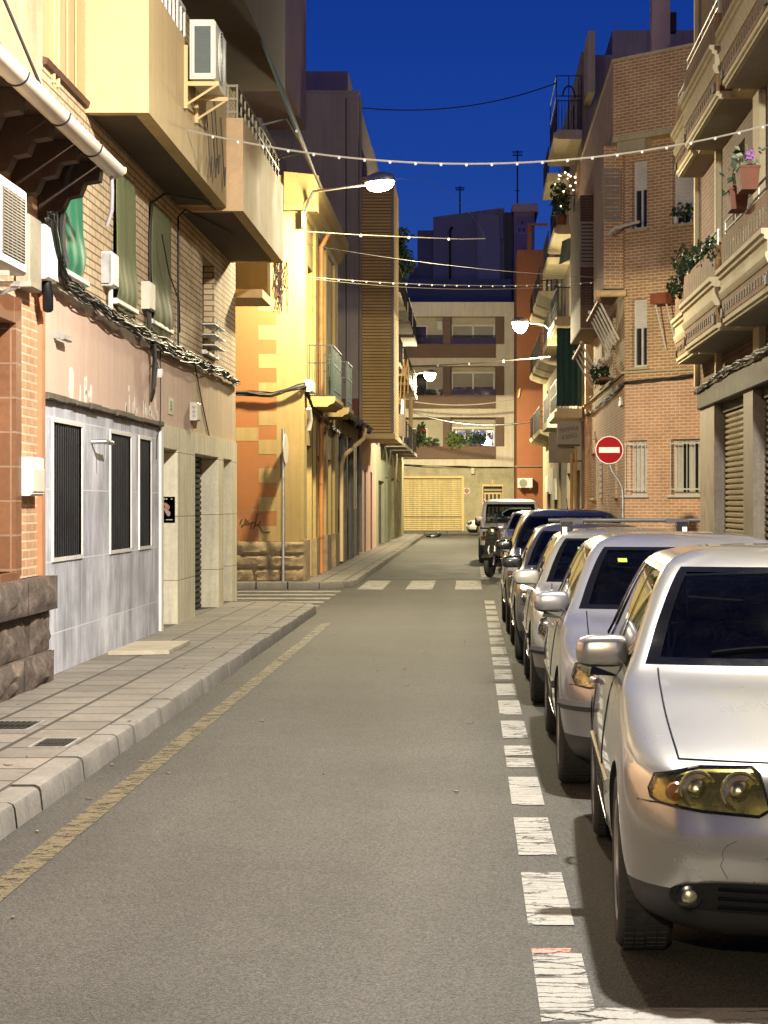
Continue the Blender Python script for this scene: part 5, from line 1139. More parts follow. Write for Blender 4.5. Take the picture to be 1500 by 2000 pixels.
Fz=thing('no_parking_sign','square white garage sign with a small red ring','sign',E(ex(911),.03,ez(965))); b=MB(); b.fb(E,ex(906),ex(917),.022,.04,ez(964),ez(953)); mesh('plate',b,T['white'],Fz); b=MB(); b.lathe([(.125,.0),(.125,.004),(0,.005)],E(ex(911.5),.04,ez(958.5)),(0,-1,0),18); mesh('red_ring',b,M('sign_red_dull',(.45,.05,.04,1),.5),Fz); b=MB(); b.lathe([(.08,.0),(.08,.003),(0,.004)],E(ex(911.5),.0455,ez(958.5)),(0,-1,0),18); mesh('blue_disc',b,M('sign_blue_dull',(.25,.22,.25,1),.5),Fz)
b=MB(); b.bbox(E,ex(920),ex(927),.02,.2,ez(926),ez(914),.02); solo('wall_lamp',b,T['ivory'],'ivory box lamp above the small ringed garage sign','wall light')
b=MB(); b.fb(E,ex(959),ex(965),.02,.035,ez(944),ez(938)); o=solo('house_number_tile',b,T['cream'],'tiny number plate above the barred end door','number tile'); text('11',.2,E(ex(962),.04,ez(941)),(R(90),0,0),T['iron'],o)
def epl(label,x,y,w,h,n,mat,seed,flower=None):
    t=thing('potted_plant',label,'plant',E(ex(x),.0,ez(y)),'plants on the end balcony'); b=MB(); b.leaves(E(ex(x),.12,ez(y)+.1),(w,.25,h),n,.22,0,random.Random(seed)); mesh('foliage',b,mat,t)
    b=MB(); b.lathe([(.12,0),(.2,.22),(0,.22)],E(ex(x),.02,ez(873)),(0,0,1),10); mesh('pot',b,T['endbr'],t)
    if flower: b=MB(); b.leaves(E(ex(x),.2,ez(y)+.2),(w*.7,.2,h*.6),30,.13,0,random.Random(seed+1)); mesh('flower',b,flower,t)
redp=M('red_petal',(.45,.05,.04,1),.6)
epl('tall red flowering plant on the end balcony',822,850,.28,.45,120,T['leafd'],1,redp)
epl('red trailing plant at the left of the end balcony',808,868,.4,.22,90,T['leafd'],2,redp)
epl('pale flowering plant beside the red ones on the end balcony',840,866,.4,.2,90,T['leaf'],3,T['lace'])
epl('big bright green bush spilling over the end balcony',889,864,.45,.38,320,T['leafb'],4)
epl('grey agave in front of the blue lit window',915,860,.35,.3,90,T['leaf'],5,T['lace'])
epl('round pot plant at the right of the blue lit window',935,862,.4,.25,120,T['leafd'],6)
rg=random.Random(50)
bundle('cable_bundle','slack cables along the end facade above the garage',[E(-3.5,.06,ez(909)),E(ex(880),.06,ez(911)),E(ex(1003),.06,ez(913))],5,.03,rg,steps=2)
# rust coloured block at the right end
T['rustr']=M('rust_orange_render',(.23,.085,.035,1),.88,var=.1,vs=1)
U=thing('rust_block','narrow rust orange block beside the beige end block','building',(3,104,0)); b=MB(); b.box(ex(1005)+.0,16,104.0,118,0,pz(488,104)); mesh('walls',b,T['rustr'],U)
b=MB(); b.box(px(1006,104),16,103.93,103.998,pz(912,104),pz(909,104)); mesh('seam',b,T['endbr'],U)
b=MB(); b.box(px(1030,104),px(1038,104),104,104.3,pz(488,104),pz(440,104)); b.box(px(1030,104),px(1070,104),104,104.3,pz(440,104),pz(436,104)); mesh('roof_frame',b,T['rustr'],U)
UF=front(104); q=thing('air_conditioner','white air conditioner low on the rust orange wall','air conditioner',UF(px(1025,104),0,pz(955,104)),'air conditioning units')
x0,x1,z0,z1=px(1011,104),px(1040,104),pz(953,104),pz(934,104)
b=MB(); b.bbox(UF,x0,x1,.03,.35,z0,z1,.02); mesh('body',b,T['acw'],q); c=UF(x0+(x1-x0)*.36,.35,(z0+z1)/2)
b=MB(); b.lathe([(.21,.001),(.21,.003)],c,(0,-1,0),20); mesh('fan_recess',b,M('ac_recess2',(.05,.05,.05,1),.6),q)
b=MB()
for k in range(1,6): r=.21*k/5; b.lathe([(r-.01,.005),(r+.004,.005),(r+.004,.02),(r-.01,.02),(r-.01,.005)],c,(0,-1,0),20)
mesh('fan_guard',b,T['acw'],q)
b=MB(); b.fb(UF,x0+.1,x0+.15,.0,.35,z0-.1,z0); b.fb(UF,x1-.15,x1-.1,.0,.35,z0-.1,z0); mesh('bracket',b,T['rustr'],q)
t=thing('wall_plate','pale leaning board on the rust orange wall','board',UF(px(1014,104),0,pz(770,104))); b=MB(); b.prism([UF(px(1011,104),.02,pz(778,104)),UF(px(1014,104),.02,pz(775,104)),UF(px(1017,104),.02,pz(757,104)),UF(px(1014,104),.02,pz(760,104))],[UF(px(1011,104),.08,pz(778,104)),UF(px(1014,104),.08,pz(775,104)),UF(px(1017,104),.08,pz(757,104)),UF(px(1014,104),.08,pz(760,104))]); mesh('panel',b,T['cream'],t)
# tall dark blocks behind
YB=128.0
def bx(x): return px(x,YB)
def bz(y): return pz(y,YB)
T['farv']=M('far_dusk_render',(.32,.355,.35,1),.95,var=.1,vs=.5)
W=thing('background_tower','wide dark block with stepped roof rising behind the street end','building',(1,YB,0))
b=MB(); b.prism([(bx(846),YB,0),(bx(985),YB,0),(bx(985),YB+12,0),(bx(846),YB+12,0)],[(bx(846),YB,bz(424)),(bx(985),YB,bz(405)),(bx(985),YB+12,bz(405)),(bx(846),YB+12,bz(424))]); mesh('main_wall',b,T['farv'],W)
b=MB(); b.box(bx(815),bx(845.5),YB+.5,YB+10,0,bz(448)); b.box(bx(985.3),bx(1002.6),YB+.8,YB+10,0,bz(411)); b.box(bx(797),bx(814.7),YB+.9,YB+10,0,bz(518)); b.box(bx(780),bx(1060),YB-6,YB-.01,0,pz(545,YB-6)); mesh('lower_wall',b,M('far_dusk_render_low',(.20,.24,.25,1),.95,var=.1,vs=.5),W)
b=MB(); b.box(bx(932),bx(976),YB-.6,YB-.002,0,bz(420)); mesh('stair_shaft',b,M('far_pale_render',(.40,.43,.42,1),.95,var=.08),W)
b=MB(); b.tube([(bx(968),YB-.7,bz(419)),(bx(979),YB-.7,bz(421)),(bx(980),YB-.7,bz(470))],.12,8); mesh('flue',b,T['farv'],W,50)
b=MB()
for x,ya,yb in ((879,450,560),): b.tube([(bx(x),YB-.1,bz(yb)),(bx(x),YB-.1,bz(ya))],.07,5); b.tube([(bx(x),YB-.2,bz(ya)),(bx(x+4),YB-.6,bz(ya-3))],.08,5)
mesh('drain_pipe',b,T['cable'],W)
X=thing('background_tower','smaller pale stair tower with one square window behind the street end','building',(3,YB,0)); b=MB(); b.box(bx(1003),bx(1043),YB-1,YB+6,0,bz(419)); mesh('walls',b,M('far_pink_render',(.46,.38,.38,1),.95,var=.08),X); b=MB(); b.box(bx(1003)-.1,bx(1050),YB-1.2,YB+6.2,bz(419)+.002,bz(403)); mesh('parapet',b,M('far_pink_parapet',(.5,.41,.40,1),.95,var=.08),X)
b=MB(); b.box(bx(1008),bx(1028),YB-1.06,YB-1.002,bz(462),bz(446)); w=mesh('window',b,M('far_window_white',(.5,.52,.56,1),.6),X); b=MB(); b.box(bx(1011),bx(1016),YB-1.10,YB-1.062,bz(458),bz(449)); b.box(bx(1019),bx(1025),YB-1.10,YB-1.062,bz(458),bz(449)); mesh('pane',b,T['glassw'],w)
b=MB(); b.box(bx(1018),bx(1021),YB-1.05,YB-1.003,bz(441),bz(437)); mesh('vent',b,T['iron'],X)
def aerial(label,x,ya,yb,arms):
    t=thing('aerial',label,'aerial',(bx(x),YB+2,bz(yb)),'roof aerials'); b=MB(); b.tube([(bx(x),YB+2,bz(yb)-.5),(bx(x),YB+2,bz(ya))],.05,5); mesh('mast',b,T['cable'],t)
    b=MB()
    for dy,wd in arms: b.tube([(bx(x)-wd,YB+2,bz(ya+dy)),(bx(x)+wd,YB+2,bz(ya+dy))],.03,4)
    for k in range(-2,3): b.tube([(bx(x)+k*.12,YB+2,bz(ya+2)),(bx(x)+k*.12,YB+2,bz(ya+9))],.018,4)
    mesh('crossbar',b,T['cable'],t)
aerial('short aerial on the sloping dark roof',898,354,414,((3,.3),(7,.25)))
aerial('tall thin aerial above the pale stair tower',1012,283,405,((3,.35),(10,.3),(80,.15)))
# ---------------------------------------------------------------- lamps, signs, wires
def bat(l):
    # street luminaire optics: less light straight down, more to the sides
    l.use_nodes=True; nt=l.node_tree; em=nt.nodes['Emission']; ge=nd(nt,'ShaderNodeNewGeometry'); sp=nd(nt,'ShaderNodeSeparateXYZ'); nt.links.new(ge.outputs['Incoming'],sp.inputs[0])
    up=nd(nt,'ShaderNodeMath',operation='GREATER_THAN'); nt.links.new(sp.outputs[2],up.inputs[0]); up.inputs[1].default_value=0.0
    m1=nd(nt,'ShaderNodeMath',operation='MULTIPLY'); nt.links.new(sp.outputs[2],m1.inputs[0]); nt.links.new(sp.outputs[2],m1.inputs[1])
    m2=nd(nt,'ShaderNodeMath',operation='MULTIPLY_ADD'); nt.links.new(m1.outputs[0],m2.inputs[0]); m2.inputs[1].default_value=-.60; m2.inputs[2].default_value=1.22
    ab=nd(nt,'ShaderNodeMath',operation='ABSOLUTE'); nt.links.new(sp.outputs[2],ab.inputs[0]); hz=nd(nt,'ShaderNodeMapRange'); nt.links.new(ab.outputs[0],hz.inputs[0]); hz.inputs[2].default_value=.45; hz.inputs[3].default_value=.5; hz.inputs[4].default_value=1.0
    mh=nd(nt,'ShaderNodeMath',operation='MULTIPLY'); nt.links.new(m2.outputs[0],mh.inputs[0]); nt.links.new(hz.outputs[0],mh.inputs[1]); m2=mh
    m3=nd(nt,'ShaderNodeMapRange'); nt.links.new(up.outputs[0],m3.inputs[0]); m3.inputs[3].default_value=UPS[0]; m3.inputs[4].default_value=UPS[1]
    m4=nd(nt,'ShaderNodeMath',operation='MULTIPLY'); nt.links.new(m2.outputs[0],m4.inputs[0]); nt.links.new(m3.outputs[0],m4.inputs[1]); nt.links.new(m4.outputs[0],em.inputs['Strength'])
def lamp(label,wall,head,power,col,lens=90.0,size=.16,elbow=None,hw=(.30,.16),spot=178,globe=False):
    """street lamp on a wall arm; wall and head are points, head hangs on the arm end"""
    w=Vector(wall); h=Vector(head); d=Vector((h.x-w.x,h.y-w.y,0)).normalized(); sd=Vector((-d.y,d.x,0))
    t=thing('street_lamp',label,'street lamp',wall,'street lamps on wall arms')
    a=MB(); e=Vector(elbow) if elbow else w.lerp(h,.35)+Vector((0,0,.12)); a.tube([w,w.lerp(e,.5)+Vector((0,0,.05)),e,e.lerp(h,.5),h-d*hw[0]],[.032,.03,.03,.026,.024],8); a.box(w.x-.03,w.x+.03,w.y-.08,w.y+.08,w.z-.2,w.z+.1); mesh('arm',a,T['galv'],t,50)
    hd=MB(); n=20; pr=[]
    for ph,rr,zz in ((0,1,.0),(0,1.02,.05),(0,.85,.12),(0,.45,.17)): pr.append([h+d*(hw[0]*rr*math.cos(6.2832*k/n))+sd*(hw[1]*rr*math.sin(6.2832*k/n))+Vector((0,0,zz)) for k in range(n)])
    vs=[p for r_ in pr for p in r_]; fs=[(j*n+k,j*n+(k+1)%n,(j+1)*n+(k+1)%n,(j+1)*n+k) for j in range(3) for k in range(n)]+[tuple(range(3*n,4*n)),tuple(range(n-1,-1,-1))]
    hd.add(vs,fs); mesh('head',hd,T['galv'],t,50)
    ln=MB(); pr=[[h+d*(hw[0]*.92*rr*math.cos(6.2832*k/n))+sd*(hw[1]*.92*rr*math.sin(6.2832*k/n))+Vector((0,0,zz)) for k in range(n)] for rr,zz in ([(math.cos(q*.24),-.004-.38*math.sin(q*.24)) for q in range(7)] if globe else [(1,-.004),(.97,-.05),(.86,-.10),(.68,-.135),(.4,-.155)])]
    ln.add([p for r_ in pr for p in r_],[(j*n+k,j*n+(k+1)%n,(j+1)*n+(k+1)%n,(j+1)*n+k) for j in range(len(pr)-1) for k in range(n)]+[tuple(range((len(pr)-1)*n,len(pr)*n)),tuple(range(n-1,-1,-1))])
    lo=mesh('lens',ln,emit('lamp_lens_glow',col,lens),t,60)
    l=bpy.data.lights.new('lamp_bulb','POINT')
    bat(l); l.energy=power; l.color=col[:3]; l.shadow_soft_size=size
    o=bpy.data.objects.new('lamp_bulb',l); COL.objects.link(o); o.parent=t; o.location=(h+Vector((0,0,-.46 if globe else -.28)))-Vector(wall)
    return t
WARM=(1,.85,.54,1); NEUT=(1,.94,.84,1); SOFT=(1,.86,.52,1)
lamp('big glaring lamp on an arm from the orange corner house',(-3.14,39.12,7.0),(px(742,37.4),37.4,pz(356,37.4)),LP[1],WARM,elbow=(px(612,38.8),38.8,pz(374,38.8)),hw=(.36,.2),size=.2)
lamp('lamp glaring from the right in front of the beige end block',(2.75,71.2,7.55),(1.72,71,7.80),LP[2],SOFT,hw=(.30,.28),globe=True)
lamp('small lamp before the rust block end on the left side',(-2.6,98,7.6),(-1.9,98,7.75),LP[3],SOFT,hw=(.30,.28),globe=True)
lamp('lamp high over the nearest silver car, out of the picture',(3.2,10.5,7.9),(1.55,10.5,7.95),LP[0],NEUT,size=.14)
lamp('lamp behind the viewer on the left wall, out of the picture',(-3.5,-16,7.9),(-1.7,-16,7.95),LP[4],SOFT)

# no entry sign on a bent pole
t=thing('no_entry_sign','round red no entry sign with white bar on a bent grey pole','road sign',(3.33,45,.13)); c=Vector((px(1190,45),45,pz(879,45)))
b=MB(); b.lathe([(.305,-.006),(.305,.006)],c,(0,-1,0),48); mesh('rim',b,M('sign_white',(.70,.66,.64,1),.4,var=.03),t)
b=MB(); b.lathe([(.285,.0065),(.285,.010)],c,(0,-1,0),48); mesh('red_disc',b,M('sign_red',(.27,.003,.008,1),.55,var=.04,spec=.15),t)
b=MB(); b.box(c.x-.225,c.x+.225,44.984,44.9895,c.z-.06,c.z+.06); mesh('white_bar',b,M('sign_bar',(.72,.70,.70,1),.4,var=.03),t)
b=MB(); xq=px(1217,45); b.tube([(xq,45.05,.13),(xq,45.05,1.75),(xq-.02,45.05,1.95),(xq-.1,45.05,2.10),(c.x+.06,45.05,2.30),(c.x+.01,45.05,2.45),(c.x,45.04,3.0)],.03,10); mesh('pole',b,T['galv'],t,50)
# sign seen edge on, left pavement corner
t=thing('road_sign','grey sign post seen edge on at the orange house corner','road sign',(px(553,38.9),38.9,.13)); x=px(553,38.9)
b=MB(); b.tube([(x,38.9,.13),(x,38.9,3.0)],.03,10); mesh('pole',b,T['galv'],t,50)
b=MB(); b.lathe([(.28,-.008),(.28,.008)],(x+.045,38.9,2.62),(.996,-.08,0),32); mesh('plate',b,M('sign_back',(.50,.50,.46,1),.5,.3),t)

# string lights and cables over the street
T['bulb']=M('frosted_bulb',(.85,.83,.78,1),.25); T['rope']=M('pale_cord',(.34,.31,.25,1),.7)
def string(label,pts,step,r=.008,br=.018,mat='rope'):
    t=thing('string_lights',label,'string lights',pts[0],'festoon strings across the street'); b=MB(); b.tube(pts,r,5); mesh('cord',b,T[mat],t,60)
    if step:
        P=[Vector(p) for p in pts]; acc=0; bb=MB()
        for a,c in zip(P,P[1:]):
            L_=(c-a).length; s=step-acc
            while s<L_: 
                p=a.lerp(c,s/L_); k=MB(); k.ball((p.x,p.y,p.z-.012),br,8); mesh('bulb',k,T['bulb'],t,60); s+=step
            acc=(acc+L_)%step
    return t
p0=(-2.98,21.9,5.54); pm=(px(930,22),22,pz(320,22)); p1=(3.35,22.3,pz(236,22)+.05)
def para(a,m,c,n=30):
    a,m,c=Vector(a),Vector(m),Vector(c); tm=(m.x-a.x)/(c.x-a.x); out=[]
    for i in range(n+1):
        s=i/n; l0=(s-tm)*(s-1)/((0-tm)*(0-1)); l1=s*(s-1)/(tm*(tm-1)); l2=s*(s-tm)/(1*(1-tm)); out.append(a*l0+m*l1+c*l2)
    return out
string('nearest festoon with small bulbs from cream balcony to brick balcony',para(p0,pm,p1),.27,.010,.017)
s1=[(-3.15,40,pz(452,40)),(px(690,40),40.3,pz(458,40.3)),(px(800,41),41,pz(463,41)),(px(900,42),42,pz(467,42)),(px(948,42.5),42.5,pz(466,42.5))]
string('short festoon ending in mid air beneath the big lamp',s1,1.1,.008,.03)
b=MB(); b.tube([s1[-1],(px(935,42.3),42.3,pz(438,42.3)),(px(905,42),42,pz(402,42)),(px(872,41.5),41.5,pz(372,41.5)),(px(830,41),41,pz(352,41)),(px(742,37.4),37.5,pz(345,37.4))],.0035,5); solo('overhead_cable',b,T['cable2'],'thin cord rising from the end of the short festoon','cable','cables across the street',60)
string('lower festoon with evenly spaced bulbs over the crossing',catenary((-3.1,40.2,pz(541,40.2)),(px(1165,48),48,pz(551,48)),.12),.42,.007,.02)
string('plain pale cord just below the lower festoon',catenary((-3.1,41,pz(545,41)),(px(1080,48),48,pz(560,48)),.12,),0,.006)
string('pale cord by the right hand lamp toward the brown panels',catenary((px(800,86),86,pz(715,86)),(px(1075,70),70,pz(697,70)),.05),4,.02,.06)
def over(label,a,c,sag,r=.014,mat='cable'):
    b=MB(); b.tube(catenary(a,c,sag),r,5); solo('overhead_cable',b,T[mat],label,'cable','cables across the street',60)
over('black cable high across the sky between the roofs',(px(708,59.4),59.4,pz(211,59.4)),(px(1087,66),66,pz(162,66)),.35,.018)
over('thin dark cable above the lower festoon',(-3.2,39.4,pz(475,39.4)),(px(1480,34),34,pz(560,34)+.1),.2,.004)
over('dark cable between the end block and the right balconies',(px(805,100),100,pz(805,100)),(px(1040,90),90,pz(824,90)),.35,.028)
over('second dark cable slung before the lit blue window',(px(800,104),104,pz(803,104)),(px(1020,104),104,pz(826,104)),.3,.025)
over('sagging pale cable before the second brown balcony',(px(810,106),106,pz(785,106)),(px(1003,106),106,pz(780,106)),.22,.03,'rope')
# ---------------------------------------------------------------- cars
def pchip(tab):
    xs=[t[0] for t in tab]; ys=[t[1] for t in tab]; n=len(xs); h=[xs[i+1]-xs[i] for i in range(n-1)]; dl=[(ys[i+1]-ys[i])/h[i] for i in range(n-1)]; m=[0]*n
    m[0]=dl[0]; m[-1]=dl[-1]
    for i in range(1,n-1):
        if dl[i-1]*dl[i]>0:
            w1=2*h[i]+h[i-1]; w2=h[i]+2*h[i-1]; m[i]=(w1+w2)/(w1/dl[i-1]+w2/dl[i])
    def f(x):
        if x<=xs[0]: return ys[0]
        if x>=xs[-1]: return ys[-1]
        i=0
        while x>xs[i+1]: i+=1
        t=(x-xs[i])/h[i]; return ys[i]*(1+2*t)*(1-t)**2+h[i]*m[i]*t*(1-t)**2+ys[i+1]*t*t*(3-2*t)+h[i]*m[i+1]*t*t*(t-1)
    return f
def carpaint(name,col,metal=.7,rough=.27,coat=1.0):
    m,nt,p=_nt(name); v=coords(nt); n1=noise(nt,v,400,2); n2=noise(nt,v,2.2,6,.7)
    c=mixc(nt,col,rmap(nt,n1,.3,.7,.93,1.07),1,'MULTIPLY'); c=mixc(nt,c,tuple(x*.55 for x in col[:3])+(1,),rmap(nt,n2,.5,.8,0,.10))
    nt.links.new(c,p.inputs['Base Color']); p.inputs['Metallic'].default_value=metal; nt.links.new(rmap(nt,n2,.3,.75,rough,rough+.02),p.inputs['Roughness'])
    p.inputs['Coat Weight'].default_value=coat; nt.links.new(rmap(nt,n2,.4,.8,.03,.045),p.inputs['Coat Roughness']); return m
T['rubber']=M('tyre_rubber',(.022,.021,.02,1),.75,var=.25,vs=7,bmp=.2,bs=90); T['trim']=M('black_trim',(.008,.008,.009,1),.22,var=.1); T['plast']=M('dark_bumper_plastic',(.035,.035,.036,1),.6,var=.15,vs=6,bmp=.1,bs=200)
T['frit']=M('black_glass_edge',(.005,.005,.006,1),.09,var=.02); T['alloy']=M('alloy_rim',(.34,.33,.31,1),.35,.85,var=.15); T['chrome']=M('chrome',(.7,.7,.7,1),.12,1,var=.02); T['seat']=M('seat_fabric',(.085,.088,.095,1),.9); T['void']=M('arch_black',(.006,.006,.006,1),.9,var=.02)
T['cglass']=glass('car_glass',(.74,.82,.80),1.52,.015,.72,.012); T['csglass']=glass('car_side_glass',(.35,.38,.36),1.6,.012,.45,.01)
T['lensy']=glass('yellowed_lens',(.95,.91,.62),1.45,.05,.97,.17,(.24,.215,.10,1)); T['lensc']=glass('clear_lens',(.9,.9,.86),1.5,.03,.9,.03)
T['olive']=M('aged_lamp_bowl',(.36,.33,.18,1),.3,.8,var=.35,vs=12); T['refl']=M('lamp_reflector',(.42,.40,.24,1),.25,.9,var=.15,vs=20); T['orangel']=M('indicator_orange',(.20,.085,.03,1),.3); T['redl']=M('tail_red',(.35,.01,.01,1),.2); T['stick']=M('green_sticker',(.20,.27,.03,1),.6)
BASE=dict(
 front=[(.16,.20),(.22,.12),(.30,.06),(.40,.025),(.50,.0),(.58,.012),(.66,.045),(.71,.085),(.745,.17),(.79,.36),(.85,.66),(.90,.92),(.945,1.20),(.965,1.26),(1.34,1.99),(1.37,2.10),(1.395,2.25),(1.41,2.42),(1.42,2.68)],
 rear=[(.16,3.98),(.22,4.08),(.35,4.14),(.55,4.15),(.75,4.12),(.90,4.07),(.945,4.05),(1.10,3.93),(1.30,3.72),(1.34,3.64),(1.37,3.50),(1.395,3.25),(1.41,3.02),(1.42,2.78)],
 half=[(.16,.72),(.20,.79),(.28,.835),(.42,.86),(.58,.867),(.66,.862),(.74,.852),(.82,.84),(.88,.825),(.93,.795),(.965,.772),(1.15,.690),(1.30,.612),(1.34,.580),(1.37,.535),(1.395,.46),(1.41,.37),(1.42,.20)],
 bowf=[(.16,.22),(.5,.24),(.70,.25),(.80,.26),(.945,.17),(1.34,.13),(1.42,.02)], bowr=[(.16,.12),(.9,.12),(1.34,.10),(1.42,.02)],
 rx=[(.16,.30),(.5,.26),(.68,.22),(.76,.16),(.92,.10),(.965,.055),(1.34,.065),(1.38,.14),(1.42,.1)], ry=[(.16,.40),(.5,.38),(.70,.34),(.80,.26),(.93,.12),(.965,.06),(1.34,.08),(1.42,.1)],
 wz=(.975,1.335), sz=(.955,1.315), rz=(1.0,1.30), fs=(.02,.42,.455,.80,.86,.985), axles=(.85,3.36), wr=.315, arch=.355, zlow=.33, H=1.42)
def build_car(P,name,label,loc,yaw,paint,cat='car',grp='cars parked along the right kerb',head=None,headmat='lensc',low='plast',detail=1,ornaments=None):
    t=thing(name,label,cat,loc,grp,rz=yaw)
    fn={k:pchip(P[k]) for k in ('front','rear','half','bowf','bowr','rx','ry')}
    H=P['H']; L_=P['rear'][3][1]
    zs=sorted({z for z,_ in P['front']}|{z for z,_ in P['half']}|set(P['wz'])|set(P['sz'])|set(P['rz'])|{P['zlow']})
    Z=[]
    for a,b in zip(zs,zs[1:]):
        gap=b-a; m=max(1,int(math.ceil(gap/.045)))
        if a>=.70*P.get('hz',1) and a<P['wz'][0]: m=max(1,int(math.ceil(gap/.02)))
        Z+= [a+gap*i/m for i in range(m)]
    Z.append(zs[-1]); Z=[z for i,z in enumerate(Z) if i==0 or z-Z[i-1]>1e-4]
    nF,nC,nS,nR=14,7,0,8
    fr=sorted({0,1}|set(P['fs'])|{i/26 for i in range(27) if min(abs(i/26-f) for f in P['fs'])>.016})
    def ring(z):
        sf,sr,w,bf,br,rx,ry=[fn[k](z) for k in ('front','rear','half','bowf','bowr','rx','ry')]; rx=min(rx,w*.6); pts=[]
        ry2=min(ry,max(.02,(sr-sf-bf-br)*.3)); 
        for i in range(nF+1): x=(w-rx)*i/nF; pts.append((x,sf+bf*(x/w)**2))
        s1=pts[-1][1]
        for i in range(1,nC+1): a=math.pi/2*i/nC; pts.append((w-rx+rx*math.sin(a),s1+ry2*(1-math.cos(a))))
        s2=s1+ry2; rrx=min(rx,.2); s4=sr-br*((w-rrx)/w)**2; s3=max(s4-min(ry2,.22),s2+.01)
        for f in fr[1:]: pts.append((w,s2+(s3-s2)*f))
        for i in range(1,nC+1): a=math.pi/2*i/nC; pts.append((w-rrx+rrx*math.cos(a),s3+(s4-s3)*math.sin(a)))
        for i in range(1,nR+1): x=(w-rrx)*(1-i/nR); pts.append((x,sr-br*(x/w)**2))
        return [(x*(1-.035*((s-L_/2)/(L_/2))**2),s) for x,s in pts]
    n1=len(ring(Z[0])); N=2*n1-2; vs=[]; fs=[]; ms=[]
    for z in Z:
        r=ring(z); full=[(x,s,z) for x,s in r]+[(-x,s,z) for x,s in r[-2:0:-1]]; vs+=full
    iS=nF+nC; nSd=len(fr)-1; iR=iS+nSd+nC
    def fi(f): return min(range(len(fr)),key=lambda i:abs(fr[i]-f))
    gl=[(fi(P['fs'][0]),fi(P['fs'][1])),(fi(P['fs'][2]),fi(P['fs'][3]))]+([(fi(P['fs'][4]),fi(P['fs'][5]))] if P.get('q',1) else [])
    def mat(k,j):
        zc=(Z[k]+Z[k+1])/2; i=j if j<n1-1 else N-1-j
        wz,sz,rz=P['wz'],P['sz'],P['rz']
        if i<nF and wz[0]<zc<wz[1]:
            edge = (i==nF-1) or zc<wz[0]+.035 or Z[k+1]>wz[1]-.004; return 4 if edge else 1
        if iS<=i<iS+nSd and sz[0]<zc<sz[1]:
            q=i-iS
            for a,b in gl:
                if a<=q<b: return 2
            if gl[0][1]<=q<gl[1][0]: return 4
        if i>=iR and rz[0]<zc<rz[1]: return 3
        if zc<P['zlow']: return 6
        return 0
    for k in range(len(Z)-1):
        for j in range(N): fs.append((k*N+j,k*N+(j+1)%N,(k+1)*N+(j+1)%N,(k+1)*N+j)); ms.append(mat(k,j))
    fs.append(tuple(range(N))[::-1]); ms.append(6); fs.append(tuple(range((len(Z)-1)*N,len(Z)*N))); ms.append(0)
    me=bpy.data.meshes.new('tmp'); me.from_pydata(vs,[],fs); me.polygons.foreach_set('material_index',ms)
    mats=[paint,T['cglass'],T['csglass'],T['csglass'],T['frit'],T['void'],T[low] if low else paint]
    for m_ in mats: me.materials.append(m_)
    bm=bmesh.new(); bm.from_mesh(me); bmesh.ops.recalc_face_normals(bm,faces=bm.faces); bm.to_mesh(me); bm.free()
    ob=bpy.data.objects.new('tmp',me); COL.objects.link(ob); cut=[]
    for ax in P['axles']:
        for sx in (-1,1):
            c=MB(); c.lathe([(P['arch'],-.26),(P['arch'],.35)],(sx*.80,ax,P['wr']),(1,0,0),40); cm=bpy.data.meshes.new('cut'); cm.from_pydata(c.v,[],c.f)
            for m_ in mats: cm.materials.append(m_)
            cm.polygons.foreach_set('material_index',[5]*len(cm.polygons))
            b2=bmesh.new(); b2.from_mesh(cm); bmesh.ops.recalc_face_normals(b2,faces=b2.faces); b2.to_mesh(cm); b2.free()
            co=bpy.data.objects.new('cut',cm); COL.objects.link(co); cut.append(co); md=ob.modifiers.new('b','BOOLEAN'); md.object=co; md.operation='DIFFERENCE'; md.solver='EXACT'
    dg=bpy.context.evaluated_depsgraph_get(); m2=bpy.data.meshes.new_from_object(ob.evaluated_get(dg))
    for o in cut+[ob]: bpy.data.objects.remove(o)
    bm=bmesh.new(); bm.from_mesh(m2); bvh=BVHTree.FromBMesh(bm)
    def split(idx,nm,mt):
        fcs=[f for f in bm.faces if f.material_index==idx]; seen=set()
        for f0 in fcs:
            if f0 in seen: continue
            comp=[]; st=[f0]; seen.add(f0)
            while st:
                f=st.pop(); comp.append(f)
                for e in f.edges:
                    for g in e.link_faces:
                        if g.material_index==idx and g not in seen: seen.add(g); st.append(g)
            mp={}; b=MB()
            for f in comp:
                ids=[]
                for v in f.verts:
                    if v not in mp: mp[v]=len(b.v); b.v.append(tuple(v.co-v.normal*.006))
                    ids.append(mp[v])
                b.f.append(tuple(ids)); b.m.append(0)
            mesh(nm,b,mt,t,60,local=True)
        bmesh.ops.delete(bm,geom=fcs,context='FACES_ONLY')
    split(1,'windscreen',T['cglass']); split(2,'side_window',T['csglass']); split(3,'rear_window',T['csglass'])
    bmesh.ops.delete(bm,geom=[v for v in bm.verts if not v.link_faces],context='VERTS')
    me=bpy.data.meshes.new('body'); bm.to_mesh(me); bm.free()
    for m_ in mats: me.materials.append(m_) if len(me.materials)<len(mats) else None
    me.polygons.foreach_set('use_smooth',[True]*len(me.polygons)); me.set_sharp_from_angle(angle=R(33))
    body=bpy.data.objects.new('body',me); COL.objects.link(body); body.parent=t; WL[body.name]=Vector((0,0,0))
    def pf(x,z,o=0.0):
        h=bvh.ray_cast(Vector((x,-3,z)),Vector((0,1,0)))[0]; return (x,(h.y if h else .6)-o,z)
    def pt(x,s,o=0.0):
        h=bvh.ray_cast(Vector((x,s,4)),Vector((0,0,-1)))[0]; return (x,s,(h.z if h else 1)+o)
    def ps(sx,s,z,o=0.0):
        h=bvh.ray_cast(Vector((sx*3,s,z)),Vector((-sx,0,0)))[0]; return ((h.x if h else sx*.8)+sx*o,s,z)
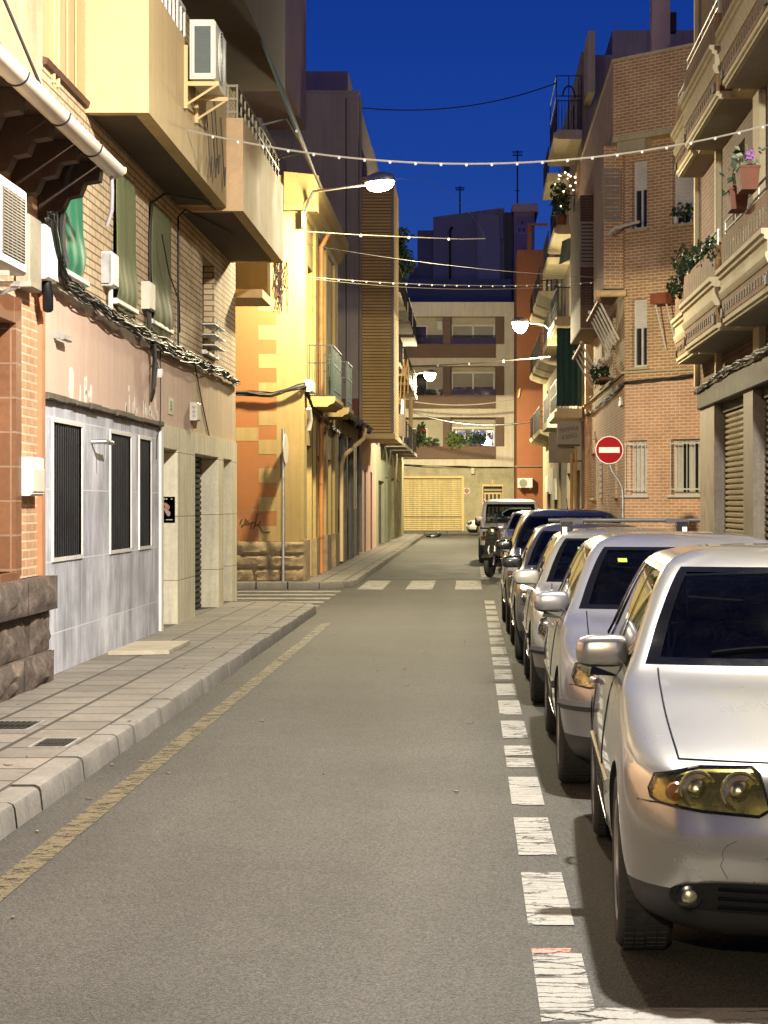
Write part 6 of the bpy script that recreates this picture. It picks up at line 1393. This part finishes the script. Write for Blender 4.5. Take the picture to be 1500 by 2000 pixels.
    def patch(out,pr,off,nm,mt,par,rings=6,thick=.012,sm=50):
        n=len(out); cx=sum(p[0] for p in out)/n; cy=sum(p[1] for p in out)/n; b=MB(); b.v.append(pr(cx,cy,off))
        for r_ in range(1,rings+1):
            f=r_/rings
            for p in out: b.v.append(pr(cx+(p[0]-cx)*f,cy+(p[1]-cy)*f,off))
        for p in out: b.v.append(pr(p[0],p[1],off-thick))
        for k in range(n):
            b.f.append((0,1+k,1+(k+1)%n)); 
            for r_ in range(rings): b.f.append((1+r_*n+k,1+(r_+1)*n+k,1+(r_+1)*n+(k+1)%n,1+r_*n+(k+1)%n))
        b.m=[0]*len(b.f); return mesh(nm,b,mt,par,sm,local=True)
    def dense(out,m=4):
        o=[]
        for a,b in zip(out,out[1:]+out[:1]): o+=[(a[0]+(b[0]-a[0])*i/m,a[1]+(b[1]-a[1])*i/m) for i in range(m)]
        return o
    def line(pts,nm='shut_line',r=.0035,mt='trim',par=None):
        b=MB(); b.tube(pts,r,5); return mesh(nm,b,T[mt],par or body,None,local=True)
    # wheels
    for ax in P['axles']:
        for sx in (-1,1):
            R0=P['wr']; c=(sx*(P['tw']),ax,R0); w=MB(); q=.098
            w.lathe([(R0*.66,-q*.9),(R0*.80,-q),(R0*.93,-q*.97),(R0*.985,-q*.8),(R0,-q*.5),(R0,q*.5),(R0*.985,q*.8),(R0*.93,q*.97),(R0*.80,q),(R0*.66,q*.9),(R0*.66,-q*.9)],c,(sx,0,0),44)
            wh=mesh('wheel',w,T['rubber'],t,40,local=True)
            if detail:
                tr=MB()
                for k in range(56):
                    a=6.2832*k/56
                    for off_ in (-.058,-.02,.02,.058):
                        a2=a+(.02 if off_>0 else 0); u=Vector((0,math.cos(a2),math.sin(a2))); v2=Vector((0,-math.sin(a2),math.cos(a2))); cc=Vector(c)+u*R0+Vector((sx*off_,0,0)); e1=Vector((.016,0,0)); e2=v2*.0125; e3=u*.004
                        tr.hexa([cc-e1-e2-e3,cc+e1-e2-e3,cc+e1+e2-e3,cc-e1+e2-e3,cc-e1-e2+e3,cc+e1-e2+e3,cc+e1+e2+e3,cc-e1+e2+e3])
                mesh('tread',tr,T['rubber'],wh,local=True)
            rm=MB(); rm.lathe([(R0*.67,.075),(R0*.685,.093),(R0*.63,.088),(R0*.60,.05),(R0*.60,-.05)],c,(sx,0,0),36); rm.lathe([(R0*.60,.01),(0,.012)],c,(sx,0,0),20)
            rm.lathe([(R0*.19,.03),(R0*.19,.078),(R0*.12,.088),(0,.088)],c,(sx,0,0),18)
            for k in range(P.get('spk',7)):
                a=6.2832*k/P.get('spk',7); u=Vector((0,math.cos(a),math.sin(a))); v2=Vector((0,-math.sin(a),math.cos(a))); X_=Vector((sx,0,0)); cc=Vector(c); r0,r1=R0*.15,R0*.63; wd=.024
                rm.hexa([cc+u*r0-v2*wd+X_*.03,cc+u*r1-v2*wd*.8+X_*.03,cc+u*r1+v2*wd*.8+X_*.03,cc+u*r0+v2*wd+X_*.03,cc+u*r0-v2*wd*.7+X_*.08,cc+u*r1-v2*wd*.6+X_*.082,cc+u*r1+v2*wd*.6+X_*.082,cc+u*r0+v2*wd*.7+X_*.08])
            mesh('rim',rm,T['alloy'],wh,40,local=True)
    # mirrors
    zm=P['sz'][0]+.03; s0=fn['front'](P['wz'][0])+fn['bowf'](P['wz'][0])+.32
    for sx in (-1,1):
        bx_=ps(sx,s0,zm-.07)[0]; mb=MB(); e=P.get('mir',(.108,.07,.068)); cx=bx_+sx*(-.01+e[0]*.62); nn=18
        vs2=[]; f2=[]
        def sp(v,p): return math.copysign(abs(v)**p,v)
        for i in range(11):
            th=math.pi*i/10
            for j in range(nn):
                ph=6.2832*j/nn; yy=sp(math.sin(th),.5)*sp(math.sin(ph),.5); zf=1-.18*max(0,sx*sp(math.sin(th),.6)*sp(math.cos(ph),.6))
                vs2.append((cx+e[0]*sp(math.sin(th),.4)*sp(math.cos(ph),.4), s0+e[1]*(yy if yy<0 else yy*.45)+.02, zm+.015+e[2]*zf*sp(math.cos(th),.5)))
        for i in range(10):
            for j in range(nn): f2.append((i*nn+j,(i+1)*nn+j,(i+1)*nn+(j+1)%nn,i*nn+(j+1)%nn))
        mb.add(vs2,f2); mb.m=[1 if k//nn>=7 else 0 for k in range(len(f2))]; mo=mesh('wing_mirror',mb,[P.get('mirmat') or paint,T['plast']],t,50,local=True)
        ar=MB(); ar.hexa([(bx_-sx*.02,s0-.04,zm-.085),(cx+sx*e[0]*.5,s0-.045,zm-.075),(cx+sx*e[0]*.5,s0+.04,zm-.075),(bx_-sx*.02,s0+.07,zm-.085),(bx_-sx*.03,s0-.035,zm-.03),(cx+sx*e[0]*.4,s0-.03,zm-.04),(cx+sx*e[0]*.4,s0+.03,zm-.04),(bx_-sx*.03,s0+.06,zm-.02)]); mesh('mirror_base',ar,T['trim'],mo,local=True)
        gm_=MB(); gm_.box(cx-e[0]*.8,cx+e[0]*.8,s0+.02+e[1]*.40,s0+.02+e[1]*.47,zm-.04,zm+.07); mesh('mirror_glass',gm_,T['chrome'],mo,local=True)
        # windows line, doors, handle
        if detail:
            zb=P['sz'][0]-.02; d0=s0-.02; d1=P['axles'][1]-.42 if P.get('doors',1)==1 else (P['axles'][0]+P['axles'][1])/2+.1
            line([ps(sx,d0-.02+.04*math.cos(i*.3),P['zlow']-.03+(zb-P['zlow']+.03)*i/10,.0008) for i in range(11)]); line([ps(sx,d1+.06*(i/10)**2,P['zlow']-.03+(zb-P['zlow']+.03)*i/10,.0008) for i in range(11)])
            line([ps(sx,d0+.0+(d1-d0)*i/8,P['zlow']-.03,.0008) for i in range(9)])
            hb=MB(); hb.tube([ps(sx,d1-.26+.03*i,.80*P.get('hz',1),.012+.02*math.sin(math.pi*i/6)) for i in range(7)],.013,8); mesh('door_handle',hb,paint,t,50,local=True)
            rb=MB(); rb.tube([ps(sx,s0-.1+(P['axles'][1]+.2-s0)*i/14,P['sz'][0]-.012,.003) for i in range(15)],.008,5); mesh('window_rubber',rb,T['trim'],body,50,local=True)
            st=MB(); zz=.50*P.get('hz',1); a0,a1=P['axles'][0]+P['arch']+.05,P['axles'][1]-P['arch']-.05
            st.prism([ps(sx,a0,zz,-.004),ps(sx,a0,zz+.055,-.004),ps(sx,a0,zz+.045,.012),ps(sx,a0,zz+.01,.012)],[ps(sx,a1,zz,-.004),ps(sx,a1,zz+.055,-.004),ps(sx,a1,zz+.045,.012),ps(sx,a1,zz+.01,.012)]); mesh('door_strip',st,P.get('strip') or paint,t,local=True)
    hx=P['hoodx']
    zc0=P['wz'][0]
    if detail:
        sE=fn['front'](P['hood_z'])+.02; sW=fn['front'](zc0)-.03
        for sx in (-1,1): line([pt(sx*(hx+.012*math.sin(3*i/14)),sE+fn['bowf'](.75)*(hx/.85)**2*.9+(sW+.12-sE-fn['bowf'](.75)*(hx/.85)**2*.9)*i/14,.0005) for i in range(15)],r=.0042)
        line([pf(-hx+2*hx*i/24,P['hood_z'],.0005) for i in range(25)],r=.0045)
        line([pf(sx_,P['hood_z']-.13,.0005) for sx_ in [-.80+.04*i for i in range(8)]]); line([pf(sx_,P['hood_z']-.13,.0005) for sx_ in [.80-.04*i for i in range(8)]])
    # head lamps
    for sx in (-1,1):
        out=dense([(sx*a,b) for a,b in head])
        rc=patch(out,pf,.004,'headlight',T['olive'] if headmat=='lensy' else T['refl'],t)
        cxs=sorted(P.get('lamps',[(.48,.655,.062),(.62,.655,.058)]))
        for (a,z,r) in cxs:
            p=pf(sx*a,z,.006); lb=MB(); lb.lathe([(r,.0),(r*.97,.012),(r*.86,.010),(r*.80,.004),(r*.55,.003),(r*.5,.010),(r*.25,.018),(0,.02)],p,(-sx*.12,-1,.12),26); mesh('reflector',lb,T['refl'],rc,40,local=True)
        if P.get('indic'): a,z,r=P['indic']; p=pf(sx*a,z,.006); lb=MB(); lb.lathe([(r,.0),(r*.8,.012),(0,.02)],p,(sx*.3,-1,.1),18); mesh('indicator',lb,T['orangel'],rc,40,local=True)
        patch(out,pf,.026,'lens',T[headmat],rc,thick=.024)
        line([pf(a,b,.012) for a,b in out+out[:1]],'lamp_seal',.005,'trim',rc)
    # grille, lower intake, fog lamps
    g=P.get('grille')
    if g:
        gr=patch(dense([(-g[0],g[2]),(-g[0]*.85,g[1]),(g[0]*.85,g[1]),(g[0],g[2])],6),pf,.006,'grille',T['trim'],t)
        for k in range(4): z=g[1]+(g[2]-g[1])*(k+.5)/4; line([pf(-g[0]*.86+g[0]*1.72*i/10,z,.014) for i in range(11)],'grille_bar',.006,'chrome',gr)
    if P.get('intake'):
        a,z0,z1=P['intake']; oc=[]
        for i in range(36):
            th=6.2832*i/36; oc.append((a*math.copysign(abs(math.cos(th))**.35,math.cos(th)),(z0+z1)/2+(z1-z0)/2*math.copysign(abs(math.sin(th))**.6,math.sin(th))))
        it=patch(oc,pf,.010,'intake',T['void'],t,12,.02)
        for k in range(3): z=z0+(z1-z0)*(k+.7)/3.4; line([pf(-a*.78+a*1.56*i/16,z,.018) for i in range(17)],'intake_bar',.006,'trim',it)
        for sx in (-1,1):
            p=pf(sx*(a-.062),(z0+z1)/2,.010); lb=MB(); lb.lathe([(.043,0),(.043,.014),(.036,.018)],p,(0,-1,0),20); fo=mesh('fog_lamp',lb,T['trim'],t,40,local=True); lb=MB(); lb.lathe([(.036,.006),(.03,.016),(.015,.022),(0,.023)],p,(0,-1,0),20); mesh('lens',lb,T['refl'],fo,40,local=True)
    if P.get('bstrip'):
        z=P['bstrip']; q=[pf(-.84+1.68*i/40,z,.006) for i in range(41)]; q=[p for p in q if p[1]<.7]; b=MB(); b.tube(q,.032,6); mesh('bumper_strip',b,T['plast'],t,50,local=True)
    # wipers
    for x0,x1,sg in ((-.45,.05,1),(.08,.55,1)):
        b=MB(); b.tube([pf(x0+(x1-x0)*i/8,zc0+.045+.02*math.sin(i*.4),.012) for i in range(9)],.007,5); b.tube([pf(x1,zc0+.03,.02),pf((x0+x1)/2,zc0+.055,.022)],.008,5); mesh('wiper',b,T['trim'],t,local=True)
    # cabin
    zf=P['sz'][0]; sW=fn['front'](zc0); k=MB(); k.hexa([(-.62,sW+.12,zf-.3),(.62,sW+.12,zf-.3),(.62,sW+.55,zf-.3),(-.62,sW+.55,zf-.3),(-.62,sW+.12,zf-.02),(.62,sW+.12,zf-.02),(.62,sW+.5,zf+.01),(-.62,sW+.5,zf+.01)]); mesh('dashboard',k,T['trim'],t,local=True)
    for sx in (-1,1):
        k=MB(); k.hexa([(sx*.34-.24,sW+1.0,.3),(sx*.34+.24,sW+1.0,.3),(sx*.34+.24,sW+1.2,.3),(sx*.34-.24,sW+1.2,.3),(sx*.34-.2,sW+1.15,zf+.12),(sx*.34+.2,sW+1.15,zf+.12),(sx*.34+.2,sW+1.27,zf+.12),(sx*.34-.2,sW+1.27,zf+.12)]); k.box(sx*.34-.12,sx*.34+.12,sW+1.2,sW+1.29,zf+.14,zf+.30); k.box(sx*.34-.25,sx*.34+.25,sW+.55,sW+1.1,.25,.48); mesh('seat',k,T['seat'],t,local=True)
    k=MB(); k.tube([(.34+.18*math.cos(a*.4),sW+.62+.05*math.sin(a*.4),zf-.02+.17*math.sin(a*.4)) for a in range(17)],.014,6); mesh('steering_wheel',k,T['trim'],t,60,local=True)
    k=MB(); k.box(-.66,.66,sW+.6,P['rear'][3][1]-.6,.2,.25); k.box(-.62,.62,P['axles'][1]-.35,P['axles'][1]-.15,.3,zf+.05); mesh('rear_bench',k,T['seat'],t,local=True)
    for x,z,w_,h_ in P.get('stickers',()):
        patch(dense([(x-w_/2,z-h_/2),(x+w_/2,z-h_/2),(x+w_/2,z+h_/2),(x-w_/2,z+h_/2)],3),pf,.001,'sticker',T['stick'],t,3,.003)
    if ornaments: ornaments(dict(t=t,body=body,pf=pf,pt=pt,ps=ps,patch=patch,dense=dense,line=line,fn=fn))
    return t
import copy
def variant(zs=1.0,ls=1.0,ws=1.0,**k):
    P=copy.deepcopy(BASE)
    for a in ('front','rear'): P[a]=[(z*zs,v*ls) for z,v in P[a]]
    for a in ('half','rx'): P[a]=[(z*zs,v*ws) for z,v in P[a]]
    for a in ('bowf','bowr','ry'): P[a]=[(z*zs,v) for z,v in P[a]]
    for a in ('wz','sz','rz'): P[a]=tuple(z*zs for z in P[a])
    P['axles']=tuple(x*ls for x in P['axles']); P['zlow']*=zs; P['H']*=zs; P['hz']=zs
    k1=k.pop('cowl',1); k2=k.pop('tail',0)
    P['front']=[(z,v*(k1 if z>.89*zs else 1)) for z,v in P['front']]; P['rear']=[(z,v+(k2*min(1,max(0,(z/zs-.95)/.3))) if z<1.36*zs else v+k2*.8) for z,v in P['rear']]
    P.setdefault('tw',.752*ws); P.setdefault('hoodx',.66*ws); P.setdefault('hood_z',.742*zs); P.setdefault('grille',(.33*ws,.60*zs,.725*zs))
    P.update(k); return P
HEADA=[(.765,.655),(.745,.70),(.60,.728),(.43,.733),(.41,.715),(.385,.61),(.42,.588),(.60,.596),(.73,.615),(.76,.63)]
P1=variant(mirror_low=1,intake=(.70,.255,.365),indic=(.68,.65,.035),lamps=[(.475,.66,.068),(.61,.66,.064)],wr=.315)
def orn1(c):
    c['line']([c['pf'](x,z,.001) for x,z in ((-.49,.505),(-.52,.49),(-.535,.465),(-.532,.44),(-.54,.42),(-.53,.40),(-.515,.375))],'bumper_crack',.0011,'plast')
    c['line']([c['pf'](x,z,.001) for x,z in ((-.40,.455),(-.37,.43),(-.36,.44))],'bumper_crack',.001,'plast')
T['silver1']=carpaint('silver_paint',(.40,.395,.37,1)); T['silver2']=carpaint('lilac_silver_paint',(.36,.365,.40,1)); T['ivoryp']=carpaint('pearl_beige_paint',(.37,.355,.30,1),.45); T['greyp']=carpaint('grey_paint',(.15,.15,.14,1),.6); T['blackp']=carpaint('black_green_paint',(.018,.020,.018,1),.3,.25); T['whitep']=carpaint('white_car_paint',(.74,.74,.72,1),0,.4); T['lilacp']=carpaint('pale_lilac_paint',(.42,.41,.50,1),.4)
build_car(P1,'parked_car','silver hatchback nearest the viewer with yellowed headlamps and cracked bumper',(1.352,6.62,0),R(-1.5),T['silver1'],head=HEADA,headmat='lensy',ornaments=orn1)
HEADB=[(.79,.66),(.77,.72),(.66,.755),(.45,.735),(.44,.68),(.55,.625),(.70,.60),(.77,.61)]

P2=variant(zs=.995,ls=1.0,cowl=.93,stickers=[(-.42,1.25,.055,.022)],grille=(.3,.62,.70),bstrip=.50,strip=T['plast'],intake=(.62,.25,.34))
build_car(P2,'parked_car','lilac silver car with green sticker right behind the yellowed headlamp car',(1.345,11.05,0),R(-.5),T['silver2'],head=HEADB)
def orn3(c):
    t=c['t']
    for s in (2.25,):
        z=1.375
        for sx in (-1,1):
            k=MB(); k.box(sx*.50-.05,sx*.50+.05,s-.06,s+.06,1.30,1.44); f=mesh('rack_foot',k,T['trim'],t,local=True)
            k=MB(); k.box(sx*.52-.02,sx*.52+.02,s-.065,s-.0605,1.335,1.395); mesh('cap',k,T['white'],f,local=True)
        k=MB(); k.tube([(-.66,s,1.452),(.66,s,1.452)],.017,8); k.box(-.56,-.36,s-.03,s+.03,1.425,1.465); k.box(.36,.56,s-.03,s+.03,1.425,1.465); mesh('rack_bar',k,T['plast'],t,local=True)
    c['patch'](c['dense']([(-.30+.06*math.cos(i*.7),1.02+.032*math.sin(i*.7)) for i in range(9)],1),c['pf'],.001,'sticker',T['lace'],t,3,.003)
P3=variant(zs=.975,ls=.98,cowl=.96,tail=.2,stickers=[(-.40,1.22,.055,.022)],grille=(.34,.58,.66),bstrip=.46,strip=T['plast'],intake=(.6,.24,.32))
HEADC=[(.80,.62),(.78,.70),(.66,.735),(.50,.70),(.42,.64),(.44,.58),(.60,.56),(.76,.575)]
build_car(P3,'parked_car','pearl beige car with a black roof rack',(1.33,15.8,0),R(-.3),T['ivoryp'],head=HEADC,ornaments=orn3)
P4=variant(zs=.975,ls=.97,tail=.12,mirmat=T['blackp'],stickers=[(-.39,1.22,.05,.02)],grille=(.36,.58,.69),intake=(.6,.24,.32))
build_car(P4,'parked_car','dark grey car between the roof rack car and the black people carrier',(1.31,20.4,0),0,T['greyp'],head=HEADB)
P5=variant(zs=1.075,ls=1.0,cowl=.88,tail=.25,mirmat=T['blackp'],grille=(.36,.62,.74),intake=(.6,.26,.35))
HEADD=[(a,b*1.07) for a,b in HEADC]
def orn5(c):
    k=MB(); k.tube([(0,2.6,1.5),(0,2.85,1.66)],.006,5); mesh('antenna',k,T['trim'],c['t'],local=True)
build_car(P5,'parked_car','black tall car with a black mirror, last before the crossing',(1.30,24.75,0),R(.3),T['blackp'],head=HEADD,ornaments=orn5)
P6=variant(zs=1.0,ls=1.0)
build_car(P6,'parked_car','pale lilac car beyond the crossing behind the black scooter',(1.62,48.6,0),0,T['lilacp'],head=HEADC,detail=0)
PV=dict(front=[(.22,.12),(.30,.04),(.45,.0),(.60,.02),(.75,.05),(.95,.12),(1.04,.22),(1.06,.30),(1.58,.78),(1.64,.90),(1.68,1.05),(1.71,1.30),(1.72,1.7)],rear=[(.22,4.2),(.30,4.26),(.45,4.28),(.75,4.28),(1.06,4.27),(1.58,4.2),(1.64,4.15),(1.68,4.05),(1.71,3.8),(1.72,3.3)],
 half=[(.22,.78),(.30,.83),(.5,.85),(.9,.85),(1.04,.845),(1.06,.84),(1.3,.80),(1.58,.74),(1.64,.72),(1.68,.66),(1.71,.54),(1.72,.3)],bowf=[(.22,.12),(1.06,.12),(1.72,.05)],bowr=[(.22,.05),(1.72,.03)],rx=[(.22,.18),(1.06,.14),(1.60,.09),(1.72,.1)],ry=[(.22,.22),(1.06,.16),(1.60,.1),(1.72,.1)],
 wz=(1.07,1.58),sz=(1.06,1.55),rz=(1.1,1.5),fs=(.02,.24,.27,.5,.55,.9),axles=(.85,3.5),wr=.33,arch=.37,zlow=.48,H=1.72,tw=.76,hoodx=.6,hood_z=1.0,grille=(.45,.68,.80),mirmat=T['trim'],hz=1,mir=(.09,.07,.13),lamps=[(.55,.76,.05)])
HEADV=[(.76,.68),(.76,.84),(.50,.84),(.50,.68)]
def ornv(c):
    for sx in (-1,1): c['patch'](c['dense']([(sx*.80,.60),(sx*.80,.72),(sx*.64,.72),(sx*.64,.60)],3),c['pf'],.006,'indicator',T['orangel'],c['t'],3)
    b=MB(); b.tube([(-.70,1.1,1.66),(-.70,3.9,1.70)],.02,6); mesh('roof_rail',b,T['trim'],c['t'],local=True)
build_car(PV,'parked_van','white van with orange front indicator parked before the end of the street',(1.10,55.5,0),0,T['whitep'],cat='van',head=HEADV,ornaments=ornv)
build_car(variant(),'parked_car','small white car nose by the far yellow garage door',(px(910,101.6),101.6,0),R(-90),T['whitep'],head=HEADC,detail=0,grp='cars at the street end')

# ---- scooter in front of the lilac car
t=thing('motor_scooter','black motor scooter parked aslant by the zebra crossing','scooter',(.43,45,0),rz=R(-22))
def wheel2(y,r):
    w=MB(); w.lathe([(r*.66,-.05),(r*.85,-.058),(r*.97,-.045),(r,-.02),(r,.02),(r*.97,.045),(r*.85,.058),(r*.66,.05),(r*.66,-.05)],(0,y,r),(1,0,0),28); o=mesh('wheel',w,T['rubber'],t,40,local=True)
    k=MB(); k.lathe([(r*.67,-.03),(r*.67,.03)],(0,y,r),(1,0,0),20); k.lathe([(.05,-.06),(.05,.06)],(0,y,r),(1,0,0),12); mesh('rim',k,T['iron'],o,40,local=True)
wheel2(0,.26); wheel2(1.3,.26)
gl=M('scooter_black',(.015,.015,.018,1),.2,coat=.8)
k=MB(); k.prism([(-.10,-.30,.42),(.10,-.30,.42),(.11,.32,.50),(-.11,.32,.50)],[(-.07,-.26,.50),(.07,-.26,.50),(.09,.28,.60),(-.09,.28,.60)]); mesh('mudguard',k,gl,t,40,local=True)
k=MB(); k.tube([(-.075,0,.26),(-.075,.12,.62),(0,.2,.9)],.025,8); k.tube([(.075,0,.26),(.075,.12,.62),(0,.2,.9)],.025,8); mesh('fork',k,T['galv'],t,50,local=True)
k=MB(); k.prism([(-.20,.12,.45),(.20,.12,.45),(.20,.30,.40),(-.20,.30,.40)],[(-.12,.10,1.0),(.12,.10,1.0),(.14,.28,1.02),(-.14,.28,1.02)]); k.box(-.16,.16,.28,.75,.30,.36); mesh('leg_shield',k,gl,t,30,local=True)
k=MB(); k.prism([(-.17,.70,.32),(.17,.70,.32),(.15,1.62,.52),(-.15,1.62,.52)],[(-.15,.68,.72),(.15,.68,.72),(.11,1.66,.82),(-.11,1.66,.82)]); mesh('rear_body',k,gl,t,30,local=True)
k=MB(); k.prism([(-.15,.66,.722),(.15,.66,.722),(.11,1.5,.80),(-.11,1.5,.80)],[(-.12,.70,.80),(.12,.70,.80),(.09,1.46,.88),(-.09,1.46,.88)]); mesh('seat',k,T['seat'],t,30,local=True)
k=MB(); k.tube([(-.34,.30,1.06),(-.18,.22,1.05),(.18,.22,1.05),(.34,.30,1.06)],.018,8); k.ball((0,.2,1.0),.14,12,0,(1,.7,.7)); mesh('handlebar',k,gl,t,60,local=True)
k=MB(); k.lathe([(.085,0),(.07,.02),(0,.03)],(0,.10,.99),(0,-1,.1),18); mesh('headlight',k,T['refl'],t,50,local=True)
for sx in (-1,1):
    k=MB(); k.tube([(sx*.22,.24,1.06),(sx*.30,.22,1.24)],.008,6); k.ball((sx*.33,.22,1.27),.075,12,0,(1,.25,.7)); mesh('wing_mirror',k,M('scooter_mirror',(.45,.36,.36,1),.3) if sx<0 else T['iron'],t,60,local=True)
k=MB(); k.prism([(-.17,.06,1.05),(.17,.06,1.05),(.17,.065,1.05),(-.17,.065,1.05)],[(-.12,.16,1.38),(.12,.16,1.38),(.12,.165,1.38),(-.12,.165,1.38)]); mesh('windshield',k,T['lensc'],t,local=True)
k=MB(); k.tube([(.14,.75,.28),(.17,1.2,.30),(.17,1.55,.36)],.045,10); mesh('exhaust',k,T['galv'],t,50,local=True)
# ---------------------------------------------------------------- sky, camera
w=bpy.data.worlds.new('World'); sc.world=w; w.use_nodes=True; nt=w.node_tree; bg=nt.nodes['Background']
sky=nt.nodes.new('ShaderNodeTexSky'); sky.sky_type='NISHITA'; sky.sun_disc=False; sky.sun_elevation=R(SKY[0]); sky.sun_rotation=R(SKY[1]); sky.altitude=0; sky.ozone_density=SKY[2]; sky.air_density=SKY[3]; sky.dust_density=SKY[4]
tint=nt.nodes.new('ShaderNodeMix'); tint.data_type='RGBA'; tint.blend_type='MULTIPLY'; tint.inputs[0].default_value=1; tint.inputs[7].default_value=(.95,.47,1.07,1); nt.links.new(sky.outputs[0],tint.inputs[6]); 
tc=nt.nodes.new('ShaderNodeTexCoord'); sp=nt.nodes.new('ShaderNodeSeparateXYZ'); nt.links.new(tc.outputs['Generated'],sp.inputs[0]); mr=nt.nodes.new('ShaderNodeMapRange'); nt.links.new(sp.outputs[2],mr.inputs[0])
for i,x in enumerate((.08,.26,1.12,.78)): mr.inputs[i+1].default_value=x
t2=nt.nodes.new('ShaderNodeMix'); t2.data_type='RGBA'; t2.blend_type='MULTIPLY'; t2.inputs[0].default_value=1; nt.links.new(tint.outputs[2],t2.inputs[6]); nt.links.new(mr.outputs[0],t2.inputs[7]); nt.links.new(t2.outputs[2],bg.inputs[0]); bg.inputs[1].default_value=SKY[5]
cam=bpy.data.cameras.new('Camera'); co=bpy.data.objects.new('Camera',cam); COL.objects.link(co); sc.camera=co
co.location=(0,0,CAMZ); co.rotation_euler=(R(90),0,0); cam.sensor_fit='AUTO'; cam.sensor_width=36; cam.lens=FPX/2000*36; cam.shift_x=(750-VX)/2000; cam.shift_y=-(1000-VY)/2000; cam.clip_start=.1; cam.clip_end=1000
vs=sc.view_settings; vs.view_transform='Standard'; vs.look='None'; vs.gamma=1; vs.use_curve_mapping=False; vs.exposure=EXPO
sc.cycles.max_bounces=8; sc.cycles.diffuse_bounces=4; sc.cycles.glossy_bounces=4; sc.cycles.transmission_bounces=6; sc.cycles.transparent_max_bounces=12; sc.cycles.sample_clamp_indirect=6; sc.cycles.caustics_reflective=False; sc.cycles.caustics_refractive=False
sc.cycles.use_denoising=True
